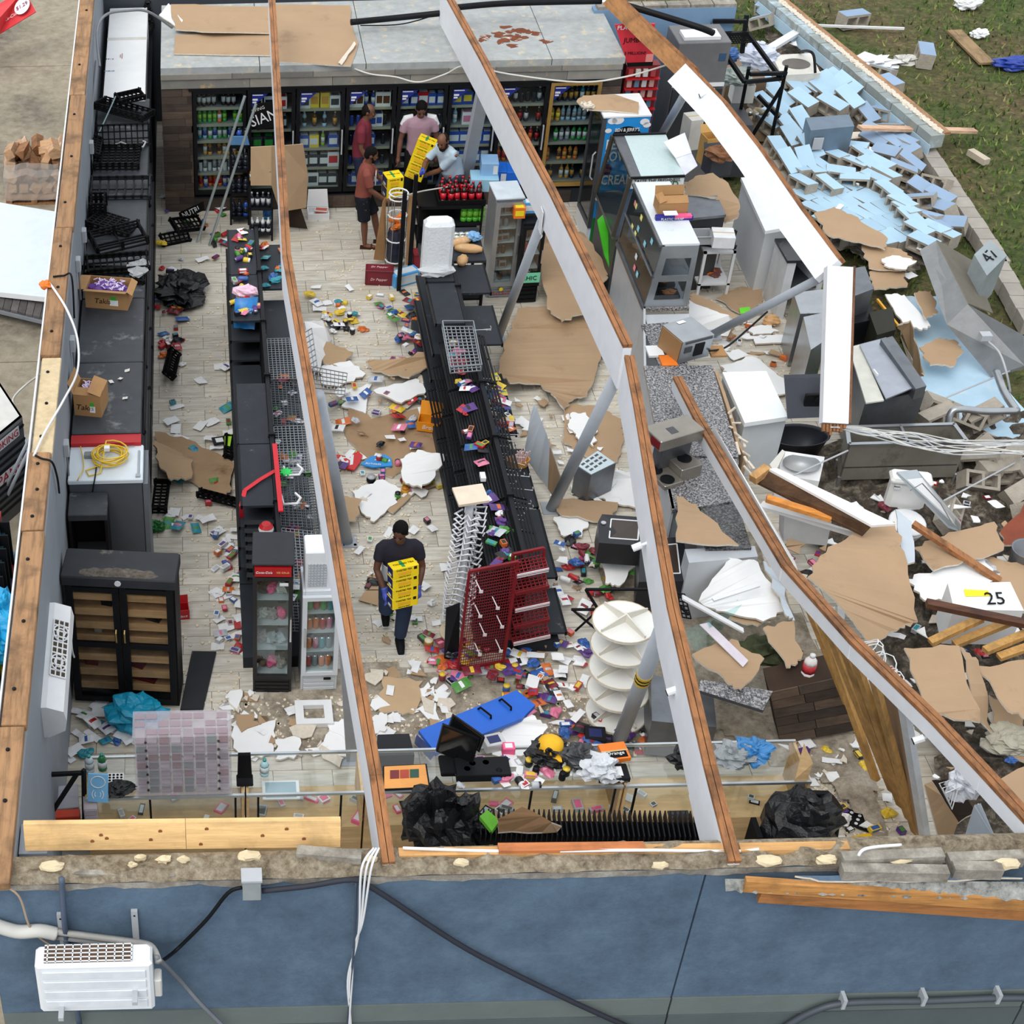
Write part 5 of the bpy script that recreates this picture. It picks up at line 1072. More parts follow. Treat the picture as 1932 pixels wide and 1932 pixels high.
def tea(o_,c,ux,uy,uz,w_,d,h,label,group):
 """yellow drink carton with its own axes"""
 m=Matrix((V(ux).normalized(),V(uy).normalized(),V(uz).normalized())).transposed().to_4x4();m.translation=c
 o=bpy.data.objects.new('drink_carton',None);C.objects.link(o);o.matrix_world=m;FR[o.name]=m;tag(o,label,'carton',group)
 b=B();b.bbox(-w_/2,-d/2,0,w_/2,d/2,h,.006);b.done('body',TEA,o)
 b=B();b.box(-w_/2-.002,-d*.42,h*.06,-w_/2,d*.42,h*.94);b.done('navy_end',TEAB,o);b=B();b.box(-w_/2-.004,-d*.2,h*.15,-w_/2-.002,d*.2,h*.35);b.done('end_label',WHITE,o)
 b=B();b.box(-w_*.3,-d/2-.002,h*.3,w_*.2,-d/2,h*.6);b.done('fruit_print',TEAO,o);b=B();b.box(w_*.3,-d/2-.002,h*.62,w_*.42,-d/2,h*.9);b.done('number_mark',INK,o);b=B();b.box(-w_*.12,-d*.4,h,w_*.0,d*.4,h+.002);b.done('green_band',TEAG,o)
 txt('TWISTED TEA',o,(-w_*.08,-d/2-.001,h*.78),(1,0,0),(0,0,1),w_*.6,INK,depth=.001,bold=.01);txt('HALF & HALF',o,(-w_*.05,-d/2-.001,h*.14),(1,0,0),(0,0,1),w_*.45,INK,depth=.001);txt('TWISTED TEA',o,(0,0,h+.002),(1,0,0),(0,1,0),w_*.8,INK,depth=.001);return o
pF=G(752,1218,0)
V_=lambda x,y,z:(x,y,z)
white_low=lambda b,j:loft(b,[(j['pelvis']+V((0,0,.01)),V((.19,0,0)),V((0,.142,0))),(j['pelvis']+V((0,-.004,.1)),V((.178,0,0)),V((0,.138,0))),(lerp(j['pelvis'],j['chest'],.72),V((.176,0,0)),V((0,.139,0)))])
person('man in dark and white tee and blue gloves walking towards the counter',pF,0,dict(pelvis=(-.06,.12,.93),chest=(-.06,.1,1.24),neck=(-.06,.08,1.47),head=(-.075,.02,1.63),sl=(.125,.1,1.4),sr=(-.245,.1,1.4),el=(.2,.06,1.12),er=(-.3,.03,1.12),wl=(.145,-.13,.95),wr=(-.215,-.13,.93),dl=(-.05,-.35,-.9),dr=(.25,-.3,-.9),tl=(0,-1,.2),tr=(0,-1,.2),hl=(.04,.12,.9),hr=(-.15,.12,.9),kl=(.03,.0,.5),kr=(-.16,.06,.5),al=(.01,.02,.1),ar=(-.12,.42,.2),fl=(.01,-.15,.03),fr=(-.12,.3,.05)),
 (96,62,46),(44,42,52),(34,50,78),(16,14,14),((22,22,26),'shoe'),gloves=(74,92,190),yaw=-.4,pitch=.3,sleeve=.62,shirt2=((196,202,210),[white_low]))
m0=Matrix.Translation(pF);ux=V((.95,.3,.02));uz=V((-.02,.16,1)).normalized();uy=uz.cross(ux)
for k in range(4):
 c=pF+V((-.028,-.22,.83))+uz*(k*.128);tea(None,c,ux,uy,uz,.3,.16,.126,('lowest','second lowest','second highest','top')[k]+' yellow tea carton held by the man in blue gloves up front','tea cartons held by the front man')
pA=G(688,462,0)
FLOR=M((30,34,42),.8,var=.2,dirt=(150,158,168),ds=16,dt=.62)
pic=lambda b,j:b.bar(j['chest']+V((-.09,-.16,-.0)),j['chest']+V((.09,-.16,-.0)),.02,.2)
person('man in rust tee and dark patterned shorts holding two yellow cartons',pA,R(82),dict(pelvis=(0,.06,.88),chest=(0,.04,1.17),neck=(0,.02,1.4),head=(0,-.04,1.55),sl=(.19,.04,1.34),sr=(-.19,.02,1.34),el=(.2,-.14,1.1),er=(-.21,-.06,1.06),wl=(.13,-.36,.98),wr=(-.14,-.3,.86),dl=(-.3,-.8,-.2),dr=(.35,-.9,-.2),tl=(0,0,1),tr=(0,0,1),hl=(.09,.06,.86),hr=(-.09,.06,.86),kl=(.1,-.12,.5),kr=(-.1,.02,.46),al=(.1,-.2,.09),ar=(-.1,.0,.09),fl=(.1,-.38,.03),fr=(-.1,-.18,.03)),
 (110,70,50),(136,70,58),FLOR,(18,15,15),((60,40,30),'sandal'),sc=.97,long_=False,yaw=.15,pitch=.3,sleeve=.8,beard=True,shirt2=((206,196,198),[pic]))
c0=pA+V((.38,.02,.83))
for k in range(2):tea(None,c0+V((.0,0,k*.17)),V((1,.25,0)),V((-.25,1,0)),V((.0,0,1)),.26,.24,.168,('lower','upper')[k]+' yellow tea carton held by the man in the rust tee','tea cartons held by the man in rust')
pB=G(683,392,0)
person('man in maroon tee standing behind the man in shorts',pB,R(75),dict(pelvis=(0,.05,.93),chest=(0,.04,1.25),neck=(0,.02,1.48),head=(0,-.04,1.63),sl=(.2,.04,1.42),sr=(-.2,.04,1.42),el=(.24,.02,1.13),er=(-.24,.02,1.13),wl=(.22,-.12,.9),wr=(-.22,-.12,.9),dl=(0,-.2,-1),dr=(0,-.2,-1),tl=(0,-1,0),tr=(0,-1,0),hl=(.09,.05,.9),hr=(-.09,.05,.9),kl=(.1,.0,.5),kr=(-.1,.0,.5),al=(.1,.03,.09),ar=(-.1,.03,.09),fl=(.1,-.16,.03),fr=(-.1,-.16,.03)),
 (112,76,58),(118,36,52),(40,46,70),(24,20,20),((30,30,34),'shoe'),sleeve=.7,yaw=.05,pitch=.2,belly=.03,bald=True)
pC=G(781,392,0)
yoke=lambda b,j:(b.tube([lerp(j['neck'],j['sl'],.5)+V((0,.02,.035)),j['sl']+V((.01,.0,.045)),lerp(j['sl'],j['el'],.3)+V((.03,0,.02))],[.04,.05,.052],10),b.tube([lerp(j['neck'],j['sr'],.5)+V((0,.02,.035)),j['sr']+V((-.01,.0,.045)),lerp(j['sr'],j['er'],.3)+V((-.03,0,.02))],[.04,.05,.052],10))
person('man in mauve polo with white shoulders standing at cooler doors',pC,R(0),dict(pelvis=(0,.04,.95),chest=(0,.02,1.27),neck=(.0,-.01,1.5),head=(0,-.06,1.64),sl=(.2,.02,1.43),sr=(-.2,.02,1.43),el=(.27,.02,1.14),er=(-.27,.02,1.14),wl=(.26,-.1,.9),wr=(-.3,-.06,.88),dl=(0,-.2,-1),dr=(.0,-.1,-1),tl=(0,-1,0),tr=(0,-1,0),hl=(.09,.05,.92),hr=(-.09,.05,.92),kl=(.1,.0,.5),kr=(-.1,.0,.5),al=(.1,.03,.09),ar=(-.1,.03,.09),fl=(.11,-.16,.03),fr=(-.11,-.16,.03)),
 (108,72,56),(168,136,150),(26,26,30),(16,14,14),((30,30,34),'shoe'),sc=1.03,sleeve=.6,pitch=.55,belly=.02,shirt2=((226,226,230),[yoke]))
pD=G(838,425,0);_i=(Matrix.Translation(pD)@Matrix.Rotation(R(-55),4,'Z')@Matrix.Scale(1.02,4)).inverted();LD=lambda*a:tuple(_i@G(*a))
person('bearded man in pale tee and blue gloves hugging a stack of cartons',pD,R(-55),dict(pelvis=(0,.1,.86),chest=(-.02,-.02,1.12),neck=(.02,-.12,1.32),head=(.03,-.2,1.45),sl=(.2,-.08,1.28),sr=(-.2,-.06,1.26),el=LD(829,322,.97),er=(-.28,-.22,1.02),wl=LD(800,331,.78),wr=(-.12,-.42,1.0),dl=(-.6,-.7,-.05),dr=(.6,-.6,.1),tl=(0,0,1),tr=(0,0,1),hl=(.1,.1,.84),hr=(-.1,.1,.84),kl=(.12,-.06,.48),kr=(-.12,-.06,.48),al=(.12,.05,.09),ar=(-.12,.05,.09),fl=(.13,-.14,.03),fr=(-.13,-.14,.03)),
 (118,78,56),(186,206,222),(46,64,88),(30,24,22),((30,30,34),'shoe'),sc=1.02,gloves=(70,92,190),beard=True,sleeve=.8,yaw=.3,pitch=.35,roll=-.15,belly=.06,bald=True)
p0,p1=G(781,333,.72),G(808,262,1.36);uz=(p1-p0).normalized();ux=V((1,-.35,0));ux=(ux-uz*ux.dot(uz)).normalized();uy=uz.cross(ux);L=(p1-p0).length/5
for k in range(5):tea(None,p0+uz*k*L,ux,uy,uz,.28,.2,L*.98,('lowest','second','middle','fourth','topmost')[k]+' yellow tea carton in the tilted stack of the bearded man','tea cartons in the tilted stack')
# food counter and kitchen
def prismz(b,pts,z,dz):b.prism([G(x,y,z)for x,y in pts],(0,0,-dz))
A=G(1104,458,0);hh=zat(A,223);o=thing('ice_cream_freezer','tall blue ice cream freezer with clouds and glass door','freezer',A,R(2));w_,d=.7,.72
SKY=M((30,140,214),.45,var=.06);b=B();b.box(.06,0,.0,w_,.03,hh);b.box(.06,d-.03,0,w_,d,hh);b.box(w_-.03,.03,0,w_,d-.03,hh);b.box(.06,.03,0,w_-.03,d-.03,.25);b.box(.06,.03,hh-.08,w_-.03,d-.03,hh);b.done('cabinet',SKY,o)
b=B();b.bbox(-.0,-.01,hh,w_+.01,d+.01,hh+.03,.008);b.done('top',WHITE,o)
b=B();b.box(0,0,.25,.06,.05,hh);b.box(0,d-.05,.25,.06,d,hh);b.box(0,.05,.25,.06,d-.05,.32);b.box(0,.05,hh-.07,.06,d-.05,hh);dr=b.done('door',DGREY,o);b=B();b.box(.02,.05,.32,.03,d-.05,hh-.07);b.done('glass_pane',M((22,30,34),.12,var=.05),dr);b=B();b.tube([(-.002,.12,1.0),(-.04,.12,1.05),(-.04,.12,1.4),(-.002,.12,1.45)],.012,6);b.done('handle',LGREY,dr)
b=B();b.box(0,.02,.0,.06,d-.02,.25);b.done('white_base',WHITE,o)
b=B();b.box(.062,-.003,0,w_-.002,0,.42);b.done('green_meadow',M((30,120,40),.5),o)
b=B();random.seed(2)
for cx,cz,r in((.14,hh-.05,.07),(.22,hh-.04,.09),(.1,hh-.2,.05),(.62,hh-.08,.07),(.66,hh-.13,.06),(.48,hh-.36,.06),(.56,hh-.35,.05)):
 b.prism([(cx+r*math.cos(a),-.006,min(hh-.005,cz+.7*r*math.sin(a)))for a in[i*.5236 for i in range(12)]],(0,.003,0))
b.each('cloud_print',WHITE,o)
b=B();arc=[(.38+.27*math.cos(a),-.0045,hh-.44+.3*math.sin(a))for a in[math.pi*(.78-.56*i/8)for i in range(9)]];arc2=[(.38+.17*math.cos(a),-.0045,hh-.44+.19*math.sin(a))for a in[math.pi*(.22+.56*i/8)for i in range(9)]];b.prism(arc+arc2,(0,.002,0));b.done('brand_arc',MATTE,o)
txt('BEN & JERRY\'S',o,(.38,-.006,hh-.2),(1,0,0),(0,0,1),.36,WHITE,height=.07,bold=.01)
for i,(t,wd)in enumerate((('PEACE',.44),('LOVE',.36),('CREAM',.48))):txt(t,o,(.1+wd/2,-.005,hh-.42-.19*i-(.19 if i==2 else 0)),(1,0,0),(0,0,1),wd,WHITE,height=.16,bold=.015)
b=B();b.prism([(.17+.07*math.cos(a),-.006,hh-.82+.09*math.sin(a))for a in[i*.5236 for i in range(12)]],(0,.003,0));b.done('cherry_print',M((70,20,60),.5),o)
b=B();b.prism([(.12,-.006,.45),(.5,-.006,.45),(.56,-.006,.72),(.06,-.006,.72)],(0,.003,0));b.done('tub_print',M((60,110,150),.5),o);b=B();b.prism([(.31+.26*math.cos(a),-.007,.74+.13*max(-.2,math.sin(a)))for a in[i*.3927 for i in range(16)]],(0,.003,0));b.done('scoop_print',M((206,190,168),.6,dirt=(80,54,40),ds=14,dt=.55),o);b=B();b.prism([(.1,-.006,.08),(.36,-.006,.06),(.3,-.006,.22),(.16,-.006,.26)],(0,.003,0));b.done('cow_print',MATTE,o)
sheet([(1088,190,hh+.12),(1100,180,hh+.1),(1160,178,hh+.1),(1205,193,hh+.08),(1205,214,hh+.05),(1150,208,hh+.06),(1118,207,hh+.06),(1098,202,hh+.07)],.02,DRYB,DRYW,'brown plasterboard flap resting on the blue ice cream freezer','plasterboard',jagg=.012)
b=B();b.blob(G(1108,200,hh+.1),.1,.06,.06,.6,3,4,8);b.done('torn_plaster',GYP,None,label='torn white plaster lump on the corner of the ice cream freezer',cat='plaster')
Y0=16.0;o=thing('lottery_stand','red lottery poster stand with snack dispenser by walk-in cooler','display stand',GY(1205,300,Y0)-V((0,0,GY(1205,300,Y0).z)))
q=[GY(x,y,Y0)for x,y in((1160,47),(1236,45),(1232,122),(1184,122))];LR=M((206,40,56),.45,var=.2,s=5);b=B();b.prism(q,(0,.03,0));b.done('poster',LR,o,world=True)
txt('PLAY',o,GY(1178,52,Y0)-V((0,.004,0)),(1,0,0),(0,0,1),.2,WHITE,world=True);txt('JUMBO',o,GY(1196,77,Y0)-V((0,.004,0)),(1,0,0),(0,0,1),.32,BLACK,world=True,height=.1);txt('3 MILLION!',o,GY(1198,100,Y0)-V((0,.004,0)),(1,0,0),(0,0,1),.32,BLACK,world=True)
b=B();c=GY(1226,108,Y0);b.box(c.x-.06,Y0-.006,c.z-.07,c.x+.05,Y0,c.z+.05);b.done('coupon_print',M((240,150,140),.5),o,world=True);b=B();q=[GY(x,y,Y0-.01)for x,y in((1183,119),(1232,117),(1231,124),(1184,126))];b.prism(q,(0,.01,0));b.done('black_strip',MATTE,o,world=True)
p0,p1=GY(1183,124,Y0),GY(1233,205,Y0);b=B();b.box(p0.x,Y0,0,p1.x,Y0+.2,p0.z);b.done('red_body',DRED,o,world=True);random.seed(4)
for j in range(4):
 for i in range(4):
  b=B();x=p0.x+.03+i*(p1.x-p0.x-.06)/4;z=p1.z+.05+j*(p0.z-p1.z)/4.3;b.box(x,Y0-.05,z,x+.07,Y0,z+.11);b.done('snack_pack',random.choice([M((196,150,140),.5),M((170,60,60),.5),OFFW,M((90,120,140),.5)]),o,world=True)
 b=B();z=p1.z+.03+j*(p0.z-p1.z)/4.3;b.box(p0.x,Y0-.09,z-.015,p1.x,Y0,z);b.done('ledge',RED,o,world=True)
A=G(1236,345,0);Q=G(1330,342,0);hh=zat(A,82);rz,w_=fr(A,Q);o=thing('ice_machine','tall grey ice machine with dark door behind the deli case','ice machine',A,rz);MG=M((112,112,114),.45,.2)
b=B();b.bbox(0,0,0,w_,.7,hh,.012);b.done('body',MG,o);z1=zat(A,165);z2=zat(A,268);b=B();b.box(0,-.012,z1,w_,0,z1+.06);b.done('white_strip',WHITE,o);b=B();b.bbox(.01,-.03,z2,w_-.01,0,z1-.02,.01);b.done('door',M((46,50,54),.4),o)
b=B();b.box(w_-.16,-.006,hh-.3,w_-.05,0,hh-.18);b.done('label',M((50,80,110),.4),o);b=B();b.box(w_-.22,-.006,z2-.22,w_-.08,0,z2-.1);b.done('label',DGREY,o)
b=B();b.box(.1,.1,hh,w_-.15,.4,hh+.05);b.done('top_tray',WHITE,o)
zc=.95
o=thing('deli_case','slanted-glass deli unit with white printed strip','deli case',G(1225,480,0));zt=1.9
t=[G(1156,256,zt),G(1256,253,zt),G(1292,332,zt-.02),G(1190,336,zt-.02)]
b=B();b.prism([lerp(t[0],t[1],.22),t[1],t[2],lerp(t[3],t[2],.2)],(0,0,-.03));b.done('top_glass',M((186,206,208),.2,var=.06,s=30),o,world=True);b=B();b.prism([t[0],lerp(t[0],t[1],.21),lerp(t[3],t[2],.19),t[3]],(0,0,-.03));b.done('top_steel',DSTEEL,o,world=True)
b=B();b.bar(t[0],t[1],.03,.05);b.bar(t[3],t[2],.03,.03);b.each('edge_trim',BLACK,o,world=True)
l0,l1=t[0]+V((-.12,.0,-.9)),t[3]+V((-.12,0,-.9));b=B();b.prism([t[0],t[3],l1,l0],(.02,0,0));b.done('side_glass',GLASS((.7,.72,.68),.1),o,world=True);b=B();b.bar(t[0],l0,.05,.05);b.bar(t[3],l1,.05,.05);b.each('corner_post',M((70,64,56),.5),o,world=True)
s0,s1=t[3],t[2];b=B();b.prism([s0,s1,s1+V((0,-.01,-.16)),s0+V((0,-.01,-.16))],(0,.02,0));sg=b.done('printed_strip',M((214,222,222),.4),o,world=True);u=s1-s0
txt('TASTE THE FRESHNESS.',sg,(s0+s1)/2+V((0,-.012,-.045)),u,(0,0,1),.66,BLACK,world=True);txt('EED.',sg,lerp(s0,s1,.78)+V((0,-.014,-.11)),u,(0,0,1),.24,M((30,90,50),.5),world=True)
b=B();b.prism([l0,l1,l1+(t[2]-t[3]),l0+(t[1]-t[0])],(0,0,-.06));b.done('deck',DSTEEL,o,world=True);b=B();b.prism([l0+V((.05,0,-.06)),l1+V((.05,0,-.06)),l1+(t[2]-t[3])+V((0,0,-.06)),l0+(t[1]-t[0])+V((0,0,-.06))],(0,0,-.93));b.done('plinth',M((60,62,64),.5),o,world=True)
E0,E1=G(1214,580,zc),G(1297,578,zc);ht=zat(E1,463);E3=E1+V((0,0,ht));E2=V((G(1250,466,zc+ht).x,E1.y,zc+ht));L_=G(1300,345,zc+ht).y-E3.y;dy=V((-.0,L_,0))
o=thing('deli_case','stainless heated deli case with two end windows and film-covered top','deli case',(E0+E1)/2)
b=B();pw=lambda u,v:E0+(E1-E0)*u+((E2-E0)*(1-u)+(E3-E1)*u)*v
def endp(y):
 fr_=[[(0,0),(1,0),(1,.12),(0,.12)],[(0,.42),(1,.42),(1,.52),(0,.52)],[(0,.8),(1,.8),(1,1),(0,1)],[(0,.12),(.18,.12),(.18,.42),(0,.42)],[(.86,.12),(1,.12),(1,.42),(.86,.42)],[(0,.52),(.2,.52),(.2,.8),(0,.8)],[(.86,.52),(1,.52),(1,.8),(.86,.8)]]
 for q in fr_:b.prism([pw(*c)+V((0,y,0))for c in q],(0,.015,0))
endp(0);b.done('end_panel',STEEL,o,world=True);b=B();endp(L_);b.done('end_panel',STEEL,o,world=True)
for q in([(.18,.12),(.86,.12),(.86,.42),(.18,.42)],[(.2,.52),(.86,.52),(.86,.8),(.2,.8)]):
 b=B();b.prism([pw(*c)+V((0,.005,0))for c in q],(0,.004,0));b.done('window',GLASS((.72,.76,.78),.12),o,world=True)
b=B();b.prism([E2,E3,E3+dy,E2+dy],(0,0,.03));b.done('film_top',M((214,222,228),.3,var=.06,dirt=(140,180,220),ds=2.4,dt=.62),o,world=True)
b=B();b.prism([E0,E2,E2+dy,E0+dy],(.008,0,0));b.done('slanted_glass',GLASS((.62,.66,.66),.16),o,world=True)
b=B();b.bar(E0,E0+dy,.05,.05);b.bar(E2,E2+dy,.07,.03);b.bar(lerp(E0,E2,.5),lerp(E0,E2,.5)+dy,.06,.02,(1,0,1));b.each('glass_rail',DSTEEL,o,world=True)
b=B();b.prism([E0+V((0,.02,.02)),E1+V((0,.02,.02)),E1+dy+V((0,0,.02)),E0+dy+V((0,0,.02))],(0,0,-.02));b.done('deck',DSTEEL,o,world=True);b=B();b.prism([lerp(E0,E2,.48)+V((.06,.03,0)),lerp(E1,E3,.48)+V((0,.03,0)),lerp(E1,E3,.48)+dy,lerp(E0,E2,.48)+dy+V((.06,0,0))],(0,0,-.015));b.done('shelf',DSTEEL,o,world=True)
random.seed(6)
for k in range(5):
 p=E0+V((.28+random.uniform(-.05,.15),.25+k*L_/5.5,.022));b=B();b.box(p.x-.13,p.y-.1,p.z,p.x+.13,p.y+.1,p.z+.05);b.done('black_food_pan',MATTE,None,label='black food pan inside the stainless deli case',cat='pan',group='food pans in the deli case');b=B();b.blob(p+V((0,0,.05)),.1,.07,.03,.4,4,k,7);b.done('fried_food',M((196,116,40),.6,var=.3,s=20),None,label='golden fried food in a pan of the deli case',cat='food',group='fried food in the deli case')
PC=[M(c,.6)for c in((240,232,140),(236,140,150),(150,210,230),(226,230,236))]
for k in range(11):
 t_=random.uniform(.05,.85);v=random.choice((.15,.3,.5,.62,.8));p=lerp(E0,E2,v)+dy*t_-V((.01,0,0));e=(E2-E0).normalized();b=B();b.prism([p,p+V((0,.09,0)),p+V((0,.09,0))+e*.07,p+e*.07],(-.003,0,0));b.done('price_note',random.choice(PC),o,world=True)
b=B();b.prism([E0+V((-.0,-.03,0)),E1+V((.02,-.03,0)),E1+dy+V((.02,0,0)),E0+dy],(0,0,-.05));b.done('granite_ledge',GRAN((60,58,58),(120,118,118),(176,170,166),40),o,world=True)
A,Q=G(1241,405,zc+ht+.07),G(1296,403,zc+ht+.07);carton('opened_carton','opened brown carton with torn flaps on the deli case',A,Q,.26,.16,CARDB,flaps=[('b',1.2,.12),('f',2.6,.12),('l',2.7,.1)])
b=B();q=G(1266,398,zc+ht+.2);b.box(q.x-.09,q.y-.05,q.z-.04,q.x+.09,q.y+.06,q.z-.03);b.done('paper_slip',WHITE,None,label='white paper slip inside the opened brown carton',cat='paper')
o=thing('blue_strip_box','long blue and pink film box under the opened carton','box',G(1237,417,zc+ht+.03));p=G(1237,417,zc+ht+.03);b=B();b.bbox(0,0,0,.5,.08,.06,.008);b.done('body',M((36,40,140),.4),o);b=B();b.box(.25,-.002,.03,.48,.08,.063);b.done('pink_print',PINK,o);txt('PLASTIC WRAP',o,(.22,-.003,.025),(1,0,0),(0,0,1),.3,WHITE)
sheet([(1127,415,.95),(1137,405,1.0),(1160,475,.55),(1155,515,.35),(1140,478,.55)],.03,M((70,180,40),.3),M((40,110,30),.4),'shiny lime green board wedged between freezer and deli case','board',edge=GRN)
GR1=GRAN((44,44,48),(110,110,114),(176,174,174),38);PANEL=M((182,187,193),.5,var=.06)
o=CT=thing('service_counter','long grey service counter with speckled granite tops','counter',G(1230,900,0))
segs=[[(1150,500),(1214,590),(1246,690),(1215,690)]]
top=lambda x,y:G(x,y,zc)
b=B();prismz(b,[(1210,612),(1262,608),(1300,690),(1246,694)],zc,.04);b.done('granite_top',GR1,o,world=True)
b=B();prismz(b,[(1215,690),(1344,689),(1394,862),(1246,858)],zc+.02,.05);b.done('granite_top',GR1,o,world=True)
b=B();prismz(b,[(1248,862),(1394,866),(1388,945),(1326,955),(1268,962)],zc,.05);b.done('granite_top',GR1,o,world=True)
b=B();prismz(b,[(1322,958),(1390,942),(1418,1034),(1332,1036)],zc-.02,.05);b.done('granite_top',GRAN((34,36,38),(66,68,70),(110,110,110),38),o,world=True)  # same granite in darker colours: the shade over this slab is painted in
for i,q in enumerate(([(1216,594),(1300,592),(1302,612),(1222,614)],[(1222,690),(1340,692),(1388,858),(1252,854)],[(1254,866),(1388,868),(1384,942),(1274,958)],[(1330,962),(1386,948),(1412,1028),(1338,1030)])):
 b=B();prismz(b,q,zc-.05,zc-.05);b.done('carcass',PANEL,o,world=True)
pl=[E0+dy,lerp(E0+dy,E0,.5),E0,G(1214,640,zc),G(1215,692,zc),G(1230,775,zc),G(1248,862,zc),G(1268,960,zc)]
for k in range(len(pl)-1):
 p,q=pl[k],lerp(pl[k],pl[k+1],.994);b=B();b.prism([p,q,V((q.x,q.y,0)),V((p.x,p.y,0))],(.03,0,0));b.done('front_panel',PANEL,o,world=True)
o=thing('microwave','dented steel microwave lying tilted on the counter','microwave',G(1295,690,zc));zt=zc+.36
q=[G(1250,613,zt-.03),G(1304,597,zt+.02),G(1348,631,zt),G(1289,646,zt-.04)];dn=V((-.03,-.02,-.31));b=B();b.prism(q,dn);b.done('case',STEEL,o,world=True);b=B()
f0,f1=q[3],q[0];b.prism([lerp(f0,f1,.03)+dn*.04,lerp(f0,f1,.97)+dn*.04,lerp(f0,f1,.97)+dn*.95,lerp(f0,f1,.03)+dn*.95],V((-.006,-.01,0)));b.done('brown_side',M((150,114,74),.5),o,world=True)
f0,f1=q[3],q[2]
for nm,u0,u1,v0,v1,m in(('control_panel',.45,.75,.25,.8,BLACK),('vent',.12,.35,.3,.55,M((60,64,70),.4)),('top_slot',.1,.95,.05,.14,DGREY)):
 b=B();b.prism([lerp(f0,f1,u0)+dn*v0,lerp(f0,f1,u1)+dn*v0,lerp(f0,f1,u1)+dn*v1,lerp(f0,f1,u0)+dn*v1],V((.004,-.01,0)));b.done(nm,m,o,world=True)
b=B();b.prism([q[1]*.45+q[0]*.55+V((0,-.03,.003)),q[1]*.7+q[0]*.3+V((0,-.03,.003)),q[1]*.7+q[0]*.3+V((.03,-.08,.003)),q[1]*.45+q[0]*.55+V((.03,-.08,.003))],(0,0,.001));b.done('sticker',WHITE,o,world=True)
wire([G(1338,662,1.1),G(1370,655,.9),G(1410,622,.9),G(1448,588,1.0)],.014,BLACK,'black power cord stretching from the microwave','extension_lead','cord')
for k,(x,y,c,lb)in enumerate(((1235,665,WHITE,'white leaflet stack under the microwave'),(1260,683,ORG,'orange box corner under the microwave'),(1352,665,CARDB,'upright brown card piece right of the microwave'))):
 p=G(x,y,zc+.003);b=B();b.box(p.x-.1,p.y-.12,p.z,p.x+.1,p.y+.12,p.z+.03);b.done('leaflet_stack',c,None,label=lb,cat='paper')
A,Q=G(1256,925,zc),G(1321,905,zc);rz,w_=fr(A,Q);o=thing('coffee_maker','steel twin-level coffee maker with three black burners','coffee maker',A,rz);TAU=M((150,144,136),.35,.6)
b=B();b.bbox(-.02,0,0,.24,.42,.06,.008);b.bbox(.24,.06,0,w_+.05,.42,.17,.008);b.done('base',TAU,o);b=B();b.bbox(.1,.3,.06,w_+.04,.46,.5,.008);b.done('column',DSTEEL,o);b=B();b.bbox(-.1,.12,.5,w_+.02,.46,.64,.01);b.done('head',TAU,o)
for x,y,z in((.08,.1,.06),(.06,.31,.06),(.4,.24,.17)):
 b=B();b.lathe([(.085,0),(.085,.012),(.07,.014),(.07,.01)],(x,y,z),18);b.done('burner',BLACK,o)
b=B();b.box(-.106,.13,.52,-.1,.3,.62);b.done('red_label',DRED,o);b=B();b.box(.1,.2,.64,.2,.32,.643);b.done('top_badge',DGREY,o)
zf=.92;q=[(1363,702),(1446,700),(1487,786),(1405,798)]
o=thing('chest_freezer','white chest freezer standing beside the granite counter','freezer',G(1440,870,0));b=B();prismz(b,q,zf,.06);b.done('lid',M((232,238,242),.4,var=.03),o,world=True);P4=[G(x,y,zf-.065)for x,y in q];cc=sum(P4,V((0,0,0)))/4;P4=[cc+(p-cc)*.97 for p in P4];b=B();b.prism(P4,(0,0,-zf+.065));b.done('body',M((206,214,220),.45,var=.05,dirt=(196,196,170),ds=1.5,dt=.64),o,world=True)
for t_ in(.25,.8):p=lerp(P4[0],P4[3],t_);b=B();b.box(p.x-.04,p.y-.04,zf-.2,p.x+.0,p.y+.04,zf-.04);b.done('hinge',LGREY,o,world=True)
o=thing('torn_wallboard_edge','shredded wallboard strip between granite counter and chest freezer','wallboard',G(1380,800,.5));random.seed(14);b=B();pts=[(1348,700),(1362,740),(1378,790),(1388,830),(1404,860)]
for i in range(4):
 a,c=G(*pts[i],.95),G(*pts[i+1],.95);b.prism([a,c,c+V((.05,0,-.02)),a+V((.05,0,-.02))],(0,0,-.7))
b.done('board',DRYB,o,world=True);b=B()
for k in range(12):p=G(1378+k*2.5+random.uniform(-6,10),780+k*9,1.0);b.bar(p,p+V((random.uniform(-.05,.12),random.uniform(-.2,.1),random.uniform(-.1,.1))),.03,.015)
b.each('shred',GYP,o,world=True)
o=thing('monitor','black monitor seen from behind on a folding wall arm','monitor',G(1520,790,.95));q=[G(1480,714,1.35),G(1557,712,1.35),G(1558,787,.98),G(1486,790,.98)];b=B();b.prism(q,(0,.05,.02));b.done('back_shell',M((52,56,66),.45),o,world=True)
c=sum(q,V((0,0,0)))/4+V((.1,-.03,.0));b=B();b.bbox(-.13,-.09,0,.13,.09,.04,.01);b.v=[tuple(c+V((x,-z,y)))for x,y,z in b.v];b.done('mount_plate',BLACK,o,world=True);b=B();b.tube([c+V((0,-.06,.02)),c+V((.05,-.12,.15)),c+V((.2,-.05,.32))],.025,8);b.tube([c+V((.05,-.12,.15)),c+V((.2,-.1,.22))],.02,8);b.done('arm',BLACK,o,world=True)
p=G(1494,868,0);zt=zat(p,822);b=B();o=thing('waste_bin','large black oval waste bin beside the chest freezer','bin',p);b.lathe([(.26,0),(.38,zt),(.4,zt+.015),(.37,zt+.01),(.36,zt-.02),(.25,.03)],n=28,sy=.62);b.done('shell',M((38,40,48),.4),o,smooth=True)
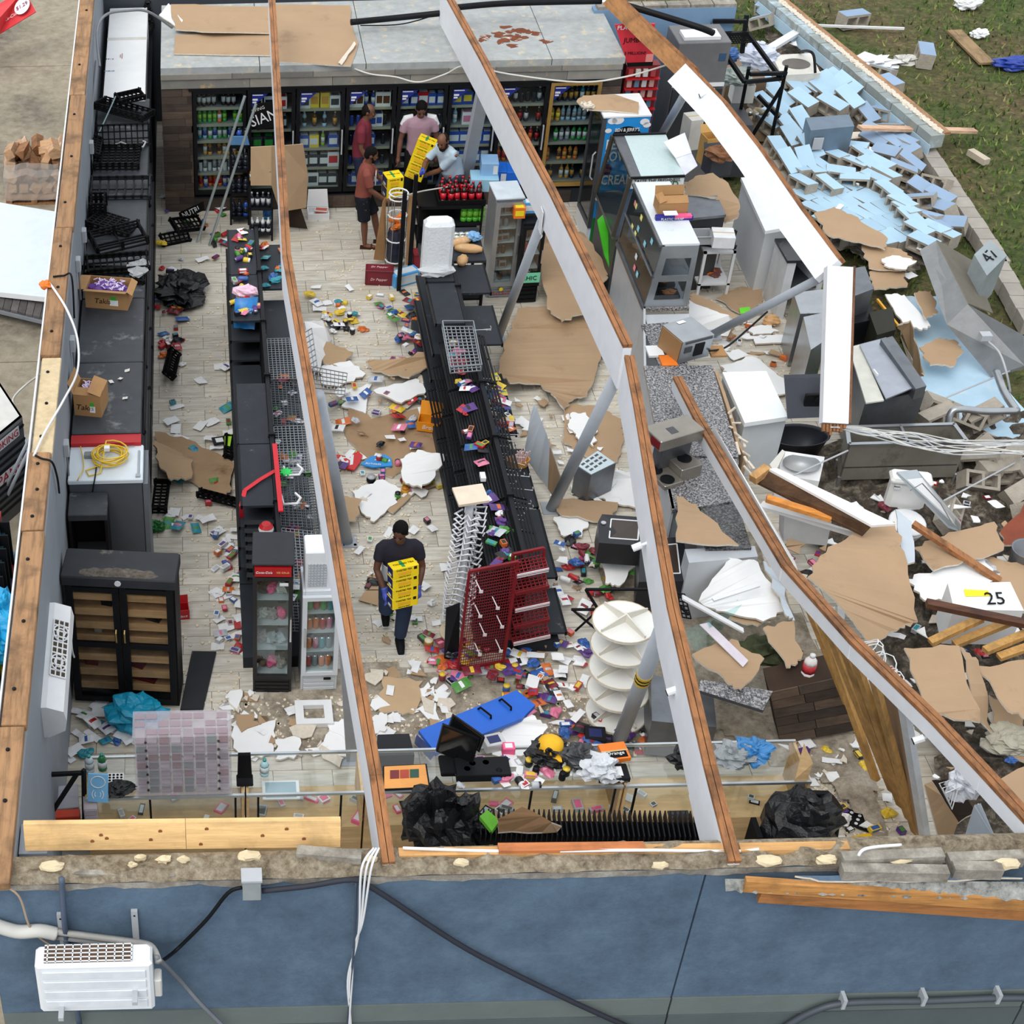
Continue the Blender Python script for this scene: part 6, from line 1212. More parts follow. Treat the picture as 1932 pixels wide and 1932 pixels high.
b=B();b.lathe([(.25,.025),(.25,.03)],n=28,sy=.62);b.done('inside',MATTE,o)
o=thing('white_cabinet','tall white cabinet with plain top under the broad beam','cabinet',G(1432,525,0));zt=1.1;b=B();prismz(b,[(1398,335),(1462,330),(1512,424),(1444,436)],zt,.05);b.done('top',WHITE,o,world=True);b=B();prismz(b,[(1401,338),(1460,334),(1508,422),(1446,432)],zt-.05,zt-.05);b.done('carcass',M((214,218,222),.5,var=.04),o,world=True)
o=thing('prep_table','white prep table with black stone top and open dark shelf','table',G(1470,600,0));zt=.95;tp=[G(x,y,zt)for x,y in((1462,450),(1528,447),(1570,490),(1486,492))];b=B();b.prism(tp,(0,0,-.04));b.done('stone_top',M((40,42,46),.3,dirt=(110,114,118),ds=3,dt=.58),o,world=True)
b=B();b.prism([tp[0]+V((.02,0,-.04)),tp[3]+V((.02,.02,-.04)),tp[3]+V((.14,.02,-.04)),tp[0]+V((.14,0,-.04))],(0,0,-zt+.04));b.prism([tp[2]+V((-.1,.02,-.04)),tp[1]+V((-.1,0,-.04)),tp[1]+V((-.04,0,-.04)),tp[2]+V((-.04,.02,-.04))],(0,0,-zt+.04));b.each('leg_panel',M((210,213,216),.5),o,world=True)
b=B();b.prism([p+V((e,.05,-.45))for p,e in zip(tp,(.14,-.1,-.1,.14))],(0,0,-.03));b.done('shelf',DGREY,o,world=True);b=B();b.prism([tp[0]+V((.14,-.02,-.04)),tp[1]+V((-.1,-.02,-.04)),tp[1]+V((-.1,-.02,-.9)),tp[0]+V((.14,-.02,-.9))],(0,.02,0));b.done('back',M((60,60,58),.6),o,world=True)
o=thing('display_stand','low white open stand with black tray beside deli case','stand',G(1345,565,0));q=[G(1310,490,.75),G(1372,486,.75),G(1378,500,.75),G(1316,506,.75)];b=B();A,Q=G(1312,560,0),G(1352,562,0);w_=.5
p=G(1312,562,0);b.box(p.x,p.y,0,p.x+.04,p.y+.04,.75);b.box(p.x+.42,p.y,0,p.x+.46,p.y+.04,.75);b.box(p.x+.42,p.y+.55,0,p.x+.46,p.y+.59,.75);b.box(p.x,p.y+.55,0,p.x+.04,p.y+.59,.75);b.each('leg',WHITE,o,world=True)
for z in(.2,.72):b=B();b.box(p.x,p.y,z,p.x+.46,p.y+.59,z+.03);b.done('shelf',WHITE,o,world=True)
random.seed(5)
for k in range(6):
 b=B();b.blob(p+V((.12+random.uniform(0,.25),.1+random.uniform(0,.3),.25)),.08,.06,.03,.4,3,k,6,flat=-.02);b.done('wrapped_sandwich',random.choice([ORG,M((120,70,60),.5),OFFW,M((190,150,110),.6)]),None,label='crumpled food wrapper on the low white stand',cat='wrapper',group='wrappers on the low white stand')
tray(p+V((.25,.32,.755)),.5,.4,.1,8,6,(R(4),R(6),R(-14)),'black wire tray on the low white stand',group='kitchen trays',mat=M((44,46,52),.5))
A,Q=G(1343,468,.95),G(1384,472,.93);carton('white_carton','white printed carton on the black wire tray',A,Q,.3,.17,M((230,232,234),.5),closed=True)
o=thing('grey_container','grey plastic container tucked behind the white carton','container',G(1325,462,.9));b=B();b.box(-.13,0,0,.13,.22,.01);[b.box(*q)for q in((-.13,0,.01,.13,.01,.13),(-.13,.21,.01,.13,.22,.13),(-.13,.01,.01,-.12,.21,.13),(.12,.01,.01,.13,.21,.13))];b.tube([(-.14,-.01,.13),(.14,-.01,.13),(.14,.23,.13),(-.14,.23,.13)],.012,5,True);b.done('tub',LGREY,o)
o=thing('steel_chest','dark steel box with flat lid right of the deli case','chest',G(1335,470,0));zt=1.25;q=[(1290,367),(1352,366),(1370,405),(1300,412)];b=B();prismz(b,q,zt,.04);b.done('lid',DSTEEL,o,world=True);P4=[G(x,y,zt-.04)for x,y in q];cc=sum(P4,V())/4 if 0 else(P4[0]+P4[1]+P4[2]+P4[3])/4;b=B();b.prism([cc+(p_-cc)*.96 for p_ in P4],(0,0,-zt+.04));b.done('body',M((74,74,76),.4,.5),o,world=True)
sheet([(1292,350,1.3),(1312,332,1.35),(1345,326,1.35),(1374,345,1.3),(1396,385,1.2),(1392,410,1.1),(1368,420,1.0),(1350,372,1.28),(1292,366,1.27)],.02,DRYB,DRYW,'rounded brown plasterboard piece behind the dark steel chest','plasterboard',jagg=.015)
sheet([(1252,268,2.05),(1292,250,2.1),(1305,288,1.95),(1275,298,1.95)],.01,WHITE,OFFW,'white folded card leaning behind the deli unit, upper half','card',edge=WHITE);sheet([(1275,299,1.94),(1305,289,1.94),(1316,312,1.85),(1292,330,1.85)],.01,M((214,216,232),.5),OFFW,'white folded card leaning behind the deli unit, lower half','card',edge=WHITE)
for k,(pa,pb,d,h,c,lb)in enumerate((((1295,285),(1318,282),.3,.5,OFFW,'white carton behind the folded white card'),((1326,315),(1350,312),.25,.45,M((206,160,90),.6),'yellow-brown upright carton behind the deli unit'),((1338,335),(1378,330),.3,.3,DGREY,'dark grey basket box under the broad beam'))):
 A,Q=G(*pa,.9),G(*pb,.9);carton('storage_carton',lb,A,Q,d,h,c,closed=(k==0),flaps=[]if k==0 else[('b',1.1,.12),('r',.6,.1)],group='cartons behind the deli unit')
p=G(1330,330,.0);b=B();b.box(p.x-.5,p.y-.1,0,p.x+.6,p.y+.7,.9);b.done('back_bench',M((60,62,66),.6),None,label='dark bench carrying cartons behind the deli unit',cat='bench')
b=B();b.blob(G(1362,290,1.3),.22,.15,.12,.5,3,6,9);b.done('brown_paper_heap',M((140,96,66),.8,var=.3,s=8),None,label='heap of crumpled brown paper below the broad beam',cat='paper')
bag_lump('bottle_bag','dark bag of green bottles behind the ice machine',G(1345,255,.9),.3,.25,.22,M((36,52,44),.3,var=.5,s=12),knot=False,seed=3)
o=thing('storage_rack','toppled black metal storage rack at the back corner','rack',G(1400,290,0));b=B()
for a,c in(((1343,30,2.3),(1338,78,1.9)),((1409,28,2.3),(1400,100,1.7)),((1345,40,2.25),(1408,40,2.25)),((1345,66,2.05),(1405,155,1.6)),((1410,62,2.05),(1475,150,1.5)),((1345,66,2.05),(1412,62,2.05)),((1405,155,1.6),(1475,148,1.5)),((1413,128,1.75),(1398,205,.9)),((1484,125,1.7),(1453,272,.2)),((1415,140,1.65),(1484,138,1.6)),((1430,180,.9),(1470,222,.6)),((1475,165,1.3),(1420,255,.4))):
 b.bar(G(*a),G(*c),.055,.055)
b.each('frame_bar',BLACK,o,world=True);grid(o,[G(1348,62,2.05),G(1408,60,2.05),G(1422,80,1.95),G(1360,84,1.95)],12,6,.008,BLACK,'wire_deck')
bag_lump('plastic_bag','white carrier bag with blue print in the toppled rack',G(1425,128,1.15),.3,.22,.2,M((206,212,228),.3,var=.08,bump=.4),seed=7);bag_lump('plastic_bag','blue bag crammed in the toppled rack',G(1368,120,1.1),.18,.15,.14,M((70,110,170),.35,bump=.4),seed=9,knot=False);bag_lump('plastic_bag','clear bag of green and white bottles on the rack',G(1385,158,1.0),.25,.2,.14,M((170,180,170),.3,var=.4,s=14),seed=2,knot=False)
for k,(pa,pb,c,lb)in enumerate((((1380,195),(1420,195),OFFW,'white carton on the lower deck of the toppled rack'),((1415,265),(1448,268),CARD,'brown carton at the foot of the toppled rack'))):
 A,Q=G(*pa,.55 if k==0 else .0),G(*pb,.55 if k==0 else .0);carton('storage_carton',lb,A,Q,.3,.3,c,flaps=[('l',.8,.12),('b',1.0,.15)],group='cartons at the toppled rack')
p=G(1400,205,0);b=B();b.box(p.x-.4,p.y-.1,0,p.x+.3,p.y+.8,.55);b.done('low_shelf_unit',M((120,100,80),.7),None,label='low shelf unit under the toppled black rack',cat='shelf unit')
for k in range(4):item(can_me(M((150,140,120),.4),.05,.14),G(1412+k*8,208+k%2*3,.56),(1.57,0,k*.3),'tin_can','tin can lying on the low shelf unit under the rack','can','tins under the toppled rack')
p=G(1300,110,0);o=thing('open_freezer','open dark chest with white tray by the pale blue wall','chest',p);q=[(1265,60),(1335,56),(1345,72),(1262,78)];b=B();prismz(b,q,2.0,.5);b.done('rim',BLACK,o,world=True);b=B();prismz(b,[(1272,64),(1322,61),(1328,71),(1270,74)],2.02,.05);b.done('white_tray',WHITE,o,world=True)
for k,(x,y,z,lb)in enumerate(((1215,1028,3.0,'white camera on the beam beside the black stove'),(1283,1300,2.95,'white camera on the beam above the glass counter'),(1748,1392,2.55,'white camera on the fallen beam over the stud wall'),(1335,175,2.95,'small white camera on the broad white beam'))):
 p=G(x,y,z);o=thing('security_camera',lb,'camera',p,group='white cameras fixed on the beams');b=B();b.tube([(-.1,0,-.04),(-.02,0,0)],.035,10);b.done('barrel',WHITE,o);b=B();b.tube([(-.02,0,0),(.09,0,.05)],.015,8);b.done('bracket',WHITE,o);b=B();b.tube([(-.108,0,-.044),(-.1,0,-.04)],.03,10);b.done('lens',BLACK,o)
# glass counter along the front
zk=1.0;ALU=M((196,202,206),.3,.8);MDF=WOOD((206,172,124),.85,axis='X');YA,YB=2.58,3.12
GLC=GLASS((.975,.99,.985),.1)
def case(label,x0,x1,dividers=()):
 o=thing('glass_counter',label,'display counter',(x0,YA,0),group='glass display counters along the front');w_=x1-x0;d=YB-YA
 b=B();b.box(0,0,0,w_,d,.5);b.done('plinth',MDF,o)
 b=B();b.box(0,0,.5,.025,d,zk-.02);b.box(w_-.025,0,.5,w_,d,zk-.02);b.each('end_board',MDF,o)
 b=B();b.box(0,-.01,zk-.03,w_,.015,zk);b.box(0,d-.015,zk-.03,w_,d+.01,zk);b.each('top_rail',ALU,o)
 b=B();b.box(.005,.015,zk-.012,w_-.005,d-.015,zk-.004);b.done('top_glass',GLC,o);b=B();b.box(.03,0,.5,w_-.03,.006,zk-.03);b.done('front_glass',GLC,o)
 b=B();b.box(.03,.05,.74,w_-.03,d-.05,.748);b.done('glass_shelf',GLC,o)
 for x in dividers:b=B();b.box(x-x0-.01,.0,.5,x-x0+.01,.02,zk-.03);b.done('upright_strip',BLACK,o)
 return o
xs=[G(x,1505,zk).x for x in(160,463,690,1185)]
case('glass counter under the clear drawer tower',xs[0],xs[1]-.01,(G(284,1540,.8).x,G(445,1540,.8).x));case('glass counter with tablet, below the straight beam',xs[1]+.01,xs[2]-.01,(G(488,1540,.8).x,G(645,1540,.8).x));case('glass counter carrying the black monitors and clutter',xs[2]+.01,xs[3]-.01,(G(1002,1520,.8).x,G(1160,1520,.8).x));case('smashed glass counter at the right end',xs[3]+.01,G(1530,1470,zk).x,(G(1200,1520,.8).x,G(1510,1500,.8).x))
sheet([(1500,1470,1.02),(1517,1402,1.35),(1534,1440,1.2),(1520,1480,.95)],.03,MDF,MDF,'loose wooden end board tipped up at the smashed counter','board',edge=MDF)
random.seed(40);CI=[PINK,WHITE,M((60,70,66),.5),LGREY,BLACK,PINK,M((210,214,220),.4)]
for k in range(44):
 x=random.uniform(xs[0]+.1,xs[3]+1.4);y=random.uniform(YA+.06,YB-.1);m=random.choice(CI)
 item(box_me(m,random.choice(CI),random.choice((.06,.1,.14)),random.choice((.05,.09)),random.choice((.015,.03,.05))),V((x,y,.5)),(0,0,random.uniform(0,3)),'phone_accessory','small boxed item on the wooden floor of a glass counter','box','boxed items inside the glass counters')
b=B();p=G(530,1495,.75);b.box(p.x-.18,p.y-.1,.749,p.x+.18,p.y+.14,.765);o=b.done('tablet',WHITE,None,label='white tablet lying on the glass shelf of the counter',cat='tablet');b=B();b.box(p.x-.15,p.y-.08,.765,p.x+.15,p.y+.12,.767);b.done('screen',M((150,176,190),.2),o,world=True)
o=thing('round_puck_tray','black dimpled tray in the smashed counter','tray',G(1282,1545,.5));b=B();b.box(-.1,-.09,0,.1,.09,.02);b.done('plate',M((40,38,46),.4),o);b=B();[b.lathe([(.02,.02),(.02,.024)],(-.06+i*.06,-.05+j*.05,0),8)for i in range(3)for j in range(3)];b.each('dimple',M((70,62,76),.3),o)
A,Q=G(257,1502,zk+.005),G(438,1498,zk+.005);hh=zat(A,1392);rz,w_=fr(A,Q);o=thing('drawer_tower','clear plastic drawer tower with small drawers on glass counter','organiser',A,rz);CL=FILM((214,208,218),.2,.15);d=.34
b=B();b.box(0,.0,0,w_,d,.01);b.box(0,0,hh-.01,w_,d,hh);b.box(0,0,0,.01,d,hh);b.box(w_-.01,0,0,w_,d,hh);b.box(0,d-.01,0,w_,d,hh);b.done('case',CL,o);random.seed(8);DRC=[M(c,.4)for c in((150,130,140),(176,160,170),(120,110,116),(190,180,190),(140,100,100),(110,130,126))]
for j in range(7):
 for i in range(8):
  x0=.015+(w_-.03)*i/8;x1=x0+(w_-.03)/8-.006;z0=.015+(hh-.03)*j/7;z1=z0+(hh-.03)/7-.008
  b=B();b.box(x0,0,z0,x1,.006,z1);b.box(x0,.0,z0,x1,d-.03,z0+.004);dw=b.done('drawer',CL,o);b=B();b.box(x0+.01,.02,z0+.006,x1-.01,.2,z0+.02+.02*random.random());b.done('contents',random.choice(DRC),dw)
 for x in(.12,w_-.12):b=B();b.lathe([(.012,0),(.012,.012),(.004,.02)],n=8);b.v=[(x+p[0],-p[2],.03+(hh-.04)*(j+.5)/7+p[1])for p in b.v];b.done('lock_knob',M((70,60,56),.3,.8),o)
b=B();[b.box(.02+i*(w_-.04)/8,.03+j*.1,hh,.02+(i+.86)*(w_-.04)/8,.03+j*.1+.07,hh+.006)for i in range(8)for j in range(3)if(i*3+j)%4];b.done('top_compartments',FILM((170,150,160),.6),o,kind='stuff')
o=thing('card_terminal','black card terminal on the counter beside the drawer tower','terminal',G(462,1478,zk));b=B();b.bbox(-.08,-.04,0,.08,.1,.03,.01);b.done('foot',BLACK,o);b=B();b.prism([(-.07,.02,.05),(.07,.02,.05),(.06,.12,.26),(-.06,.12,.26)],(0,.03,.01));b.done('screen',MATTE,o);b=B();b.tube([(0,.04,.02),(.02,-.05,-.2),(.01,-.08,-.45)],.008,5);b.done('lead',BLACK,o)
o=thing('counter_rack','black angled metal rack at the left end of the counter','rack',G(115,1580,.5));b=B()
for a,c in(((80,1462,1.25),(158,1458,1.25)),((80,1462,1.25),(72,1570,.5)),((158,1452,1.3),(160,1565,.5)),((147,1457,1.26),(75,1568,.55)),((72,1570,.5),(160,1566,.5)),((97,1555,.6),(160,1552,.6))):b.bar(G(*a),G(*c),.035,.035)
b.each('frame_bar',BLACK,o,world=True)
for k,(pa,pb,d,h,c,lb)in enumerate((((88,1532),(150,1526),.3,.03,FILM((206,206,220),.6),'clear plastic organiser tray on the black angled rack'),((100,1556),(152,1553),.1,.1,M((216,66,30),.4),'orange-red box on the black angled rack'),((162,1574),(188,1572),.18,.35,FILM((214,206,214),.6),'small clear drawer stack beside the black angled rack'))):
 A,Q=G(*pa,.62),G(*pb,.62);rz,w_=fr(A,Q);o=thing('rack_box',lb,'box',A,rz,'boxes at the black angled rack');b=B();b.bbox(0,0,0,w_,d,h,.006);b.done('body',c,o);b=B();[b.box(.01,-.004,h*(j+.1)/4,w_-.01,0,h*(j+.85)/4)for j in range(4)];b.done('front_strips',M((190,180,186),.4)if k!=1 else M((190,40,20),.4),o)
o=thing('payment_sign','blue curved payment sign on the counter by drawer tower','sign',G(185,1515,zk));q=[G(166,1460,1.22),G(204,1462,1.22),G(204,1515,zk+.01),G(165,1512,zk+.01)];b=B();b.prism(q,(0,.015,0));b.done('board',M((120,180,222),.4),o,world=True);u=q[1]-q[0];v=q[0]-q[3];n_=u.cross(v).normalized();c=lerp((q[0]+q[1])/2,(q[2]+q[3])/2,.28);b=B();b.tube([c+n_*.004+u.normalized()*.07*math.cos(a)+v.normalized()*.055*math.sin(a)for a in[i*.5236 for i in range(12)]],.005,4,True);b.done('oval_mark',WHITE,o,world=True);b=B();c=lerp((q[0]+q[1])/2,(q[2]+q[3])/2,.72)
for r in(.03,.055):
 for s in(-1,1):b.tube([c+n_*.004+u.normalized()*s*r*math.cos(a)+v.normalized()*r*math.sin(a)for a in(-.8,-.4,0,.4,.8)],.005,4)
b.done('wave_mark',WHITE,o,world=True)
o=thing('dot_card','white card with twelve dark dots on the counter','card',G(218,1468,zk+.002));b=B();b.box(-.08,-.06,0,.08,.06,.006);b.done('card',WHITE,o);b=B();[b.lathe([(.013,.006),(.013,.009)],(-.055+i*.037,-.035+j*.035,0),8)for i in range(4)for j in range(3)];b.each('dot',MATTE,o)
bag_lump('black_pouch','black folded pouch lying beside the payment sign',G(228,1492,zk),.13,.1,.04,GBAG,knot=False,seed=12)
for k,(x,y,c,lb)in enumerate(((170,1455,M((200,214,220),.15),'clear water bottle behind the payment sign'),(194,1452,M((40,120,70),.2),'green bottle behind the payment sign'),(499,1462,M((170,210,216),.15),'clear pale bottle on the counter by the card terminal'))):item(bottle_me(c,M((214,224,228),.3),M((60,150,140),.4),.045,.22),G(x,y,zk),name='water_bottle',label=lb,cat='bottle')
o=thing('framed_poster','orange poster with three pack pictures in black frame','poster',G(768,1488,zk));q=[G(722,1445,zk+.02),G(805,1441,zk+.02),G(812,1486,zk+.02),G(722,1490,zk+.02)];b=B();b.prism(q,(0,0,-.018));b.done('frame',BLACK,o,world=True);cc=(q[0]+q[1]+q[2]+q[3])/4;q2=[cc+(p-cc)*.93+V((0,0,.003))for p in q];b=B();b.prism(q2,(0,0,-.003));b.done('print',M((232,160,84),.5),o,world=True);u=q2[1]-q2[0];v=q2[0]-q2[3]
for i,c in enumerate((M((120,40,44),.5),M((170,66,44),.5),M((40,80,66),.5))):a=q2[3]+u*(.14+.24*i)+v*.42;b=B();b.prism([a,a+u*.22,a+u*.22+v*.38,a+v*.38],(0,0,.004));b.done('pack_picture',c,o,world=True)
for k,(q,lb)in enumerate((([(836,1368,1.42),(905,1395,1.42),(893,1440,1.05),(823,1418,1.05)],'black touch monitor facing the camera on the counter'),([(855,1350,1.5),(915,1392,1.45),(908,1420,1.2),(845,1378,1.3)],'second black monitor tilted behind the touch monitor'))):
 o=thing('monitor',lb,'monitor',G(*q[3]),group='black monitors on the counter');P_=[G(*p)for p in q];P_[2]=P_[1]+P_[3]-P_[0];b=B();b.prism(P_,(0,.04,-.01));b.done('shell',BLACK,o,world=True);cc=(P_[0]+P_[1]+P_[2]+P_[3])/4;n_=(P_[1]-P_[0]).cross(P_[0]-P_[3]).normalized();n_=n_ if n_.y<0 else-n_;b=B();b.prism([cc+(p-cc)*.9+n_*.003 for p in P_],n_*-.002);b.done('screen',M((20,21,24),.12),o,world=True)
 if k==0:b=B();p=G(865,1450,zk);b.bbox(p.x-.18,p.y-.1,zk,p.x+.18,p.y+.14,zk+.05,.01);b.done('stand',BLACK,o,world=True)
p=G(900,1472,zk);b=B();b.bbox(p.x-.2,p.y-.02,zk,p.x+.32,p.y+.22,zk+.09,.008);b.done('cash_drawer',BLACK,None,label='black cash drawer under the touch monitor',cat='cash drawer')
o=thing('folding_table','bright blue folded plastic table panel with two handle slots','table panel',G(900,1400,.1));q=[G(790,1378,.62),G(975,1302,.62),G(1010,1330,.62),G(985,1355,.62),G(822,1420,.62)];b=B();b.prism(q,(0,0,-.05));b.done('panel',M((24,96,200),.4,var=.08),o,world=True)
for a,c in(((902,1338,.62),(926,1356,.62)),((942,1322,.62),(964,1340,.62))):b=B();p,e=G(*a),G(*c);b.tube([p,p+V((.02,-.01,.035)),e+V((.0,.01,.035)),e],.012,6);b.done('handle',MATTE,o,world=True)
sheet([(786,1385,.48),(822,1420,.46),(812,1432,.04),(782,1400,.04)],.02,M((24,96,200),.4),BLUE,'bent blue flap at the near end of the blue panel','flap',name='blue_flap',edge=BLUE)
sheet([(712,1386,.62),(772,1384,.62),(782,1424,.58),(715,1426,.58)],.55,M((44,46,50),.6,dirt=(110,110,110),ds=5,dt=.62),BLACK,'black chair-back shaped panel behind the framed poster','panel',name='black_back_panel',edge=BLACK)
CLT=[(1038,1410,'cap',M((236,180,30),.7),'yellow knitted cap on the cluttered counter'),(1028,1435,'bag',GBAG,'black cloth bundle in front of the yellow cap'),(1085,1440,'bag',M((60,62,66),.3,bump=.5),'grey glossy bag on the cluttered counter'),(1130,1462,'bag',M((206,210,216),.3,bump=.4),'white crumpled bag at the edge of the cluttered counter'),(1300,1440,'bag',GBAG,'black bag of clear cups behind the white beam'),(1385,1435,'bag',M((150,156,160),.2,var=.3,bump=.6),'clear bag of plastic cups on the smashed counter'),(1415,1430,'bag',M((60,130,190),.25,bump=.5),'blue translucent bag on the smashed counter')]
for k,(x,y,t,m,lb)in enumerate(CLT):
 if t=='cap':o=thing('knit_cap',lb,'cap',G(x,y,zk+.12));b=B();b.lathe([(.12,0),(.13,.02),(.12,.07),(.07,.11),(.01,.12)],n=14);b.done('crown',m,o,smooth=True);b=B();b.box(-.08,-.2,0,.08,-.1,.012);b.done('brim',m,o)
 else:bag_lump('counter_bag',lb,G(x,y,zk),.17,.14,.1,m,seed=k+20,knot=False,amp=.45)
p=G(1038,1412,zk);b=B();b.blob(p+V((0,0,.06)),.16,.12,.07,.3,3,5,8,flat=-.06);b.done('dark_cloth',GBAG,None,label='dark cloth under the yellow knitted cap',cat='cloth')
A,Q=G(1140,1442,zk+.06),G(1190,1436,zk+.06);o=carton('orange_carton','orange and black flat carton on the cluttered counter',A,Q,.22,.05,ORG,closed=True);txt('Orange',o,(.13,.07,.052),(1,0,0),(0,1,0),.17,WHITE);b=B();b.box(.03,.02,.05,.24,.1,.0515);b.done('black_panel',MATTE,o)
for k,(x,y,w_,d,h,c,lb)in enumerate(((1155,1462,.3,.2,.05,BLACK,'flat black box under the orange carton'),(930,1408,.2,.16,.1,FILM((214,214,214),.6),'clear square tub beside the monitors'),(958,1420,.12,.1,.1,PINK,'pink printed box beside the clear tub'),(978,1440,.06,.1,.02,LGREY,'grey calculator on the counter glass'),(980,1455,.07,.12,.02,WHITE,'white keypad on the counter edge'),(1120,1400,.22,.2,.14,M((30,30,34),.5),'black cube box near the leaning post'),(905,1438,.1,.06,.06,M((214,140,160),.5),'pink jar-like carton by the touch monitor'))):
 zz=.0 if k==5 else zk+.001;o=thing('counter_box',lb,'box',G(x,y,zz),random.uniform(-.4,.4),'boxes on the cluttered counter');b=B();b.bbox(-w_/2,-d/2,0,w_/2,d/2,h,.006);b.done('body',c,o);b=B();b.box(-w_*.3,-d*.3,h,w_*.3,d*.3,h+.002);b.done('top_print',random.choice((WHITE,BLACK,NAVY)),o)
for k,(x,y,c)in enumerate(((915,1450,PINK),(940,1465,M((180,150,90),.5)),(890,1452,GRN),(1010,1460,BLACK),(1060,1470,BLACK),(880,1462,OFFW))):item(jar_me(c,BLACK,.035,.09),G(x,y,zk+.0),(0,0,0),'small_jar',('pink','tan','green','black','second black','cream')[k]+' small jar on the cluttered counter','jar','jars on the cluttered counter')
o=thing('scissors','orange-handled cutter at the edge of the cluttered counter','tool',G(1165,1468,zk));b=B();b.tube([(-.06,.05,.015),(.02,-.02,.015)],.012,6);b.done('handle',M((226,84,40),.4),o);b=B();b.bar((.02,-.02,.012),(.09,-.07,.012),.015,.004);b.done('blade',CHROME,o)
bag_lump('bin_bag','full black bin bag between counter and front wall',G(812,1600,.5),.3,.25,.42,GBAG,seed=31,amp=.35);bag_lump('bin_bag','second black bin bag slumped beside the full one',G(856,1605,.5),.26,.22,.36,GBAG,seed=33,amp=.4)
bag_lump('bin_bag','tied black bin bag on the black chair near the stud wall',G(1495,1600,.45),.38,.3,.36,GBAG,seed=35,amp=.25)
o=thing('folding_chair','black chair with curved back behind the tied bin bag','chair',G(1500,1600,0));c=G(1512,1598,.45);b=B();b.tube([c+V((-.34,.1,-.1)),c+V((-.3,.12,.4)),c+V((-.1,.14,.62)),c+V((.15,.14,.6)),c+V((.3,.1,.38)),c+V((.32,.0,-.1))],.03,8);b.done('back_frame',BLACK,o,world=True);b=B();b.prism([c+V((-.29,.12,.42)),c+V((-.1,.14,.6)),c+V((.15,.14,.58)),c+V((.28,.1,.4)),c+V((.1,.13,.38)),c+V((-.1,.13,.4))],(0,.02,0));b.done('backrest',MATTE,o,world=True);b=B();b.box(c.x-.3,c.y-.3,.42,c.x+.3,c.y+.12,.45);b.done('seat',MATTE,o,world=True)
for dx,dy_ in((-.28,-.28),(.28,-.28),(-.28,.1),(.28,.1)):b=B();b.tube([c+V((dx,dy_,-.03)),(c.x+dx,c.y+dy_,0)],.014,6);b.done('leg',BLACK,o,world=True)
zs=.9;p0,p1=G(905,1585,zs),G(1328,1590,zs);o=thing('slatted_tray','long black ribbed shelf tray lying behind the front wall','tray',p0);n=44
b=B();b.prism([p0+V((0,.0,-.04)),p1+V((0,0,-.04)),p1+V((0,.28,-.04)),p0+V((0,.28,-.04))],(0,0,-.02));b.done('deck',MATTE,o,world=True);rb=B();rb.prism([(0,0,.08),(.012,0,.08),(.03,.3,.1),(.018,.3,.1)],(0,0,-.1));rm=mesh(rb,BLACK)
for k in range(n):item(rm,lerp(p0,p1,k/n)-p0,name='rib',parent=o)
b=B();[b.box(p0.x+x,p0.y,0,p0.x+x+.05,p0.y+.25,zs-.06)for x in(.2,1.4,2.6)];b.each('support',MATTE,o,world=True)
sheet([(938,1545,1.15),(985,1522,1.25),(1060,1558,1.1),(1050,1568,1.0),(940,1570,1.0)],.02,M((140,108,76),.9),CARD,'torn brown board piece above the ribbed tray','board',jagg=.015)
b=B();p=G(918,1548,1.0);q=[G(905,1540,1.1),G(920,1528,1.15),G(943,1548,1.1),G(928,1568,1.0)];b.prism(q,(0,0,-.05));b.done('leaf_green_carton',M((110,190,60),.4),None,label='lime green and white carton by the bin bags',cat='carton')
for k,(x0,x1,lb)in enumerate(((48,351,'fresh pine board on the front wall, left piece'),(352,642,'fresh pine board on the front wall, right piece'))):
 y0=1606-x0*.012;y1=1606-x1*.012;a,c=G(x0,y0,2.95),G(x1,y1,2.95);b=B();b.prism([a,c,c+V((0,.06,.24)),a+V((0,.06,.24))],(0,.04,0));o=b.done('pine_board',PINE,None,label=lb,cat='board',group='fresh pine boards on the front wall');random.seed(k)
 for _ in range(5):t=random.random();v=random.uniform(.15,.85);p=lerp(a,c,t)+V((0,.06*v-.002,.24*v));b=B();b.prism([p+V((.016*math.cos(i*.785),-.001,.02*math.sin(i*.785)))for i in range(8)],(0,.002,0));b.done('knot',M((140,84,44),.8),o,world=True)
for k,(a,c,h,lb)in enumerate((((752,1611),(1370,1602),.05,'long pale plate lumber along the front wall top'),((940,1601),(1215,1598),.04,'short orange strip on the plate lumber'),((1395,1602),(1600,1598),.05,'plate lumber right of the white beam'))):
 a,c=G(*a,2.97+.04*(k==1)),G(*c,2.97+.04*(k==1));b=B();b.bar(a,c,.08,h);b.done('plate_lumber',WOOD((206,158,100)if k!=1 else(196,120,70),.7,axis='X'),None,label=lb,cat='board')
o=thing('hanging_lumber','brown lumber hanging along the outer face of the front wall','lumber',G(1400,1700,2.5))
for i,(pts,m)in enumerate((([(1402,1662,2.86),(1932,1697,2.72),(1960,1700,2.72)],WOOD((186,132,72),.6,axis='X')),([(1430,1682,2.72),(1932,1715,2.6),(1960,1718,2.6)],WOOD((160,106,58),.6,axis='X')))):
 P_=[G(*p)for p in pts];b=B();b.bar(P_[0]+V((0,-.03,0)),P_[-1]+V((0,-.03,0)),.06,.12);b.done('plank',m,o,world=True)
b=B();vs=[];fs=[];random.seed(9)
for i in range(61):
 x=1366+i*9.6;y0=1648+.0*i;p,q=G(x,1652+i*.1,2.9),G(x,1672+i*.28+random.uniform(-4,4),2.8);vs+=[tuple(p+V((0,-.03,0))),tuple(q+V((0,-.05,0)))]
fs=[(2*i,2*i+1,2*i+3,2*i+2)for i in range(60)];b.add(vs,fs);b.done('peeled_stucco',RUB((60,60,58),(170,172,168),(214,214,208),7,.8,'torn_stucco'),o,world=True)
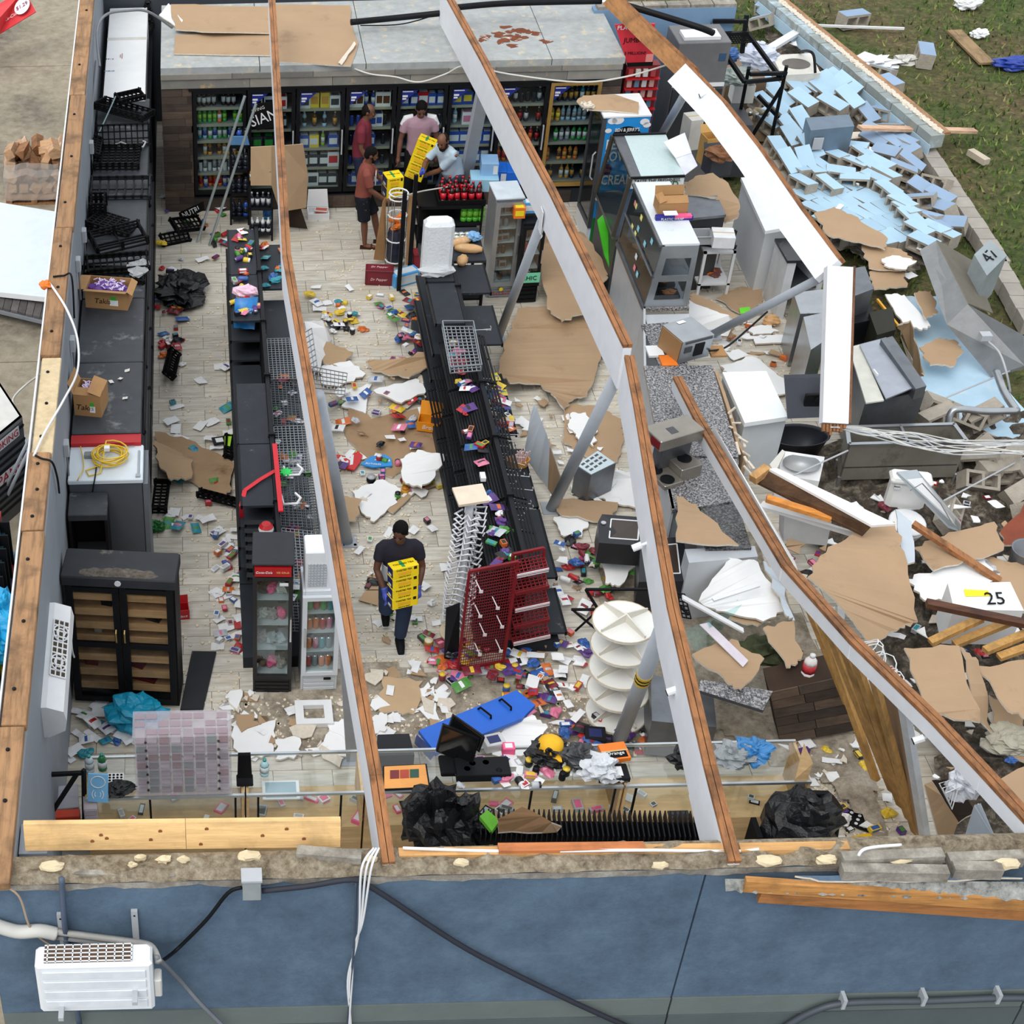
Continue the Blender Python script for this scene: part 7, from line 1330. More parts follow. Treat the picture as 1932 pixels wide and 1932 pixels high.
sheet([(1500,1652,2.93),(1760,1648,2.93),(1930,1656,2.93),(1760,1660,2.92),(1560,1662,2.92)],.02,STUC,GYP,'blue stucco flake stripped off the wall top','stucco flake',jagg=.01)
z0=GY(76,1908,-.5).z;xa,xb=GY(76,1905,-.5).x,GY(292,1896,-.5).x;w_=xb-xa;o=thing('outdoor_unit','white outdoor air conditioner unit hung on the blue wall','air conditioner',(xa,-.5,z0));hh=GY(76,1824,-.5).z-z0
b=B();b.bbox(0,0,0,w_,.2,hh,.025);b.done('casing',M((232,236,240),.4,var=.03),o)
for k in range(4):b=B();b.bbox(.05,-.012,.05+k*(hh-.08)/4,w_-.05,.0,.05+(k+.72)*(hh-.08)/4,.006);b.done('rib',M((222,227,233),.4),o)
b=B();b.box(.07,.03,hh,w_-.16,.18,hh+.008);rc=b.done('coil',M((84,62,44),.7),o);b=B();[b.box(.09+i*(w_-.25)/10,.025,hh+.01,.1+i*(w_-.25)/10,.185,hh+.018)for i in range(11)];[b.box(.07,.03+j*.037,hh+.01,w_-.15,.038+j*.037,hh+.018)for j in range(5)];b.done('wire_guard',WHITE,rc)
b=B();b.bbox(w_,.04,.1,w_+.06,.16,.3,.01);b.done('valve_cover',OFFW,o)
for k,(x,y0,y1)in enumerate(((113,1722,1800),(253,1716,1770))):
 p,q=GY(x,y0,-.01),GY(x+4,y1,-.01);o2=thing('wall_bracket',('left' if k==0 else 'right-hand')+' galvanised bracket holding the outdoor unit','bracket',q,group='brackets of the outdoor unit');b=B();b.box(p.x-.025,-.03,q.z,p.x+.025,-.002,p.z);b.box(p.x-.02,-.62,q.z-.02,p.x+.02,-.002,q.z+.02);b.done('arm',LGREY,o2,world=True);b=B();[b.lathe([(.008,0),(.008,.003)],n=8)for _ in range(1)];b.v=[(p.x+x_,-.032-z_,p.z-.05+y_)for x_,y_,z_ in b.v];b.done('bolt_hole',MATTE,o2,world=True)
f=lambda x,y,Y=-.06:GY(x,y,Y)
wire([f(-30,1738),f(30,1757),f(75,1756),f(106,1762)],.055,OFFW,'thick ribbed pale hose on the blue wall left','hose','hose',n=10);wire([f(104,1758),f(180,1768),f(240,1776,-.1),f(285,1786,-.25),f(300,1815,-.4)],.03,M((170,168,164),.5),'grey insulated line above the outdoor unit','insulated_line','pipe');wire([f(104,1768),f(200,1780),f(270,1790,-.15)],.025,M((150,150,150),.5),'second grey insulated line above the outdoor unit','insulated_line','pipe')
wire([f(116,1657),f(120,1720),f(128,1800),f(150,1935)],.025,M((78,92,112),.5),'blue painted conduit running down behind the outdoor unit','conduit','conduit')
o=thing('junction_box','grey junction box near top of the blue wall','electrical box',f(475,1690,0));p,q=GY(458,1695,-.1),GY(492,1660,-.1);b=B();b.box(p.x,-.12,p.z,q.x,0,q.z);b.done('box',M((150,156,158),.5),o,world=True);b=B();b.box(p.x-.01,-.13,q.z,q.x+.01,0,q.z+.02);b.done('lid',LGREY,o,world=True)
BC=M((52,54,62),.5);wire([f(456,1674),f(430,1685),f(390,1735),f(335,1790),f(303,1815,-.3)],.016,BLACK,'black flexible conduit from junction box to outdoor unit','conduit','conduit');wire([f(494,1681),f(580,1672),f(665,1660),f(710,1680),f(860,1778),f(960,1832),f(1080,1890),f(1200,1945),f(1330,2010),f(1420,2090)],.022,BC,'dark conduit slanting across the blue wall','conduit','conduit',n=8)
for k in range(3):wire([f(715-k*5,1600,.05),f(700-k*9,1640,-.08),f(684-k*3,1740,-.08),f(668+k*2,1785,-.05),f(664-k*4,1850,-.06),f(658+k*2,1945,-.06),f(652+k*3,2080,-.06)],.01,WHITE,('first','second','third')[k]+' strand of the white cable bundle down the wall','cable','cable','white cables hanging down the wall')
wire([f(672,1660),f(668,1780),f(654,1945)],.01,M((70,80,96),.6),'thin dark seam cable behind the white cables','cable');wire([f(-10,1665),f(35,1690),f(60,1755),f(110,1792)],.01,M((170,150,130),.6),'thin tan wire dangling over the ribbed hose','cable');wire([f(295,1805,-.4),f(340,1850,-.1),f(375,1890,-.1),f(430,1945,-.1)],.02,GREY,'grey cable leaving the outdoor unit downwards','cable')
wire([f(1470,1945),f(1530,1910),f(1600,1892),f(1760,1888),f(1880,1883),f(1960,1883)],.03,M((70,76,84),.5),'dark double conduit along the grey dado','conduit','conduit',n=8)
for x,y in((1592,1893),(1743,1887),(1884,1883)):p=f(x,y,-.08);b=B();b.box(p.x-.015,-.1,p.z-.06,p.x+.015,0,p.z+.06);b.done('pipe_clip',LGREY,None,label='small steel clip on the dark double conduit',cat='clip',group='clips on the double conduit')
# free-standing displays
def disc(b,c,r,h,n=28):b.lathe([(r,0),(r,h)],c,n)
c0,c1=G(1160,1352,0),G(1176,1182,1.22);o=thing('round_display_tower','white round five-tier display tower with dividers','display tower',c0)
for k in range(5):
 c=lerp(c0,c1,k/4)+V((0,0,.04));b=B();disc(b,c,.325,.03);d_=b.done('shelf',M((226,226,222),.5,var=.05),o,world=True);b=B()
 for i in range(4):a=.5+i*math.pi/2;b.prism([c+V((0,0,.03)),c+V((.31*math.cos(a),.31*math.sin(a),.03)),c+V((.31*math.cos(a),.31*math.sin(a),.07)),c+V((0,0,.22 if k<4 else .14))],V((-math.sin(a),math.cos(a),0))*.014)
 b.done('divider',M((214,210,200),.6),d_,world=True);b=B();b.tube([c+V((.325*math.cos(a),.325*math.sin(a),.03))for a in[i*.2244 for i in range(28)]],.006,4,True);b.done('edge_band',M((196,180,150),.6),d_,world=True)
RM=M((120,14,24),.5,.1)
def redrack(label,q,nu,nv):o=thing('red_wire_rack',label,'rack',G(*q[3]),group='red wire racks at the shelving end');P_=[G(*p)for p in q];grid(o,P_,nu,nv,.003,RM,'mesh_panel');b=B();[b.bar(P_[i],P_[(i+1)%4],.03,.03)for i in range(4)];b.done('frame',RM,o,world=True);return o,P_
o,P_=redrack('tall red mesh rack panel leaning at the shelving end',[(886,1078,1.45),(978,1060,1.5),(950,1248,.15),(864,1262,.1)],20,34)
n_=(P_[1]-P_[0]).cross(P_[3]-P_[0]).normalized();n_=n_ if n_.y<0 else-n_
for u,v in((.15,.1),(.2,.35),(.55,.3),(.35,.55),(.7,.5),(.3,.75),(.75,.75)):p=P_[0]*(1-u)*(1-v)+P_[1]*u*(1-v)+P_[2]*u*v+P_[3]*(1-u)*v;b=B();b.tube([p,p+n_*.2],.006,5);b.box(p.x+n_.x*.2-.02,p.y+n_.y*.2-.005,p.z+n_.z*.2-.02,p.x+n_.x*.2+.02,p.y+n_.y*.2,p.z+n_.z*.2+.02);b.done('peg_hook',M((226,220,222),.4),o,world=True)
o,P_=redrack('red wire shelf rack behind the leaning red panel',[(968,1046,1.5),(1026,1034,1.5),(1030,1190,.3),(960,1205,.25)],8,4)
for k in range(5):t=k/5+.08;a,c=lerp(P_[0],P_[3],t),lerp(P_[1],P_[2],t);grid(o,[a,c,c+V((.0,-.28,.02)),a+V((0,-.28,.02))],8,5,.005,RM,'wire_shelf');b=B();b.bar(a+V((0,-.28,.03)),c+V((0,-.28,.03)),.01,.05);b.done('label_rail',RM if k%2 else M((214,200,204),.5),o,world=True)
c0,c1=G(862,1195,0),G(888,940,1.55);o=thing('hook_spinner','white plastic hook spinner rack with beige square top','display stand',c0);b=B();b.tube([c0,c1],.045,10);b.done('column',M((206,210,216),.4),o,world=True);b=B();disc(b,c0,.2,.03,20);b.done('base',M((206,190,164),.6),o,world=True);b=B();b.prism([G(853,920,1.62),G(910,912,1.62),G(923,944,1.62),G(866,953,1.62)],(0,0,-.03));b.done('top_board',M((222,206,186),.5),o,world=True)
hb=B()
for a in(2.6,3.9,5.2,.2):d=V((math.cos(a),math.sin(a),0));s=V((-d.y,d.x,0));hb.tube([d*.05-s*.05,d*.16-s*.06+V((0,0,-.02)),d*.19+V((0,0,.03)),d*.16+s*.06+V((0,0,-.02)),d*.05+s*.05],.011,5)
hm_=mesh(hb,M((226,228,234),.35),True)
for k in range(20):item(hm_,lerp(c0,c1,.1+.86*k/20)-c0,(0,0,k*.06),'hook_ring',parent=o)
for k,(q,h,lb)in enumerate((([(1128,985,.75),(1136,970,.75),(1216,976,.8),(1212,1030,.72),(1130,1024,.7)],.3,'black oven on its back left of the white beam'),([(1208,1020,.7),(1290,1012,.72),(1300,1096,.6),(1205,1098,.6)],.4,'second black oven on its back behind the white beam'))):
 o=thing('oven',lb,'oven',G(*q[-1][:2],0),group='black ovens lying by the counter');P_=[G(*p)for p in q];b=B();b.prism(P_,(0,0,-h));b.done('case',M((30,32,38),.35),o,world=True);cc=sum(P_,V((0,0,0)))/len(P_);P4=(P_[1:]if k==0 else P_);ce=(P4[0]+P4[1]+P4[2]+P4[3])/4+V((.08 if k==0 else 0,0,0));i4=[ce+(p-ce)*.66+V((0,0,.006))for p in P4];b=B();[b.bar(i4[i],i4[(i+1)%4],.014,.008)for i in range(4)];b.done('white_gasket',WHITE,o,world=True);b=B();b.prism([ce+(p-ce)*.62+V((0,0,.004))for p in P4],(0,0,-.004));b.done('door_glass',M((60,50,44),.25),o,world=True)
 b=B();p=P_[0]*.8+cc*.2+V((.02,0,.004));b.lathe([(.03,0),(.03,.01)],p,10);b.done('dial',LGREY,o,world=True)
o=thing('steel_appliance','upturned steel appliance showing its pale vented underside','appliance',G(1120,925,0));q=[G(1086,878,.5),G(1128,850,.5),G(1162,874,.5),G(1115,897,.5)];b=B();b.prism(q,(0,0,-.42));b.done('case',DSTEEL,o,world=True);cc=(q[0]+q[1]+q[2]+q[3])/4;b=B();b.prism([cc+(p-cc)*.95+V((0,0,.008))for p in q],(0,0,-.007));b.done('bottom_plate',M((190,206,212),.4),o,world=True)
u,v=q[1]-q[0],q[3]-q[0]
for i in range(4):
 for j in range(3):a=q[0]+u*(.12+.2*i)+v*(.15+.27*j)+V((0,0,.01));b=B();b.prism([a,a+u*.13,a+u*.13+v*.12,a+v*.12],(0,0,.002));b.done('vent_slot',DGREY,o,world=True)
o=thing('straw_basket','small orange basket full of wrapped straws on the shelving','basket',G(976,878,.43));b=B();b.lathe([(.13,0),(.15,.1),(.14,.1),(.12,.02)],n=12,sy=.6);b.done('basket',M((226,160,80),.6),o);random.seed(2);b=B();[b.tube([(x,y,.04),(x+random.uniform(-.05,.05),y+random.uniform(-.04,.04),.2)],.008,4)for x,y in[(random.uniform(-.1,.1),random.uniform(-.05,.05))for _ in range(22)]];b.each('straw',M((232,206,206),.5),o)
# broken boards on the floors
BR,WH=(DRYB,DRYW),(DRYW,DRYB);GB=(M((186,196,206),.7,var=.05),DRYB);DK=(M((52,44,38),.8),BLACK);CB=(CARD,CARD);DTY=(M((162,134,104),.95,var=.16,s=2,dirt=(120,92,66),ds=1.6,dt=.58),CARD);STN=(M((190,162,128),.9,var=.12,s=2),CARD)
def S_(m,z,lb,*p,j=.032,th=.024):
 q=[(a[0],a[1],a[2]if len(a)>2 else z)for a in p];return sheet(q,th,m[0],m[1],lb,'plasterboard' if m not in(CB,DTY,DK)else 'board',jagg=j,n=6)
S_(BR,.3,'creased brown plasterboard below the kinked white beam',(1022,420),(1060,428,.5),(1102,440,.4),(1150,505,.25),(1145,526),(1106,588),(1060,606),(1032,580),(1022,510))
S_(BR,.12,'largest brown plasterboard sheet in front of the mini fridges',(977,580),(1030,577),(1064,608,.2),(1110,592),(1124,625),(1146,650),(1128,690),(1108,746),(1076,756),(1066,776),(1045,746,.3),(1020,724),(962,722,.3),(940,704,.25),(955,640))
S_(BR,.05,'brown plasterboard lying before the service counter panel',(1070,762),(1130,765),(1172,790),(1178,825),(1165,870),(1130,880),(1095,850),(1062,832))
S_(WH,.1,'white torn plasterboard scrap on the brown sheet by the post',(1076,780),(1105,778),(1126,808),(1120,842),(1090,826),(1072,805))
S_(GB,.5,'pale plasterboard standing on edge against the middle shelving',(1006,764,.95),(1014,772,.95),(1062,908,.55),(1042,932,.1),(988,856,.35),j=.008)
S_(BR,.1,'long brown plasterboard strip near the leaning post foot',(1042,940),(1166,948),(1150,985),(1060,972));S_(WH,.07,'white plasterboard heap by the upturned steel appliance',(1100,905),(1150,885,.2),(1196,892),(1204,958),(1150,948),(1122,935));S_(WH,.06,'white plasterboard piece left of the black ovens',(1045,975),(1085,968),(1110,985),(1098,1012),(1058,1008));S_(WH,.25,'pale plasterboard triangle below the black oven',(1140,1035),(1206,1050),(1170,1105),(1142,1100))
S_(WH,.3,'upright white board at the wire shelves under the straight beam',(574,606,.5),(608,604,.5),(626,640,.2),(602,700,.1),(574,690));S_(CB,.1,'bent brown board flap beside the upright white board',(616,644,.25),(666,664),(642,690),(610,684));S_(WH,.06,'white plasterboard scrap in the middle aisle, left of the paper pile',(604,692),(660,680,.15),(690,705),(640,730),(606,722));S_(WH,.05,'white plasterboard scrap under the loose wire mesh',(648,736),(702,724),(690,780),(644,766));S_(WH,.14,'kite-shaped white plasterboard in the middle aisle',(704,736),(785,714),(806,736),(758,760));S_(CB,.2,'curved brown board strip across the middle aisle',(690,682,.1),(758,676,.25),(820,656,.35),(818,690),(772,712),(706,700,.06));S_(DTY,.03,'trampled dirty brown board covering the middle aisle',(664,760),(700,790),(790,770),(835,800),(820,862),(740,900),(690,870),(650,815));S_(WH,.2,'large white plasterboard beside the slatted shelves',(755,866),(788,848,.3),(842,858,.35),(822,896),(796,920),(766,912));S_(WH,.06,'white crumbled plasterboard ahead of the walking man',(664,926),(722,904),(756,922),(744,952),(706,984),(680,962));S_(CB,.15,'brown board piece behind the straight beam near the post',(642,932),(682,942),(672,982),(642,978));S_(CB,.05,'brown board strip ahead of the walking man',(730,960),(800,900),(806,908),(742,968),j=.006)
S_(DTY,.05,'muddy brown cardboard in the left aisle',(292,814,.1),(352,828),(440,872),(437,922,.12),(416,942),(350,902),(300,878));S_(CB,.2,'tilted cardboard half on the muddy left aisle board',(292,830,.3),(330,850,.1),(365,868),(362,900),(322,905),(300,878,.25));S_(WH,.04,'pale board under the black bag in the left aisle',(308,528),(384,518),(388,550),(330,562))
S_(STN,.04,'smooth tan board on the floor before the front counter',(722,1276),(798,1284),(782,1346),(716,1342));S_(WH,.05,'white plasterboard left of the white carton frame',(442,1368),(520,1358),(516,1420),(468,1432),(440,1410));S_(WH,.05,'white plasterboard in front of the slim white fridge post',(618,1368),(655,1350),(662,1428),(612,1424));S_(WH,.5,'white board under the blue table panel',(932,1388,.5),(1004,1348,.6),(1034,1372),(992,1422,.45),(930,1424));S_(WH,.05,'white chip of board by the blue panel end',(706,1350),(730,1346),(726,1380),(700,1384));S_(WH,.05,'small white board by the drawer tower',(520,1395),(565,1390),(570,1425),(520,1432))
S_(BR,1.02,'brown plasterboard triangle resting on the granite counter',(1276,934,1.1),(1312,950),(1394,1028),(1276,1020));S_(WH,.8,'large white plasterboard sheet below the grey cabinet',(1318,1134,.5),(1374,1052,.9),(1430,1060,1.0),(1482,1150),(1440,1172),(1352,1152));S_(GB,.9,'grey plasterboard sloping against the stud wall foot',(1440,1058,1.0),(1468,1080),(1500,1170),(1482,1160));S_(BR,.75,'brown plasterboard with torn rim right of the white beam',(1395,1126),(1448,1122),(1472,1160),(1430,1180),(1372,1170));S_(BR,.85,'brown plasterboard on the lower granite slab',(1306,1234,.9),(1380,1205),(1442,1242),(1398,1300),(1372,1288,.82));S_(BR,.9,'brown plasterboard over the camouflage cloth',(1440,1184),(1498,1172),(1512,1244),(1484,1258))
S_(BR,1.0,'huge brown plasterboard sheet beside the fallen beam',(1524,1088,1.2),(1562,1032,1.1),(1622,1000),(1688,984),(1706,1040),(1732,1172,.7),(1700,1182,.7),(1642,1216,.8),(1592,1150,1.1));S_(GB,.9,'pale blue board strip behind the huge brown sheet',(1690,960),(1720,984),(1726,1060),(1704,1068),j=.01);S_(BR,.6,'brown plasterboard under the long brown stud',(1725,1032),(1790,1004),(1876,984),(1894,1036),(1762,1076));S_(WH,.5,'white plasterboard left of the numbered white box',(1710,1092),(1762,1076),(1850,1046),(1888,1082),(1802,1132),(1744,1132));S_(BR,.5,'brown plasterboard at the right picture edge',(1856,1050),(1960,1070),(1960,1184),(1896,1122));S_(BR,.95,'square brown plasterboard beside the white cable coil',(1706,1222),(1810,1218,1.05),(1850,1362,.8),(1748,1346));S_(BR,.95,'narrow brown flap folded off the square plasterboard',(1812,1220,1.05),(1846,1246),(1872,1382,.5),(1852,1362,.75));S_(BR,.8,'brown plasterboard at far right above the shadowed gap',(1846,1256),(1960,1244),(1960,1360),(1902,1340));S_(BR,.6,'brown plasterboard low at the right edge by the beam',(1880,1482),(1960,1420),(1960,1510),(1892,1522));S_(BR,.35,'dark brown plasterboard in the gap right of the flap',(1866,1310),(1932,1350),(1940,1440),(1880,1410));S_((M((128,60,36),.8,var=.2),DRED),.4,'rust red sheet at the right picture edge',(1886,1004),(1960,930),(1960,1030),(1896,1028))
S_(BR,.45,'brown plasterboard beside the pale blue blocks',(1536,402),(1574,390),(1606,404),(1672,446),(1670,470),(1622,456),(1564,444));S_(BR,.35,'brown plasterboard below the first by the blocks',(1626,462),(1700,470),(1730,492),(1700,510),(1640,505));S_(BR,.3,'brown square plasterboard near the steel fryer',(1640,512),(1700,508),(1712,540),(1650,545));S_(WH,.4,'white torn plasterboard on the brown ones by the hood',(1664,488),(1690,482),(1730,492),(1710,508),(1672,502));S_(BR,.3,'rounded brown plasterboard on the pale blue floor',(1735,655),(1770,638),(1800,640),(1818,662),(1800,690),(1755,688));S_(WH,.3,'white plasterboard near the yellow handle',(1670,555),(1706,556),(1756,615),(1740,622),(1705,612));S_(BR,.4,'brown plasterboard right of the yellow handle',(1725,552),(1756,548),(1770,588),(1748,602));S_(CB,.5,'tall brown board standing beside the steel grill',(1694,612,.9),(1718,604,.9),(1742,700,.5),(1738,712,.3),(1706,640,.4))
S_(WH,.4,'white sheet leaning before the microwave pole',(1300,566,.5),(1390,602,.5),(1382,634,.2),(1346,646,.2),(1300,600));S_(BR,.5,'brown strip edge above the white sheet',(1304,552,.5),(1318,556),(1390,594,.5),(1388,602),(1300,566));S_(BR,.05,'brown plasterboard on the kitchen floor by green label',(1350,562),(1400,540),(1438,545),(1440,572),(1400,592));S_(WH,.08,'white plasterboard under the chest freezer corner',(1358,690),(1420,672),(1482,715),(1490,740),(1450,745),(1370,700));S_(WH,.05,'white strip boards on the kitchen floor',(1420,634),(1492,630),(1494,645),(1425,648),j=.005);S_(WH,.05,'white broken boards by the bread bag',(1410,618),(1450,612),(1470,625),(1420,632))
sheet([(1395,581,.12),(1414,579,.12),(1418,589,.1),(1397,592,.1)],.004,M((110,220,50),.5),GRN,'lime green label on the kitchen floor','label',edge=GRN)
b=B();b.blob(G(1455,605,.08),.12,.08,.08,.3,3,1,8);b.done('bread_bag',M((206,160,110),.6,var=.2,s=10),None,label='brown bread bag on the kitchen floor',cat='bag')
o=thing('heart_sign','red heart-shaped sign with white letters in the aisle','sign',G(657,872,.05));q=[(.0,-.2),(.12,-.08),(.21,.06),(.19,.16),(.1,.19),(.0,.11),(-.1,.19),(-.19,.16),(-.21,.06),(-.12,-.08)];c,s=math.cos(.3),math.sin(.3);b=B();b.prism([(x*c*1.05-y*s,x*s+y*c,.02)for x,y in q],(0,0,-.02));b.done('heart',M((200,34,36),.45),o);txt('ty',o,(0,.02,.021),(c,s,0),(-s,c,0),.22,WHITE,bold=.03)
o=thing('blue_sign','blue board sign with white stripe beside the heart sign','sign',G(709,872,.05));b=B();b.prism([(-.2,-.06,.02),(-.05,-.13,.02),(.2,-.11,.02),(.2,.06,.02),(.12,.14,.02),(-.06,.1,.02)],(0,0,-.02));b.done('board',M((40,140,214),.45),o);b=B();b.prism([(-.02,.02,.022),(.18,-.02,.022),(.18,.02,.022),(.02,.06,.022)],(0,0,-.002));b.done('stripe',WHITE,o);txt('Airheads',o,(-.04,-.06,.021),(1,-.15,0),(.15,1,0),.2,WHITE)
A,Q=G(786,812,.05),G(828,818,.05);o=carton('orange_carton','orange open display carton by the slatted shelves',A,Q,.2,.14,M((236,150,30),.5),flaps=[('b',1.2,.18)]);txt('Broth',o,(.17,-.002,.07),(1,0,0),(0,0,1),.2,WHITE,shear=.2)
o=thing('window_carton','white carton with cut-out window on the front floor','carton',G(592,1350,.02));b=B();[b.box(*q)for q in((-.2,-.18,0,.2,-.1,.06),(-.2,.1,0,.2,.18,.06),(-.2,-.1,0,-.11,.1,.06),(.11,-.1,0,.2,.1,.06))];b.done('body',WHITE,o)
# stud wall and right-hand ruins
STN_=[((1545,1162,2.1),(1652,1470,.3)),((1566,1195,2.2),(1684,1492,.2)),((1590,1216,2.25),(1700,1520,.1)),((1612,1238,2.3),(1716,1545,.05)),((1645,1268,2.4),(1728,1572,0)),((1520,1130,2.0),(1600,1330,.6))]
o=thing('stud_wall','leaning bare stud wall under the fallen beam','stud wall',G(1740,1590,0))
for a,c in STN_:b=B();b.bar(G(*a),G(*c),.09,.05,(1,.4,0));b.done('stud',STUD,o,world=True)
b=B();b.bar(G(1706,1335,2.5),G(1748,1596,0),.1,.06,(1,.4,0));b.done('white_jamb',M((214,218,222),.5),o,world=True)
S_(GB,.8,'grey partition board behind the studs',(1640,1260,2.0),(1700,1330,2.1),(1735,1575,.1),(1690,1500,.1),j=.01)
for k,(a,c,w_,h,m,lb)in enumerate((((1722,988,.8),(1886,1096,.5),.09,.05,TOPWOOD,'long brown stud lying across brown boards at right'),((1748,1138,1.1),(1950,1180,1.0),.1,.06,WOOD((90,54,34),.5,axis='X'),'dark brown lumber over the numbered white box'),((1755,1212,.7),(1852,1166,.9),.09,.06,STUD,'first slanted pine stud right of the huge sheet'),((1800,1216,.7),(1912,1170,.9),.09,.06,STUD,'second slanted pine stud right of the huge sheet'),((1858,1228,.8),(1950,1190,.9),.09,.06,STUD,'third slanted pine stud near the right edge'),((1884,1240,.75),(1955,1215,.85),.09,.05,STUD,'fourth slanted pine stud at the right edge'),((1446,940,1.25),(1568,978,1.15),.1,.05,WOOD((214,140,66),.75,axis='X'),'orange stud inside the broken roof frame'),((1655,565,.5),(1694,614,.45),.03,.03,M((220,160,40),.5),'yellow handle pole near the fryer basket'),((1288,1127,1.3),(1402,1190,.9),.07,.02,WHITE,'white metal channel leaning right of the white beam'),((1345,1132,.9),(1432,1104,1.0),.05,.02,WHITE,'short white channel above the brown boards'),((1540,48,.0),(1706,54,.0),.04,.04,WHITE,'thin white pole lying on the lawn'),((1622,241,.5),(1840,247,.1),.14,.05,WOOD((200,164,136),.75,axis='X'),'weathered plank bridging fallen blocks and lawn'),((1800,58,-.05),(1862,120,-.05),.28,.04,WOOD((150,124,88),.6),'old brown plank on the shaded lawn'),((1830,286,0),(1862,306,0),.12,.1,M((190,178,160),.8),'pale short block end on the lawn'),((1505,60,.3),(1442,98,.5),.16,.06,WHITE,'white board behind the toppled rack'))):
 b=B();b.bar(G(*a),G(*c),w_,h);b.done('loose_timber',m,None,label=lb,cat='timber',group='loose timbers')
o=thing('clad_cabinet','dark plank-clad cabinet by the foot of the stud wall','cabinet',G(1540,1400,0));q=[G(1452,1306,.75),G(1588,1276,.8),G(1612,1378,.1),G(1472,1402,.05)];b=B();b.prism(q,(0,.3,.05));b.done('core',M((60,48,40),.8),o,world=True);random.seed(3)
for j in range(6):
 t0,t1=j/6,(j+.94)/6;a,c,d,e=lerp(q[0],q[3],t0),lerp(q[1],q[2],t0),lerp(q[1],q[2],t1),lerp(q[0],q[3],t1);s=random.uniform(.3,.7)
 for u0,u1 in((0,s-.01),(s,1)):b=B();b.prism([lerp(a,c,u0),lerp(a,c,u1),lerp(e,d,u1),lerp(e,d,u0)],(0,-.015,.004));b.done('plank',random.choice(PLK),o,world=True)
sheet([(1322,1282,.8),(1458,1304,.8),(1440,1340,.8),(1318,1302,.8)],.04,GR1,BLACK,'granite slab lying lower beside the white beam','granite slab',edge=DGREY)
for k,(q,z,h,m,lb)in enumerate((([(1228,1272),(1345,1300),(1352,1372),(1230,1360)],.55,.5,DSTEEL,'dull steel cabinet side behind the round tower'),([(1292,1036),(1424,1030),(1430,1050),(1300,1062)],.9,.85,PANEL,'grey cabinet under the granite coloured as in shade'))):b=B();prismz(b,q,z,h);b.done('low_cabinet',m,None,label=lb,cat='cabinet')
sheet([(1320,1178,.95),(1338,1174,.95),(1412,1246,.9),(1402,1258,.88)],.01,M((214,206,216),.5),WHITE,'white printed strip sign lying over brown boards','sign',edge=WHITE);sheet([(1290,1190,.8),(1345,1165,1.0),(1400,1140,1.0),(1320,1240,.8)],.008,GLT,GLT,'broken glass pane right of the white beam','glass',edge=GLT)
b=B();b.blob(G(1450,1230,.75),.3,.22,.1,.5,4,9,10,flat=-.05);b.done('camouflage_cloth',M((54,58,40),.8,var=.7,s=7),None,label='crumpled camouflage cloth between brown boards',cat='cloth');item(bottle_me(M((232,226,226),.4),M((200,60,70),.4),WHITE,.07,.3),G(1522,1275,.75),name='milk_bottle',label='white plastic bottle beside the stud wall',cat='bottle')
o=thing('roof_frame','broken boxed roof frame with white face and dark inside','roof frame',G(1530,1010,.6));q=[G(1420,905,1.3),G(1448,884,1.45),G(1645,990,1.25),G(1628,1008,1.1)];b=B();b.prism(q,(0,0,-.03));b.done('brown_face',WOOD((96,66,40),.6,axis='X'),o,world=True);b=B();b.prism([G(1450,884,1.46),G(1466,883,1.48),G(1690,988,1.25),G(1645,991,1.25)],(0,0,-.03));b.done('white_face',DRYW,o,world=True);b=B();b.prism([G(1440,945,1.05),G(1640,1012,.9),G(1630,1016,.85),G(1432,955,1.0)],(0,0,-.03));b.done('lower_lip',DRYW,o,world=True);b=B();b.bar(G(1420,905,1.36),G(1448,884,1.42),.1,.1);b.done('end_block',WOOD((196,150,96)),o,world=True)
b=B();b.prism([G(1480,965,.7),G(1570,978,.7),G(1560,1030,.3),G(1478,1020,.3)],(0,.2,0));b.done('white_appliance',M((206,208,210),.5),None,label='white appliance front under the broken roof frame',cat='appliance')
o=thing('wash_basin','white square wash basin among the rubble','basin',G(1510,905,.5));q=[G(1474,850,.7),G(1556,862,.7),G(1546,908,.6),G(1470,896,.6)];b=B();b.prism(q,(0,0,-.45));b.done('slab',WHITE,o,world=True);c=(q[0]+q[1]+q[2]+q[3])/4;b=B();b.lathe([(.23,.04),(.2,.03),(.1,-.0),(.02,-.01)],c,18,sy=.8);b.done('bowl',M((200,204,206),.3),o,world=True,smooth=True)
sheet([(1452,876,.8),(1476,848,.9),(1482,852,.9),(1462,892,.75)],.06,OFFW,CARD,'white board end left of the wash basin','board')
p=G(1690,1010,.1);o=thing('toilet','white toilet with lidded tank standing in the rubble','toilet',p,R(-12));CER=M((224,224,222),.25,var=.03);b=B();b.lathe([(.12,0),(.13,.2),(.2,.36),(.21,.4)],(0,-.28,0),20,sy=1.25);b.done('bowl',CER,o,smooth=True);b=B();b.lathe([(.2,.4),(.21,.425),(.19,.43)],(0,-.28,0),20,sy=1.25);b.done('seat_lid',WHITE,o,smooth=True);b=B();b.bbox(-.22,.02,.4,.22,.22,.76,.05);b.done('tank',CER,o);b=B();b.bbox(-.24,.0,.76,.24,.24,.81,.03);b.done('tank_lid',CER,o);b=B();b.box(-.19,-.01,.68,-.12,.02,.71);b.done('flush_handle',CHROME,o)
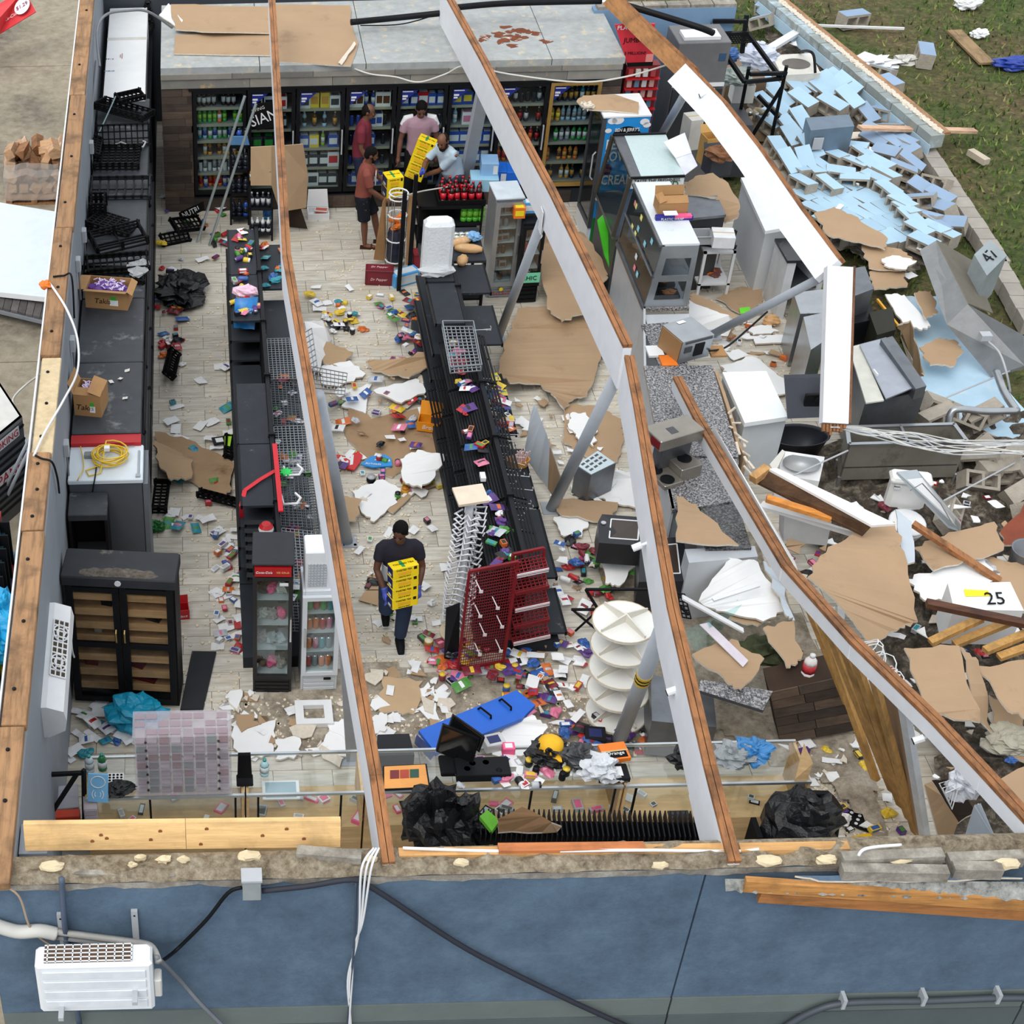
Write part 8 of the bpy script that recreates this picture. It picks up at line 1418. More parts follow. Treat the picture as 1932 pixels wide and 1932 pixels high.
o=thing('cabinet_door','white cabinet door with grey rim leaning on the toilet','door panel',G(1790,1000,.4));q=[G(1692,890,1.2),G(1730,886,1.2),G(1814,986,.75),G(1812,1000,.6),G(1790,992,.6)];b=B();b.prism(q,(0,0,-.03));b.done('rim',M((176,186,194),.5),o,world=True);c=sum(q,V((0,0,0)))/5;b=B();b.prism([c+(p_-c)*.75+V((0,0,.006))for p_ in q],(0,0,-.005));b.done('face',WHITE,o,world=True);b=B();b.tube([G(1718,925,1.12),G(1740,912,1.16),G(1775,950,.95),G(1795,985,.8)],.008,5);b.done('loose_wire',GREY,o,world=True)
o=thing('white_box','white lidless box with yellow smear and black strokes','box',G(1850,1190,.3));q=[G(1788,1100,.95),G(1906,1098,.95),G(1932,1152,.85),G(1800,1150,.85)];b=B();b.prism(q,(0,0,-.5));b.done('body',WHITE,o,world=True);c=(q[0]+q[1]+q[2]+q[3])/4;u=(q[1]-q[0]).normalized();v=(q[0]-q[3]).normalized();txt('25',o,c+V((.1,-.04,.002)),u,v,.2,BLACK,world=True);b=B();a=c+V((-.2,.0,.004));b.prism([a,a+u*.26,a+u*.26+v*.07,a+v*.09],(0,0,-.002));b.done('yellow_smear',YEL,o,world=True)
o=thing('cable_coil','tangled coil of thin white cable beside the fallen beam','cable',G(1660,1250,.9));random.seed(7);b=B()
for k in range(14):
 c=G(1635+k*5.5+random.uniform(-6,6),1215+k*10,1.15);r=random.uniform(.1,.2);e=random.uniform(0,3);b.tube([c+V((r*math.cos(a),r*math.sin(a)*.8,.06*math.sin(a*2+e)))for a in[i*.45 for i in range(14)]],.007,4,True)
b.each('loop',WHITE,o,world=True,smooth=True)
o=thing('steel_pot','grey metal pot at the right picture edge','pot',G(1928,1075,.3));b=B();b.lathe([(.17,0),(.19,.3),(.2,.31),(.18,.3),(.16,.03)],n=20);b.done('body',GREY,o,smooth=True);bag_lump('lattice_cushion','woven pale cushion under the brown boards',G(1900,1410,.3),.25,.2,.12,M((176,172,156),.8,bump=.6,s=12),knot=False,cat='cushion',seed=4)
S_(GB,.7,'grey patterned board behind the front wall at right',(1812,1606,.9),(1838,1520,1.5),(1850,1515,1.5),(1892,1612,.8),j=.008);S_(CB,.8,'tan cabinet board leaning right of the white jamb',(1744,1480,1.2),(1758,1475,1.2),(1808,1550,.8),(1786,1604,.4),(1776,1600,.4),j=.005);S_(DK,.6,'dark board in the gap beside the tan cabinet board',(1758,1472,1.1),(1800,1470,1.1),(1840,1530,.8),(1808,1552,.7),j=.005)
bag_lump('white_sack','white plastic sack hanging under the fallen beam',G(1812,1500,1.4),.16,.12,.2,M((214,218,226),.35,bump=.4),seed=3,knot=False)
o=thing('coat_hanger','white wire hangers tangled under the fallen beam','hanger',G(1785,1500,1.4));b=B();[b.tube([G(1772+k*6,1478+k*9,1.6),G(1800+k*4,1470+k*8,1.6),G(1790+k*3,1515+k*6,1.4)],.006,4,True)for k in range(3)];b.each('hanger',WHITE,o,world=True)
# steel kitchen equipment
o=thing('exhaust_hood','large dented steel exhaust hood thrown on its side','hood',G(1860,712,0));P_={k:G(*v)for k,v in dict(a=(1735,472,.9),b=(1766,454,1.0),c=(1826,574,.85),d=(1786,612,.6),e=(1930,632,.7),f=(1934,690,.3),g=(1868,710,.05)).items()};HD=M((134,136,138),.55,.25,var=.15,dirt=(116,112,106),ds=2)
b=B();b.prism([P_[k]for k in 'abcd'],(.03,0,-.03));b.done('upper_sheet',HD,o,world=True);b=B();b.prism([P_[k]for k in 'dcefg'],(.03,0,-.03));b.done('lower_sheet',HD,o,world=True);b=B();b.prism([P_['b'],P_['c'],G(1872,592,.35),G(1832,492,.45)],(.02,.02,0));b.done('inner_side',M((110,104,92),.6,.3),o,world=True);b=B();c=G(1858,640,.62);b.box(c.x-.07,c.y-.05,c.z,c.x+.07,c.y+.07,c.z+.08);b.done('switch_box',LGREY,o,world=True)
wire([G(1865,645,.7),G(1885,665,.7),G(1898,700,.6),G(1906,740,.3)],.015,LGREY,'grey flexible tube from the hood switch box','flex_tube','tube')
o=thing('steel_grill','stainless grill unit with hinged lid behind the beam stub','grill',G(1690,800,0));zt=.95;b=B();prismz(b,[(1600,655),(1672,636),(1746,738),(1632,760)],zt,.9);b.done('body',DSTEEL,o,world=True);b=B();prismz(b,[(1602,655),(1622,650),(1668,755),(1634,760)],zt+.02,.02);b.done('worktop',M((206,206,196),.4),o,world=True);b=B();b.prism([G(1622,650,1.0),G(1660,640,1.05),G(1726,730,1.08),G(1672,752,1.0)],(0,0,-.02));b.done('lid',M((170,176,186),.35,.6),o,world=True);b=B();b.prism([G(1662,640,1.12),G(1684,634,1.12),G(1748,728,1.12),G(1728,734,1.12)],(0,0,-.16));b.done('back_box',DSTEEL,o,world=True)
b=B();b.bar(G(1648,698,1.06),G(1656,708,1.06),.02,.03);b.done('lid_handle',WHITE,o,world=True)
for k,(q,z,h,m,lb)in enumerate((([(1602,508),(1632,502),(1648,545),(1608,560)],.95,.5,DSTEEL,'stained steel fryer tank right of the beam stub'),([(1602,575),(1642,570),(1652,602),(1606,612)],.6,.6,BLACK,'black burner base below the fryer tank'),([(1516,598),(1552,590),(1560,640),(1530,660)],.9,.85,STEEL,'steel cabinet left of the beam stub'),([(1497,552),(1560,545),(1562,590),(1510,592)],.85,.83,STEEL,'steel worktop plate under the slanting pole'),([(1640,590),(1684,580),(1690,622),(1655,632)],.65,.4,M((46,46,38),.5),'black fry basket box beside the yellow handle'))):
 b=B();prismz(b,q,z,h);b.done('steel_unit',m,None,label=lb,cat='kitchen unit',group='steel kitchen units')
o=thing('steel_sink','long stained steel sink trough below the wire bundle','sink',G(1710,900,0));q=[G(1598,806,.75),G(1800,800,.75),G(1824,832,.75),G(1602,838,.75)];SK=M((150,146,136),.45,.5,var=.2,s=2,dirt=(110,104,90),ds=1.5,dt=.55);b=B()
for i in range(4):a,c=q[i],q[(i+1)%4];b.prism([a,c,V((c.x,c.y,.2)),V((a.x,a.y,.2))],((q[0]+q[2])/2-(a+c)/2).normalized()*.02)
b.done('walls',SK,o,world=True);b=B();b.prism([p_+V((0,0,-.35))for p_ in q],(0,0,-.02));b.done('floor_pan',DSTEEL,o,world=True);b=B();[b.bar(q[i],q[(i+1)%4],.05,.02)for i in range(4)];b.bar(lerp(q[0],q[1],.5),lerp(q[3],q[2],.5),.03,.02);b.done('rim',STEEL,o,world=True);b=B();[b.tube([(p_.x,p_.y,.25),(p_.x,p_.y,0)],.025,6)for p_ in q];b.each('leg',STEEL,o,world=True)
wire([G(1788,812,.4),G(1794,780,.6),G(1812,772,.65),G(1860,776,.6),G(1920,775,.55)],.045,STEEL,'steel pipe elbow right of the sink trough','steel_pipe','pipe',n=10);wire([G(1880,700,.5),G(1895,740,.5),G(1918,775,.5)],.05,STEEL,'steel manifold pipe below the hood','steel_pipe','pipe',n=10);random.seed(5)
for k in range(12):wire([G(1575+random.uniform(-8,8),806,1.5),G(1640,815+random.uniform(-12,8),1.2),G(1720,828+random.uniform(-16,16),1.0),G(1800,845+random.uniform(-14,14),.8),G(1940,845+random.uniform(-16,16),.6)],.009,random.choice((OFFW,LGREY,LGREY)),'pale cable in the bundle hanging from the beam stub','cable','cable','cables hanging from the beam stub')
for k,(a,c)in enumerate((((1750,765,.3),(1905,700,.3)),((1780,945,.4),(1940,860,.4)),((1480,905,.9),(1600,850,1.1)))):wire([G(*a),G(*c)],.012,LGREY,('long grey rod over the pale blue slab','long grey rod above the concrete blocks','grey rod above the wash basin')[k],'metal_rod','rod')
S_((PAINTB,GREY),.02,'pale blue painted wall slab lying flat in the kitchen ruins',(1690,560),(1780,560),(1860,690),(1960,800),(1960,860),(1830,800),(1742,770),th=.1)
# collapsed block wall
BLKS=M((168,160,148),.95,var=.12,s=12,bump=.6);PBL=M((166,198,220),.7,var=.05,s=4,rnd=.06);PBV=M((142,166,194),.75,var=.06,s=4,rnd=.08)
def blk(face):
 b=B();L,H_,T=.39,.19,.19
 b.k=0;b.box(-L/2,-H_/2,T-.032,L/2,H_/2,T);b.mi=[1 if i==1 else 0 for i in range(6)];b.k=0;b.box(-L/2,-H_/2,0,L/2,H_/2,.032)
 for x in(-L/2,-.016,L/2-.032):b.box(x,-H_/2,.032,x+.032,H_/2,T-.032)
 return mesh(b,[BLKS,face])
BM=[blk(PBL),blk(PBV),blk(BLKS)];random.seed(77)
cr=lambda x,y:(1432+x/3.864,y/3.864)
LB=['pale blue concrete block in the tumbled upper heap','pale blue concrete block in the flat fallen course','grey-blue concrete block in the loose heap at the lawn edge','grey concrete block in rubble at the right picture edge','lone concrete block on the lawn']
def put(x,y,z,rz,k,v=0,tilt=.15,s=1,rx=0):
 rz=rz if k>2 else-1.1+.35*(rz+.6)
 return item(BM[v],G(x,y,z),Matrix.Rotation(rx,3,'X').to_4x4()@Matrix.Rotation(rz+random.uniform(-.15,.15),4,'Z')@Matrix.Rotation(random.uniform(-tilt,tilt),4,'X')@Matrix.Rotation(random.uniform(-tilt,tilt),4,'Y'),'concrete_block',LB[k],'concrete block',('blocks of the upper heap','blocks of the flat fallen course','blocks at the lawn edge','blocks at the right edge','blocks on the lawn')[k],s*1.16)
for x,y,a in((290,600,-.9),(235,700,-.8),(305,790,-.5),(280,930,-1.0),(240,1060,-1.0),(120,760,-.5),(150,880,-.7),(60,940,-.6),(110,1150,-1.2),(190,1240,-1.1),(320,1220,-1.2),(350,1120,-1.1),(450,720,-.4),(520,820,-.4),(640,770,-.5),(560,640,-.3),(620,660,-.3),(350,680,-.5),(490,660,-.4),(70,680,-.4),(20,820,-.5),(180,990,-.7)):put(*cr(x,y),.22,a,0,0,.2,1.12,.35)
for x,y,a in((680,1140,.7),(540,1200,-.7),(440,1290,-.4),(570,1320,1.4),(680,1260,-.2),(690,1370,1.3),(480,1410,-.3),(380,1300,-1.1),(300,1400,-1.1),(260,1300,-1.2)):put(*cr(x,y),.15,a,1,0,.12)
for i in range(-1,7):
 for j in range(-1,8):
  x=300+i*84+j*84;y=1390+i*92-j*18
  if 240<x<960+(y-1400)*.35 and 1300<y<1840 and y>1240+.1*x and x-300<(y-1200)*1.9:put(*cr(x,y),.02,-.6,1,0,.03,.93)
for x,y,a in((740,1190,-.9),(790,1270,-.9),(870,1260,-.5),(900,1340,-.6),(820,1370,-.5),(920,1450,-.6),(1020,1550,-.75),(1080,1650,-.8),(1150,1740,-.4),(1260,1740,-.3),(1190,1830,-.5),(1320,1770,-.3),(980,1500,-.7),(1050,1600,-.75)):put(*cr(x,y),.16,a,1,0,.12)
for x,y,a in((770,880,-.7),(900,880,-.6),(840,1010,-.3),(950,1000,-.4),(1060,1010,-.5),(930,1080,-.2),(820,1070,-.5),(1040,1090,-.8),(930,1160,-.1),(1010,1290,1.2),(1060,1230,1.1),(1180,1420,-.3),(1270,1390,.1),(1300,1490,-.5),(1180,1520,.4),(1360,1580,-1),(1200,1650,-.2),(1400,1680,1.5),(880,580,-.4),(950,660,-.6),(1250,1700,-.2),(1100,1130,-.9),(30,200,.3),(60,110,.8),(110,60,-.3)):put(*cr(x,y),.08,a,2,1,.5)
for x,y,a in((1870,905,.2),(1845,925,.1),(1900,895,-.3),(1920,930,.5),(1800,985,1.0),(1815,800,-.2),(1860,795,.1),(1770,800,.3),(1905,880,.7),(1850,885,-.4),(1925,965,.2),(1760,780,.1),(1840,850,.9)):put(x,y,.15,a,3,2,.9)
for x,y,a in((1605,50,.2),(1740,118,1.3)):put(x,y,-.1,a,4,1,.1,1.25)
for v,(x0,y0,x1,y1,n,lb,tl)in enumerate(((1436,-8,1768,268,15,'toppled bond beam of pale blocks along the lawn',1),(1748,292,1888,506,11,'grey block footing strip beside the loose blocks',0),(1878,500,1945,620,5,'grey block footing strip at the right picture edge',0))):
 a,c=G(x0,y0,.35 if tl else .05),G(x1,y1,.35 if tl else .05);o=thing('block_beam',lb,'block beam',(a+c)/2-V((0,0,.3)))
 for i in range(n):b=B();b.bar(lerp(a,c,i/n),lerp(a,c,(i+.96)/n),.24+.02*(i%2),.22);b.mi=[0]*6;b.done('block',M((150,158,156),.9,var=.1,s=4,rnd=.1,dirt=(176,196,208),ds=2,dt=.5)if tl else M((158,152,144),.95,var=.12,s=5,rnd=.08,bump=.5),o,world=True)
 if tl:
  e=V((.17,.1,.09));b=B();b.bar(a+e,c+e,.13,.05);b.done('sill_plate',WOOD((168,128,92),.55),o,world=True);b=B();[b.blob(lerp(a,c,i/60)+V((.08,.04,.12)),.06,.08,.025,.4,4,i,5)for i in range(60)];b.done('mortar',GYP,o,world=True,kind='stuff');b=B();d=V((-.13,-.08,-.02));b.prism([lerp(a,c,.02)+d,c+d,c+d+V((0,0,-.2)),lerp(a,c,.02)+d+V((0,0,-.2))],(-.01,0,0));b.done('blue_paint_face',PAINTB,o,world=True)
o=thing('condenser_unit','blue-grey steel condenser box half buried by blocks','condenser',G(1560,300,0));b=B();prismz(b,[(1520,222),(1602,216),(1612,238),(1530,246)],.75,.75);b.done('casing',M((110,128,144),.45,.4,var=.1),o,world=True);b=B();c=G(1532,236,.75);p=G(1535,262,.5);b.box(p.x-.08,G(1530,246,.75).y-.02,.42,p.x+.08,G(1530,246,.75).y+.0,.62);b.done('rating_label',LGREY,o,world=True)
o=thing('utility_sink','dirty white utility sink with oval bowl by the rack','sink',G(1500,140,.1));q=[G(1456,104,.6),G(1530,100,.6),G(1548,138,.6),G(1475,142,.6)];b=B();b.prism(q,(0,0,-.25));b.done('slab',M((206,204,196),.5),o,world=True);c=(q[0]+q[1]+q[2]+q[3])/4;b=B();b.lathe([(.24,.01),(.22,.012),(.16,.006)],c,20,sy=.9);b.done('bowl',M((96,90,84),.6),o,world=True);wire([G(1508,98,.6),G(1525,96,.9),G(1535,105,.9),G(1538,138,.65)],.025,BLACK,'black curved pipe over the utility sink','curved_pipe','pipe')
o=thing('utility_cabinet','tilted grey utility box with black strokes at footing','electrical box',G(1850,560,.1));q=[G(1838,480,.9),G(1868,452,1.0),G(1900,482,.9),G(1862,520,.8)];b=B();b.prism(q,(-.1,-.12,-.55));b.done('box',M((150,160,164),.5,.3),o,world=True);txt('47',o,(q[0]+q[1]+q[2]+q[3])/4+V((0,0,.01)),q[2]-q[3],q[0]-q[3],.25,BLACK,world=True)
b=B();b.blob(G(1640,118,-.08),.45,.2,.08,.9,5,3,12);b.done('plaster_scatter',WHITE,None,label='white plaster scraps on the lawn',cat='plaster');b=B();b.blob(G(1705,114,-.08),.2,.14,.08,.8,5,8,9);b.done('plaster_scatter',OFFW,None,label='small pale plaster lump beside the lone block',cat='plaster');bag_lump('blue_tarp','blue plastic sheet at the lawn edge',G(1915,128,-.1),.4,.2,.1,M((30,60,150),.4,bump=.5),knot=False,seed=5,cat='tarp');bag_lump('white_litter_bag','white bag on the dark upper lawn',G(1822,15,-.1),.25,.2,.12,WHITE,knot=False,seed=8);bag_lump('white_litter_bag','small white wrapper beside the old plank',G(1846,70,-.1),.15,.12,.08,WHITE,knot=False,seed=9)
random.seed(50);GM=[M(c,.9,var=.2)for c in((78,110,40),(108,132,56),(146,144,88),(54,78,32))];b=B();vs=[];fs=[];mi=[]
for _ in range(26000):
 x=random.uniform(8.7,22);y=random.uniform(7,34)
 dn=mnoise.noise(V((x*.35,y*.35,1)))
 if dn<-.35 and random.random()<.7:continue
 h=random.uniform(.05,.13);a=random.uniform(0,6.28);w_=.02;dx,dy_=math.cos(a)*w_,math.sin(a)*w_;lx,ly=random.uniform(-.07,.07),random.uniform(-.07,.07);n=len(vs);vs+=[(x-dx,y-dy_,-.12),(x+dx,y+dy_,-.12),(x+lx,y+ly,-.12+h)];fs.append((n,n+1,n+2));mi.append(random.choices(range(4),(4+3*dn,4,2.5-3*dn,2.5))[0])
b.v=vs;b.f=fs;b.mi=mi;b.done('grass',GM,None,label='short rough grass on the lawn beside the ruins',cat='grass',kind='stuff')
# rubble underlay in the ruins
RB=RUB((34,31,28),(98,88,76),(186,176,158),6,1,'fine_rubble')  # darkest tone paints the shaded gaps between the debris
RL=RUB((122,112,98),(178,166,148),(216,206,190),5,.8,'plaster_dust')
def heap(name,lb,poly,amp,seed,step=.09,m=None):
 b=B();random.seed(seed);xs_=[p.x for p in poly];ys_=[p.y for p in poly];nx=int((max(xs_)-min(xs_))/step)+1;ny=int((max(ys_)-min(ys_))/step)+1;id_={};vs=[]
 def ins(x,y):
  c=False;n=len(poly)
  for i in range(n):
   a,d=poly[i],poly[i-1]
   if(a.y>y)!=(d.y>y)and x<(d.x-a.x)*(y-a.y)/(d.y-a.y)+a.x:c=not c
  return c
 for i in range(nx+1):
  for j in range(ny+1):
   x,y=min(xs_)+i*step,min(ys_)+j*step
   if ins(x,y):id_[i,j]=len(vs);vs.append((x,y,max(.002,amp*(.35+.8*mnoise.noise(V((x*1.1,y*1.1,seed)))+.5*mnoise.noise(V((x*4,y*4,seed)))+.35*mnoise.noise(V((x*9,y*9,seed)))))))
 fs=[(id_[i,j],id_[i+1,j],id_[i+1,j+1],id_[i,j+1])for(i,j)in id_ if(i+1,j)in id_ and(i,j+1)in id_ and(i+1,j+1)in id_]
 b.add(vs,fs);b.done(name,m or RB,None,label=lb,cat='rubble',kind='stuff')
heap('rubble','rubble bed across the collapsed right side',[G(*p)for p in((1440,860),(1932,780),(2150,900),(2200,1650),(1800,1650),(1740,1400),(1640,1180),(1500,1000))],.3,3)
heap('rubble','rubble bed under the service counter end',[G(*p)for p in((1130,1000),(1400,980),(1600,1300),(1700,1650),(1540,1480),(1380,1400),(1250,1330),(1120,1200))],.1,5,m=RL);heap('rubble','plaster dust bed along the front counter',[G(*p)for p in((420,1330),(700,1240),(1000,1290),(1200,1330),(1560,1330),(1640,1480),(1400,1440),(430,1420))],.03,7,m=RL);heap('rubble','rubble and grit between fallen blocks',[G(*p,-.1)for p in((1440,60),(1560,120),(1690,250),(1780,480),(1700,560),(1480,420),(1420,250))],.12,9)
# litter
random.seed(91)
COL={'red':(176,40,44),'orange':(204,106,44),'yellow':(222,190,60),'green':(74,140,58),'blue':(48,92,160),'teal':(44,140,156),'purple':(86,54,124),'pink':(214,120,150),'white':(232,234,236),'maroon':(120,36,50),'black':(28,28,32),'silver':(186,190,196)}
CM={k:M(v,.38,var=.15,s=16)for k,v in COL.items()}
def inpoly(poly):
 xs_=[p[0]for p in poly];ys_=[p[1]for p in poly]
 while True:
  x,y=random.uniform(min(xs_),max(xs_)),random.uniform(min(ys_),max(ys_));c=False
  for i in range(len(poly)):
   a,d=poly[i],poly[i-1]
   if(a[1]>y)!=(d[1]>y)and x<(d[0]-a[0])*(y-a[1])/(d[1]-a[1])+a[0]:c=not c
  if c:return x,y
def litter(where,poly,n,cols,kinds,z=0,zv=.05):
 for _ in range(n):
  x,y=inpoly(poly);c=random.choice(cols);c2=random.choice(list(COL));k=random.choice(kinds);p=G(x,y,z+random.uniform(0,zv));rz=random.uniform(0,6.28);t=random.uniform(-.3,.3)
  if k=='p':item(packet_me(CM[c],CM[c2],.13,.19,.022,random.randint(0,2)),p,(t,t*.6,rz),'snack_packet',c+' snack packet '+where,'packet','snack packets '+where,random.choice((.7,.85,1.05)))
  elif k=='s':item(paper_me(M((232,233,235),.7,var=.04),random.choice((.1,.15,.2)),random.choice((.08,.13)),random.randint(0,5)),p,(t*.2,t*.2,rz),'paper_scrap','white paper scrap '+where,'paper','paper scraps '+where)
  elif k=='b':item(box_me(CM[c],CM[c2],random.choice((.08,.12)),.06,random.choice((.025,.05))),p,(t*.3,0,rz),'small_carton',c+' small carton '+where,'carton','small cartons '+where)
  elif k=='j':item(jar_me(CM[c],CM[random.choice(('black','white','yellow'))]),p,(0 if random.random()<.5 else 1.57,0,rz),'jar',c+' jar '+where,'jar','jars '+where)
  elif k=='c':item(can_me(CM[c]),p+V((0,0,.03)),(1.57,0,rz),'can',c+' can '+where,'can','cans '+where)
  elif k=='f':b=B();b.blob((0,0,.02),.08,.06,.035,.5,4,random.randint(0,3),6,flat=-.018);kk=('film',c);MC[kk]=MC.get(kk)or mesh(b,CM[c]);item(MC[kk],p,(0,0,rz),'crumpled_wrapper',c+' crumpled wrapper '+where,'wrapper','wrappers '+where,random.choice((.5,.75,1.05)))
  elif k=='g':b=B();s=random.choice((.35,.5,.8,1.2));b.prism([(s*random.uniform(.04,.17)*math.cos(a),s*random.uniform(.04,.14)*math.sin(a),.014)for a in sorted(random.uniform(0,6.28)for i in range(7))],(0,0,-.012));item(mesh(b,random.choice((DRYW,DRYW,GYP,DRYB))),p,(t*.3,t*.3,rz),'plaster_piece','broken plasterboard bit '+where,'plaster','plasterboard bits '+where)
ALL=['red','orange','yellow','green','blue','purple','white','maroon','black','pink','silver']
litter('at the far end of the left aisle',[(300,340),(430,370),(430,470),(380,520),(300,520)],34,ALL,'psbfc');litter('along the cooler side of the left aisle',[(296,560),(350,560),(345,700),(300,690)],24,['red','orange','blue','maroon','white','black'],'pbf');litter('in the middle of the left aisle',[(300,690),(440,690),(450,1000),(300,1010)],34,['white','green','red','teal'],'sssbp');litter('at the foot of the left shelving',[(400,1000),(465,1000),(475,1240),(410,1230)],66,['white','white','red','blue','orange','purple','silver'],'ssbbp')
def onto(x0,x1,y0,y1,z):return[PX((x,y,z))for x,y in((x0,y0),(x1,y0),(x1,y1),(x0,y1))]
litter('on the left shelving',onto(.42,.72,10.5,12.8,1.355),30,ALL,'pbcj',1.355,.01);litter('on the wire shelves of the left shelving',onto(.86,1.22,5.6,10.2,.8),46,['orange','maroon','white','black','green','silver'],'pbf',.8,.02);litter('heaped behind the straight beam',onto(.85,1.2,11.7,12.8,1.105),16,['blue','orange','teal','white','red'],'pf',1.105,.01)
litter('in the far middle aisle',[(570,530),(660,540),(690,640),(600,620)],30,['yellow','teal','orange','white','black','yellow'],'sfpj');litter('piled left of the middle shelving',[(690,560),(800,545),(835,700),(730,690),(760,620)],64,ALL,'pppbf',0,.2);litter('between the aisle boards',[(620,750),(690,700),(830,700),(840,830),(760,850),(640,840)],50,ALL,'ppgsbf',.03,.08);litter('around the heart sign',[(600,810),(690,830),(840,900),(800,960),(640,960)],36,ALL,'pjgbs',.02,.05);litter('around the walking man',[(670,980),(840,980),(850,1200),(690,1230)],30,['white','white','blue','black','green'],'ssgfb');litter('before the red racks',[(800,1190),(1020,1240),(1060,1320),(980,1320),(820,1290)],70,ALL,'pppfbj',0,.12)
litter('on the slatted shelves of the middle shelving',onto(3.1,3.3,5.6,10.1,1.23),44,ALL,'pbf',1.23,.02);litter('hanging at the right of the middle shelving',onto(3.47,3.86,8.9,10.15,.605),46,['white','blue','yellow','orange','red','pink'],'pb',.605,.04);litter('under the ovens',[(1040,1010),(1120,1010),(1200,1080),(1120,1160),(1050,1130)],50,['red','black','blue','white','green','maroon'],'pgbfc',0,.15);litter('around the round display tower',[(1000,1160),(1110,1200),(1110,1350),(1250,1390),(1190,1430),(1020,1380),(960,1310)],80,['purple','red','blue','white','black','orange','pink'],'ppsbgf',0,.12)
litter('by the drawer tower',[(110,1330),(300,1320),(250,1420),(120,1440)],34,['blue','yellow','white','teal','silver'],'ssfp');litter('on the front floor',[(400,1310),(650,1310),(650,1430),(440,1430)],44,['white','red','silver'],'ggggs');litter('on the tan floor before the counter',[(700,1230),(850,1270),(860,1380),(720,1430)],46,['white'],'gggs');litter('near the chair and stud wall',[(1460,1400),(1620,1400),(1720,1590),(1570,1590)],46,['white','purple','black','pink','yellow'],'ggsbf',0,.05);litter('before the service counter',[(950,740),(1060,760),(1180,900),(1150,1000),(1060,990)],46,['white','red'],'gggs',.02,.05);litter('on the kitchen floor',[(1310,600),(1500,580),(1540,720),(1400,700)],40,['white','red','orange'],'ggsb');litter('in the right-hand ruins',[(1420,1000),(1540,1010),(1700,880),(1930,900),(1930,1450),(1780,1500),(1640,1250)],130,['white','black','blue','red','silver','maroon'],'gggsbf',.15,.25);litter('among the fallen blocks',[(1440,40),(1530,60),(1760,470),(1700,560),(1560,380)],50,['white','silver'],'gs',.1,.2);litter('in the far kitchen',[(1290,230),(1420,120),(1470,280),(1380,330)],40,['blue','red','white','black','orange','green'],'pbfc',.02,.1);litter('on the cluttered counter top',[(835,1440),(1180,1424),(1182,1478),(850,1490)],40,['black','white','pink','blue','silver','black'],'bfjs',1.0,.01)
bag_lump('bin_bag','black bin bag lying in the left aisle',G(342,560,.0),.33,.4,.14,GBAG,seed=41,amp=.5,knot=False);bag_lump('teal_bag','teal plastic bag in front of the black glass cabinet',G(255,1370,.0),.3,.22,.2,M((20,150,186),.35,bump=.5),seed=42,knot=False)
tray(G(352,425,.2),.5,.28,.06,7,3,(R(20),R(10),R(30)),'black tray in the litter near the metal rods','black trays on the aisle floor');tray(G(330,450,.05),.45,.2,.06,6,3,(R(35),0,R(20)),'second black tray in the litter near the metal rods','black trays on the aisle floor');tray(G(320,690,.1),.16,.7,.1,2,9,(R(-10),R(40),R(-12)),'long black rack strip leaning in the left aisle','black trays on the aisle floor');tray(G(303,940,.05),.18,.6,.08,2,9,(0,0,R(-4)),'black rack strip beside the grey cabinet','black trays on the aisle floor');tray(G(418,945,.06),.62,.1,.08,8,1,(0,0,R(-25)),'black slotted bar at the left shelving foot','black trays on the aisle floor');tray(G(430,845,.06),.1,.45,.06,1,7,(0,R(20),R(-3)),'black rack strip by the lime card','black trays on the aisle floor')
random.seed(95);b=B()
for poly,n in(([(300,480),(440,480),(460,1330),(340,1330)],350),([(590,420),(700,420),(850,1250),(660,1250)],900),([(950,600),(1150,650),(1200,1000),(1060,1000)],450),([(400,1320),(1200,1300),(1200,1430),(400,1430)],1300),([(1300,540),(1540,540),(1560,740),(1380,690)],300),([(1450,1420),(1620,1420),(1720,1590),(1560,1590)],400)):
 for _ in range(n):
  p=G(*inpoly(poly),.0);r=random.uniform(.008,.03);a=random.uniform(0,6);b.prism([p+V((r*math.cos(a+i*1.57)*random.uniform(.6,1),r*math.sin(a+i*1.57),.012))for i in range(4)],(0,0,-.012))
b.done('plaster_crumbs',M((220,208,186),.95,var=.25,s=30),None,label='fine plaster crumbs scattered over the shop floor',cat='crumbs',kind='stuff')
# single finds
o=thing('trestle','black folding trestle frame behind the round display tower','frame',G(1100,1165,0));b=B()
for a,c in(((1078,1150,.5),(1140,1150,.5)),((1082,1152,.5),(1128,1190,.05)),((1128,1152,.5),(1086,1190,.05)),((1105,1112,.75),(1250,1112,.75)),((1250,1112,.75),(1300,1160,.5)),((1130,1152,.5),(1105,1112,.75))):b.bar(G(*a),G(*c),.025,.025)
b.each('bar',BLACK,o,world=True);grid(o,[G(1245,1115,.74),G(1292,1122,.7),G(1304,1168,.5),G(1255,1160,.5)],6,6,.006,BLACK,'mesh')
p=[G(842,1150,.7),G(868,1140,.9),G(866,1238,.05),G(838,1246,.02)];b=B();b.prism(p,(0,.03,0));b.done('peg_board',M((26,28,34),.5),None,label='black perforated board behind the leaning red rack',cat='board')
A,Q=G(338,1170,0),G(358,1168,0);o=carton('red_carton','open red snack carton right of the black glass cabinet',A,Q,.14,.14,M((186,24,34),.5),flaps=[('b',1.3,.1)]);txt('DAX',o,(.06,-.002,.05),(1,0,0),(0,0,1),.08,WHITE)
o=thing('photo_frame','small black frame with white centre on muddy cardboard','frame',G(414,832,.08),.2);b=B();b.box(-.09,-.08,0,.09,.08,.015);b.done('border',BLACK,o);b=B();b.box(-.05,-.045,.015,.05,.045,.018);b.done('centre',WHITE,o);sheet([(424,822,.1),(438,818,.1),(434,842,.1),(424,840,.1)],.004,M((170,220,40),.5),GRN,'lime card beside the small black frame','card',edge=GRN)
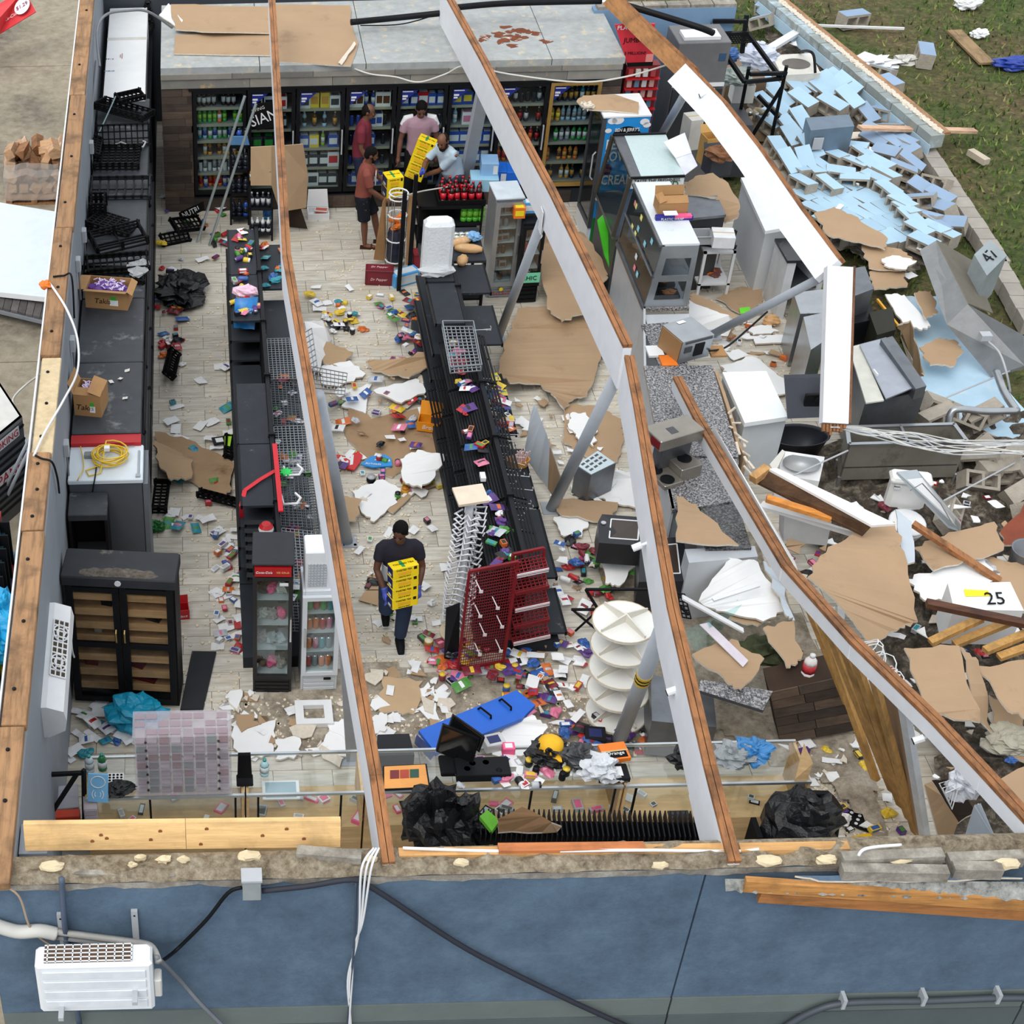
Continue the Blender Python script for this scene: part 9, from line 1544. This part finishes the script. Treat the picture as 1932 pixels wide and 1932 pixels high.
bag_lump('green_packet','round dark green bag beside the grey cabinet foot',G(296,1000,0),.1,.08,.07,M((30,110,50),.4),knot=False,seed=6)
o=thing('flag_ball','blue, white and red ball on the near end of left shelving','ball',G(502,1008,1.3));b=B();b.lathe([(.01,0),(.06,.02),(.085,.07)],n=14);b.k=1;b.lathe([(.085,.07),(.08,.11)],n=14);b.k=2;b.lathe([(.08,.11),(.05,.15),(.01,.165)],n=14);b.done('shell',[M((40,80,190),.4),WHITE,RED],o)
for q,lb in(([(702,1090),(736,1092),(732,1112),(690,1112)],'flattened tan food carton left of the walking man, upper part'),([(690,1114),(730,1114),(712,1142),(676,1132)],'flattened tan food carton left of the walking man, lower part')):sheet([(x,y,.03)for x,y in q],.006,CARD,CARD,lb,'carton',edge=CARD)
for x,y,c,l,lb,r,h in((808,1218,M((150,110,50),.3),M((226,214,180),.5),'amber jar with cream lid near the walking man',.055,.09),(764,930,M((220,160,40),.4),M((190,120,30),.4),'yellow cup lying by the slatted shelves',.05,.09),(657,600,WHITE,M((214,216,220),.4),'white tub in the far middle aisle',.06,.07),(1436,532,M((100,40,130),.3),M((190,170,200),.4),'purple tub at the foot of the white cabinet',.1,.16),(700,908,BLACK,LGREY,'black speaker-like jar on white plasterboard',.06,.08)):item(jar_me(c,l,r,h),G(x,y,.02),name='tub',label=lb,cat='tub')
o=thing('keypad_board','black board with nine white dots near the chair','board',G(1618,1548,.03),-.6);b=B();b.box(-.14,-.1,0,.14,.1,.012);b.done('plate',BLACK,o);b=B();[b.lathe([(.018,.012),(.018,.015)],(-.08+i*.08,-.06+j*.06,0),8)for i in range(3)for j in range(3)];b.each('dot',WHITE,o)
o=thing('yellow_tin','yellow printed tin on the floor behind the front wall','tin',G(1625,1592,.0),.2);b=B();b.bbox(-.11,-.06,0,.11,.06,.09,.02);b.done('body',M((230,180,30),.4),o);b=B();b.box(-.08,-.062,.03,.08,-.06,.06);b.done('label',WHITE,o)
wire([G(1432,1602,3.0),G(1380,1606,2.98),G(1200,1604,3.02),G(960,1606,3.0),G(760,1600,3.02)],.014,WHITE,'white cable lying along the front wall top','cable');wire([G(1615,1630,2.97),G(1625,1606,3.08),G(1650,1598,3.1),G(1700,1594,3.05)],.014,WHITE,'white cable loop over the grey coping blocks','cable')
wire([G(745,372,1.3),G(776,366,1.2),G(800,360,1.0),G(850,352,.9)],.012,OFFW,'pale thin strip over the cola rack','strip','strip')
for k,(x,y,z)in enumerate(((905,128,2.9),(1030,395,3.05),(1192,690,3.1))):p=G(x,y,z);b=B();b.box(p.x-.05,p.y-.08,p.z-.3,p.x-.04,p.y+.08,p.z);b.done('joint_plate',WHITE,None,label=('far','middle','near')[k]+' white splice plate on the kinked roof beam',cat='plate',group='splice plates on the kinked beam')
b=B();b.prism([G(1345,800,1.55),G(1362,830,1.6),G(1500,1060,2.15),G(1508,1085,2.15),G(1440,960,1.9)],(.02,0,-.12));b.done('torn_lining',DRYW,None,label='torn white lining strip on the right of the fallen beam',cat='plasterboard')
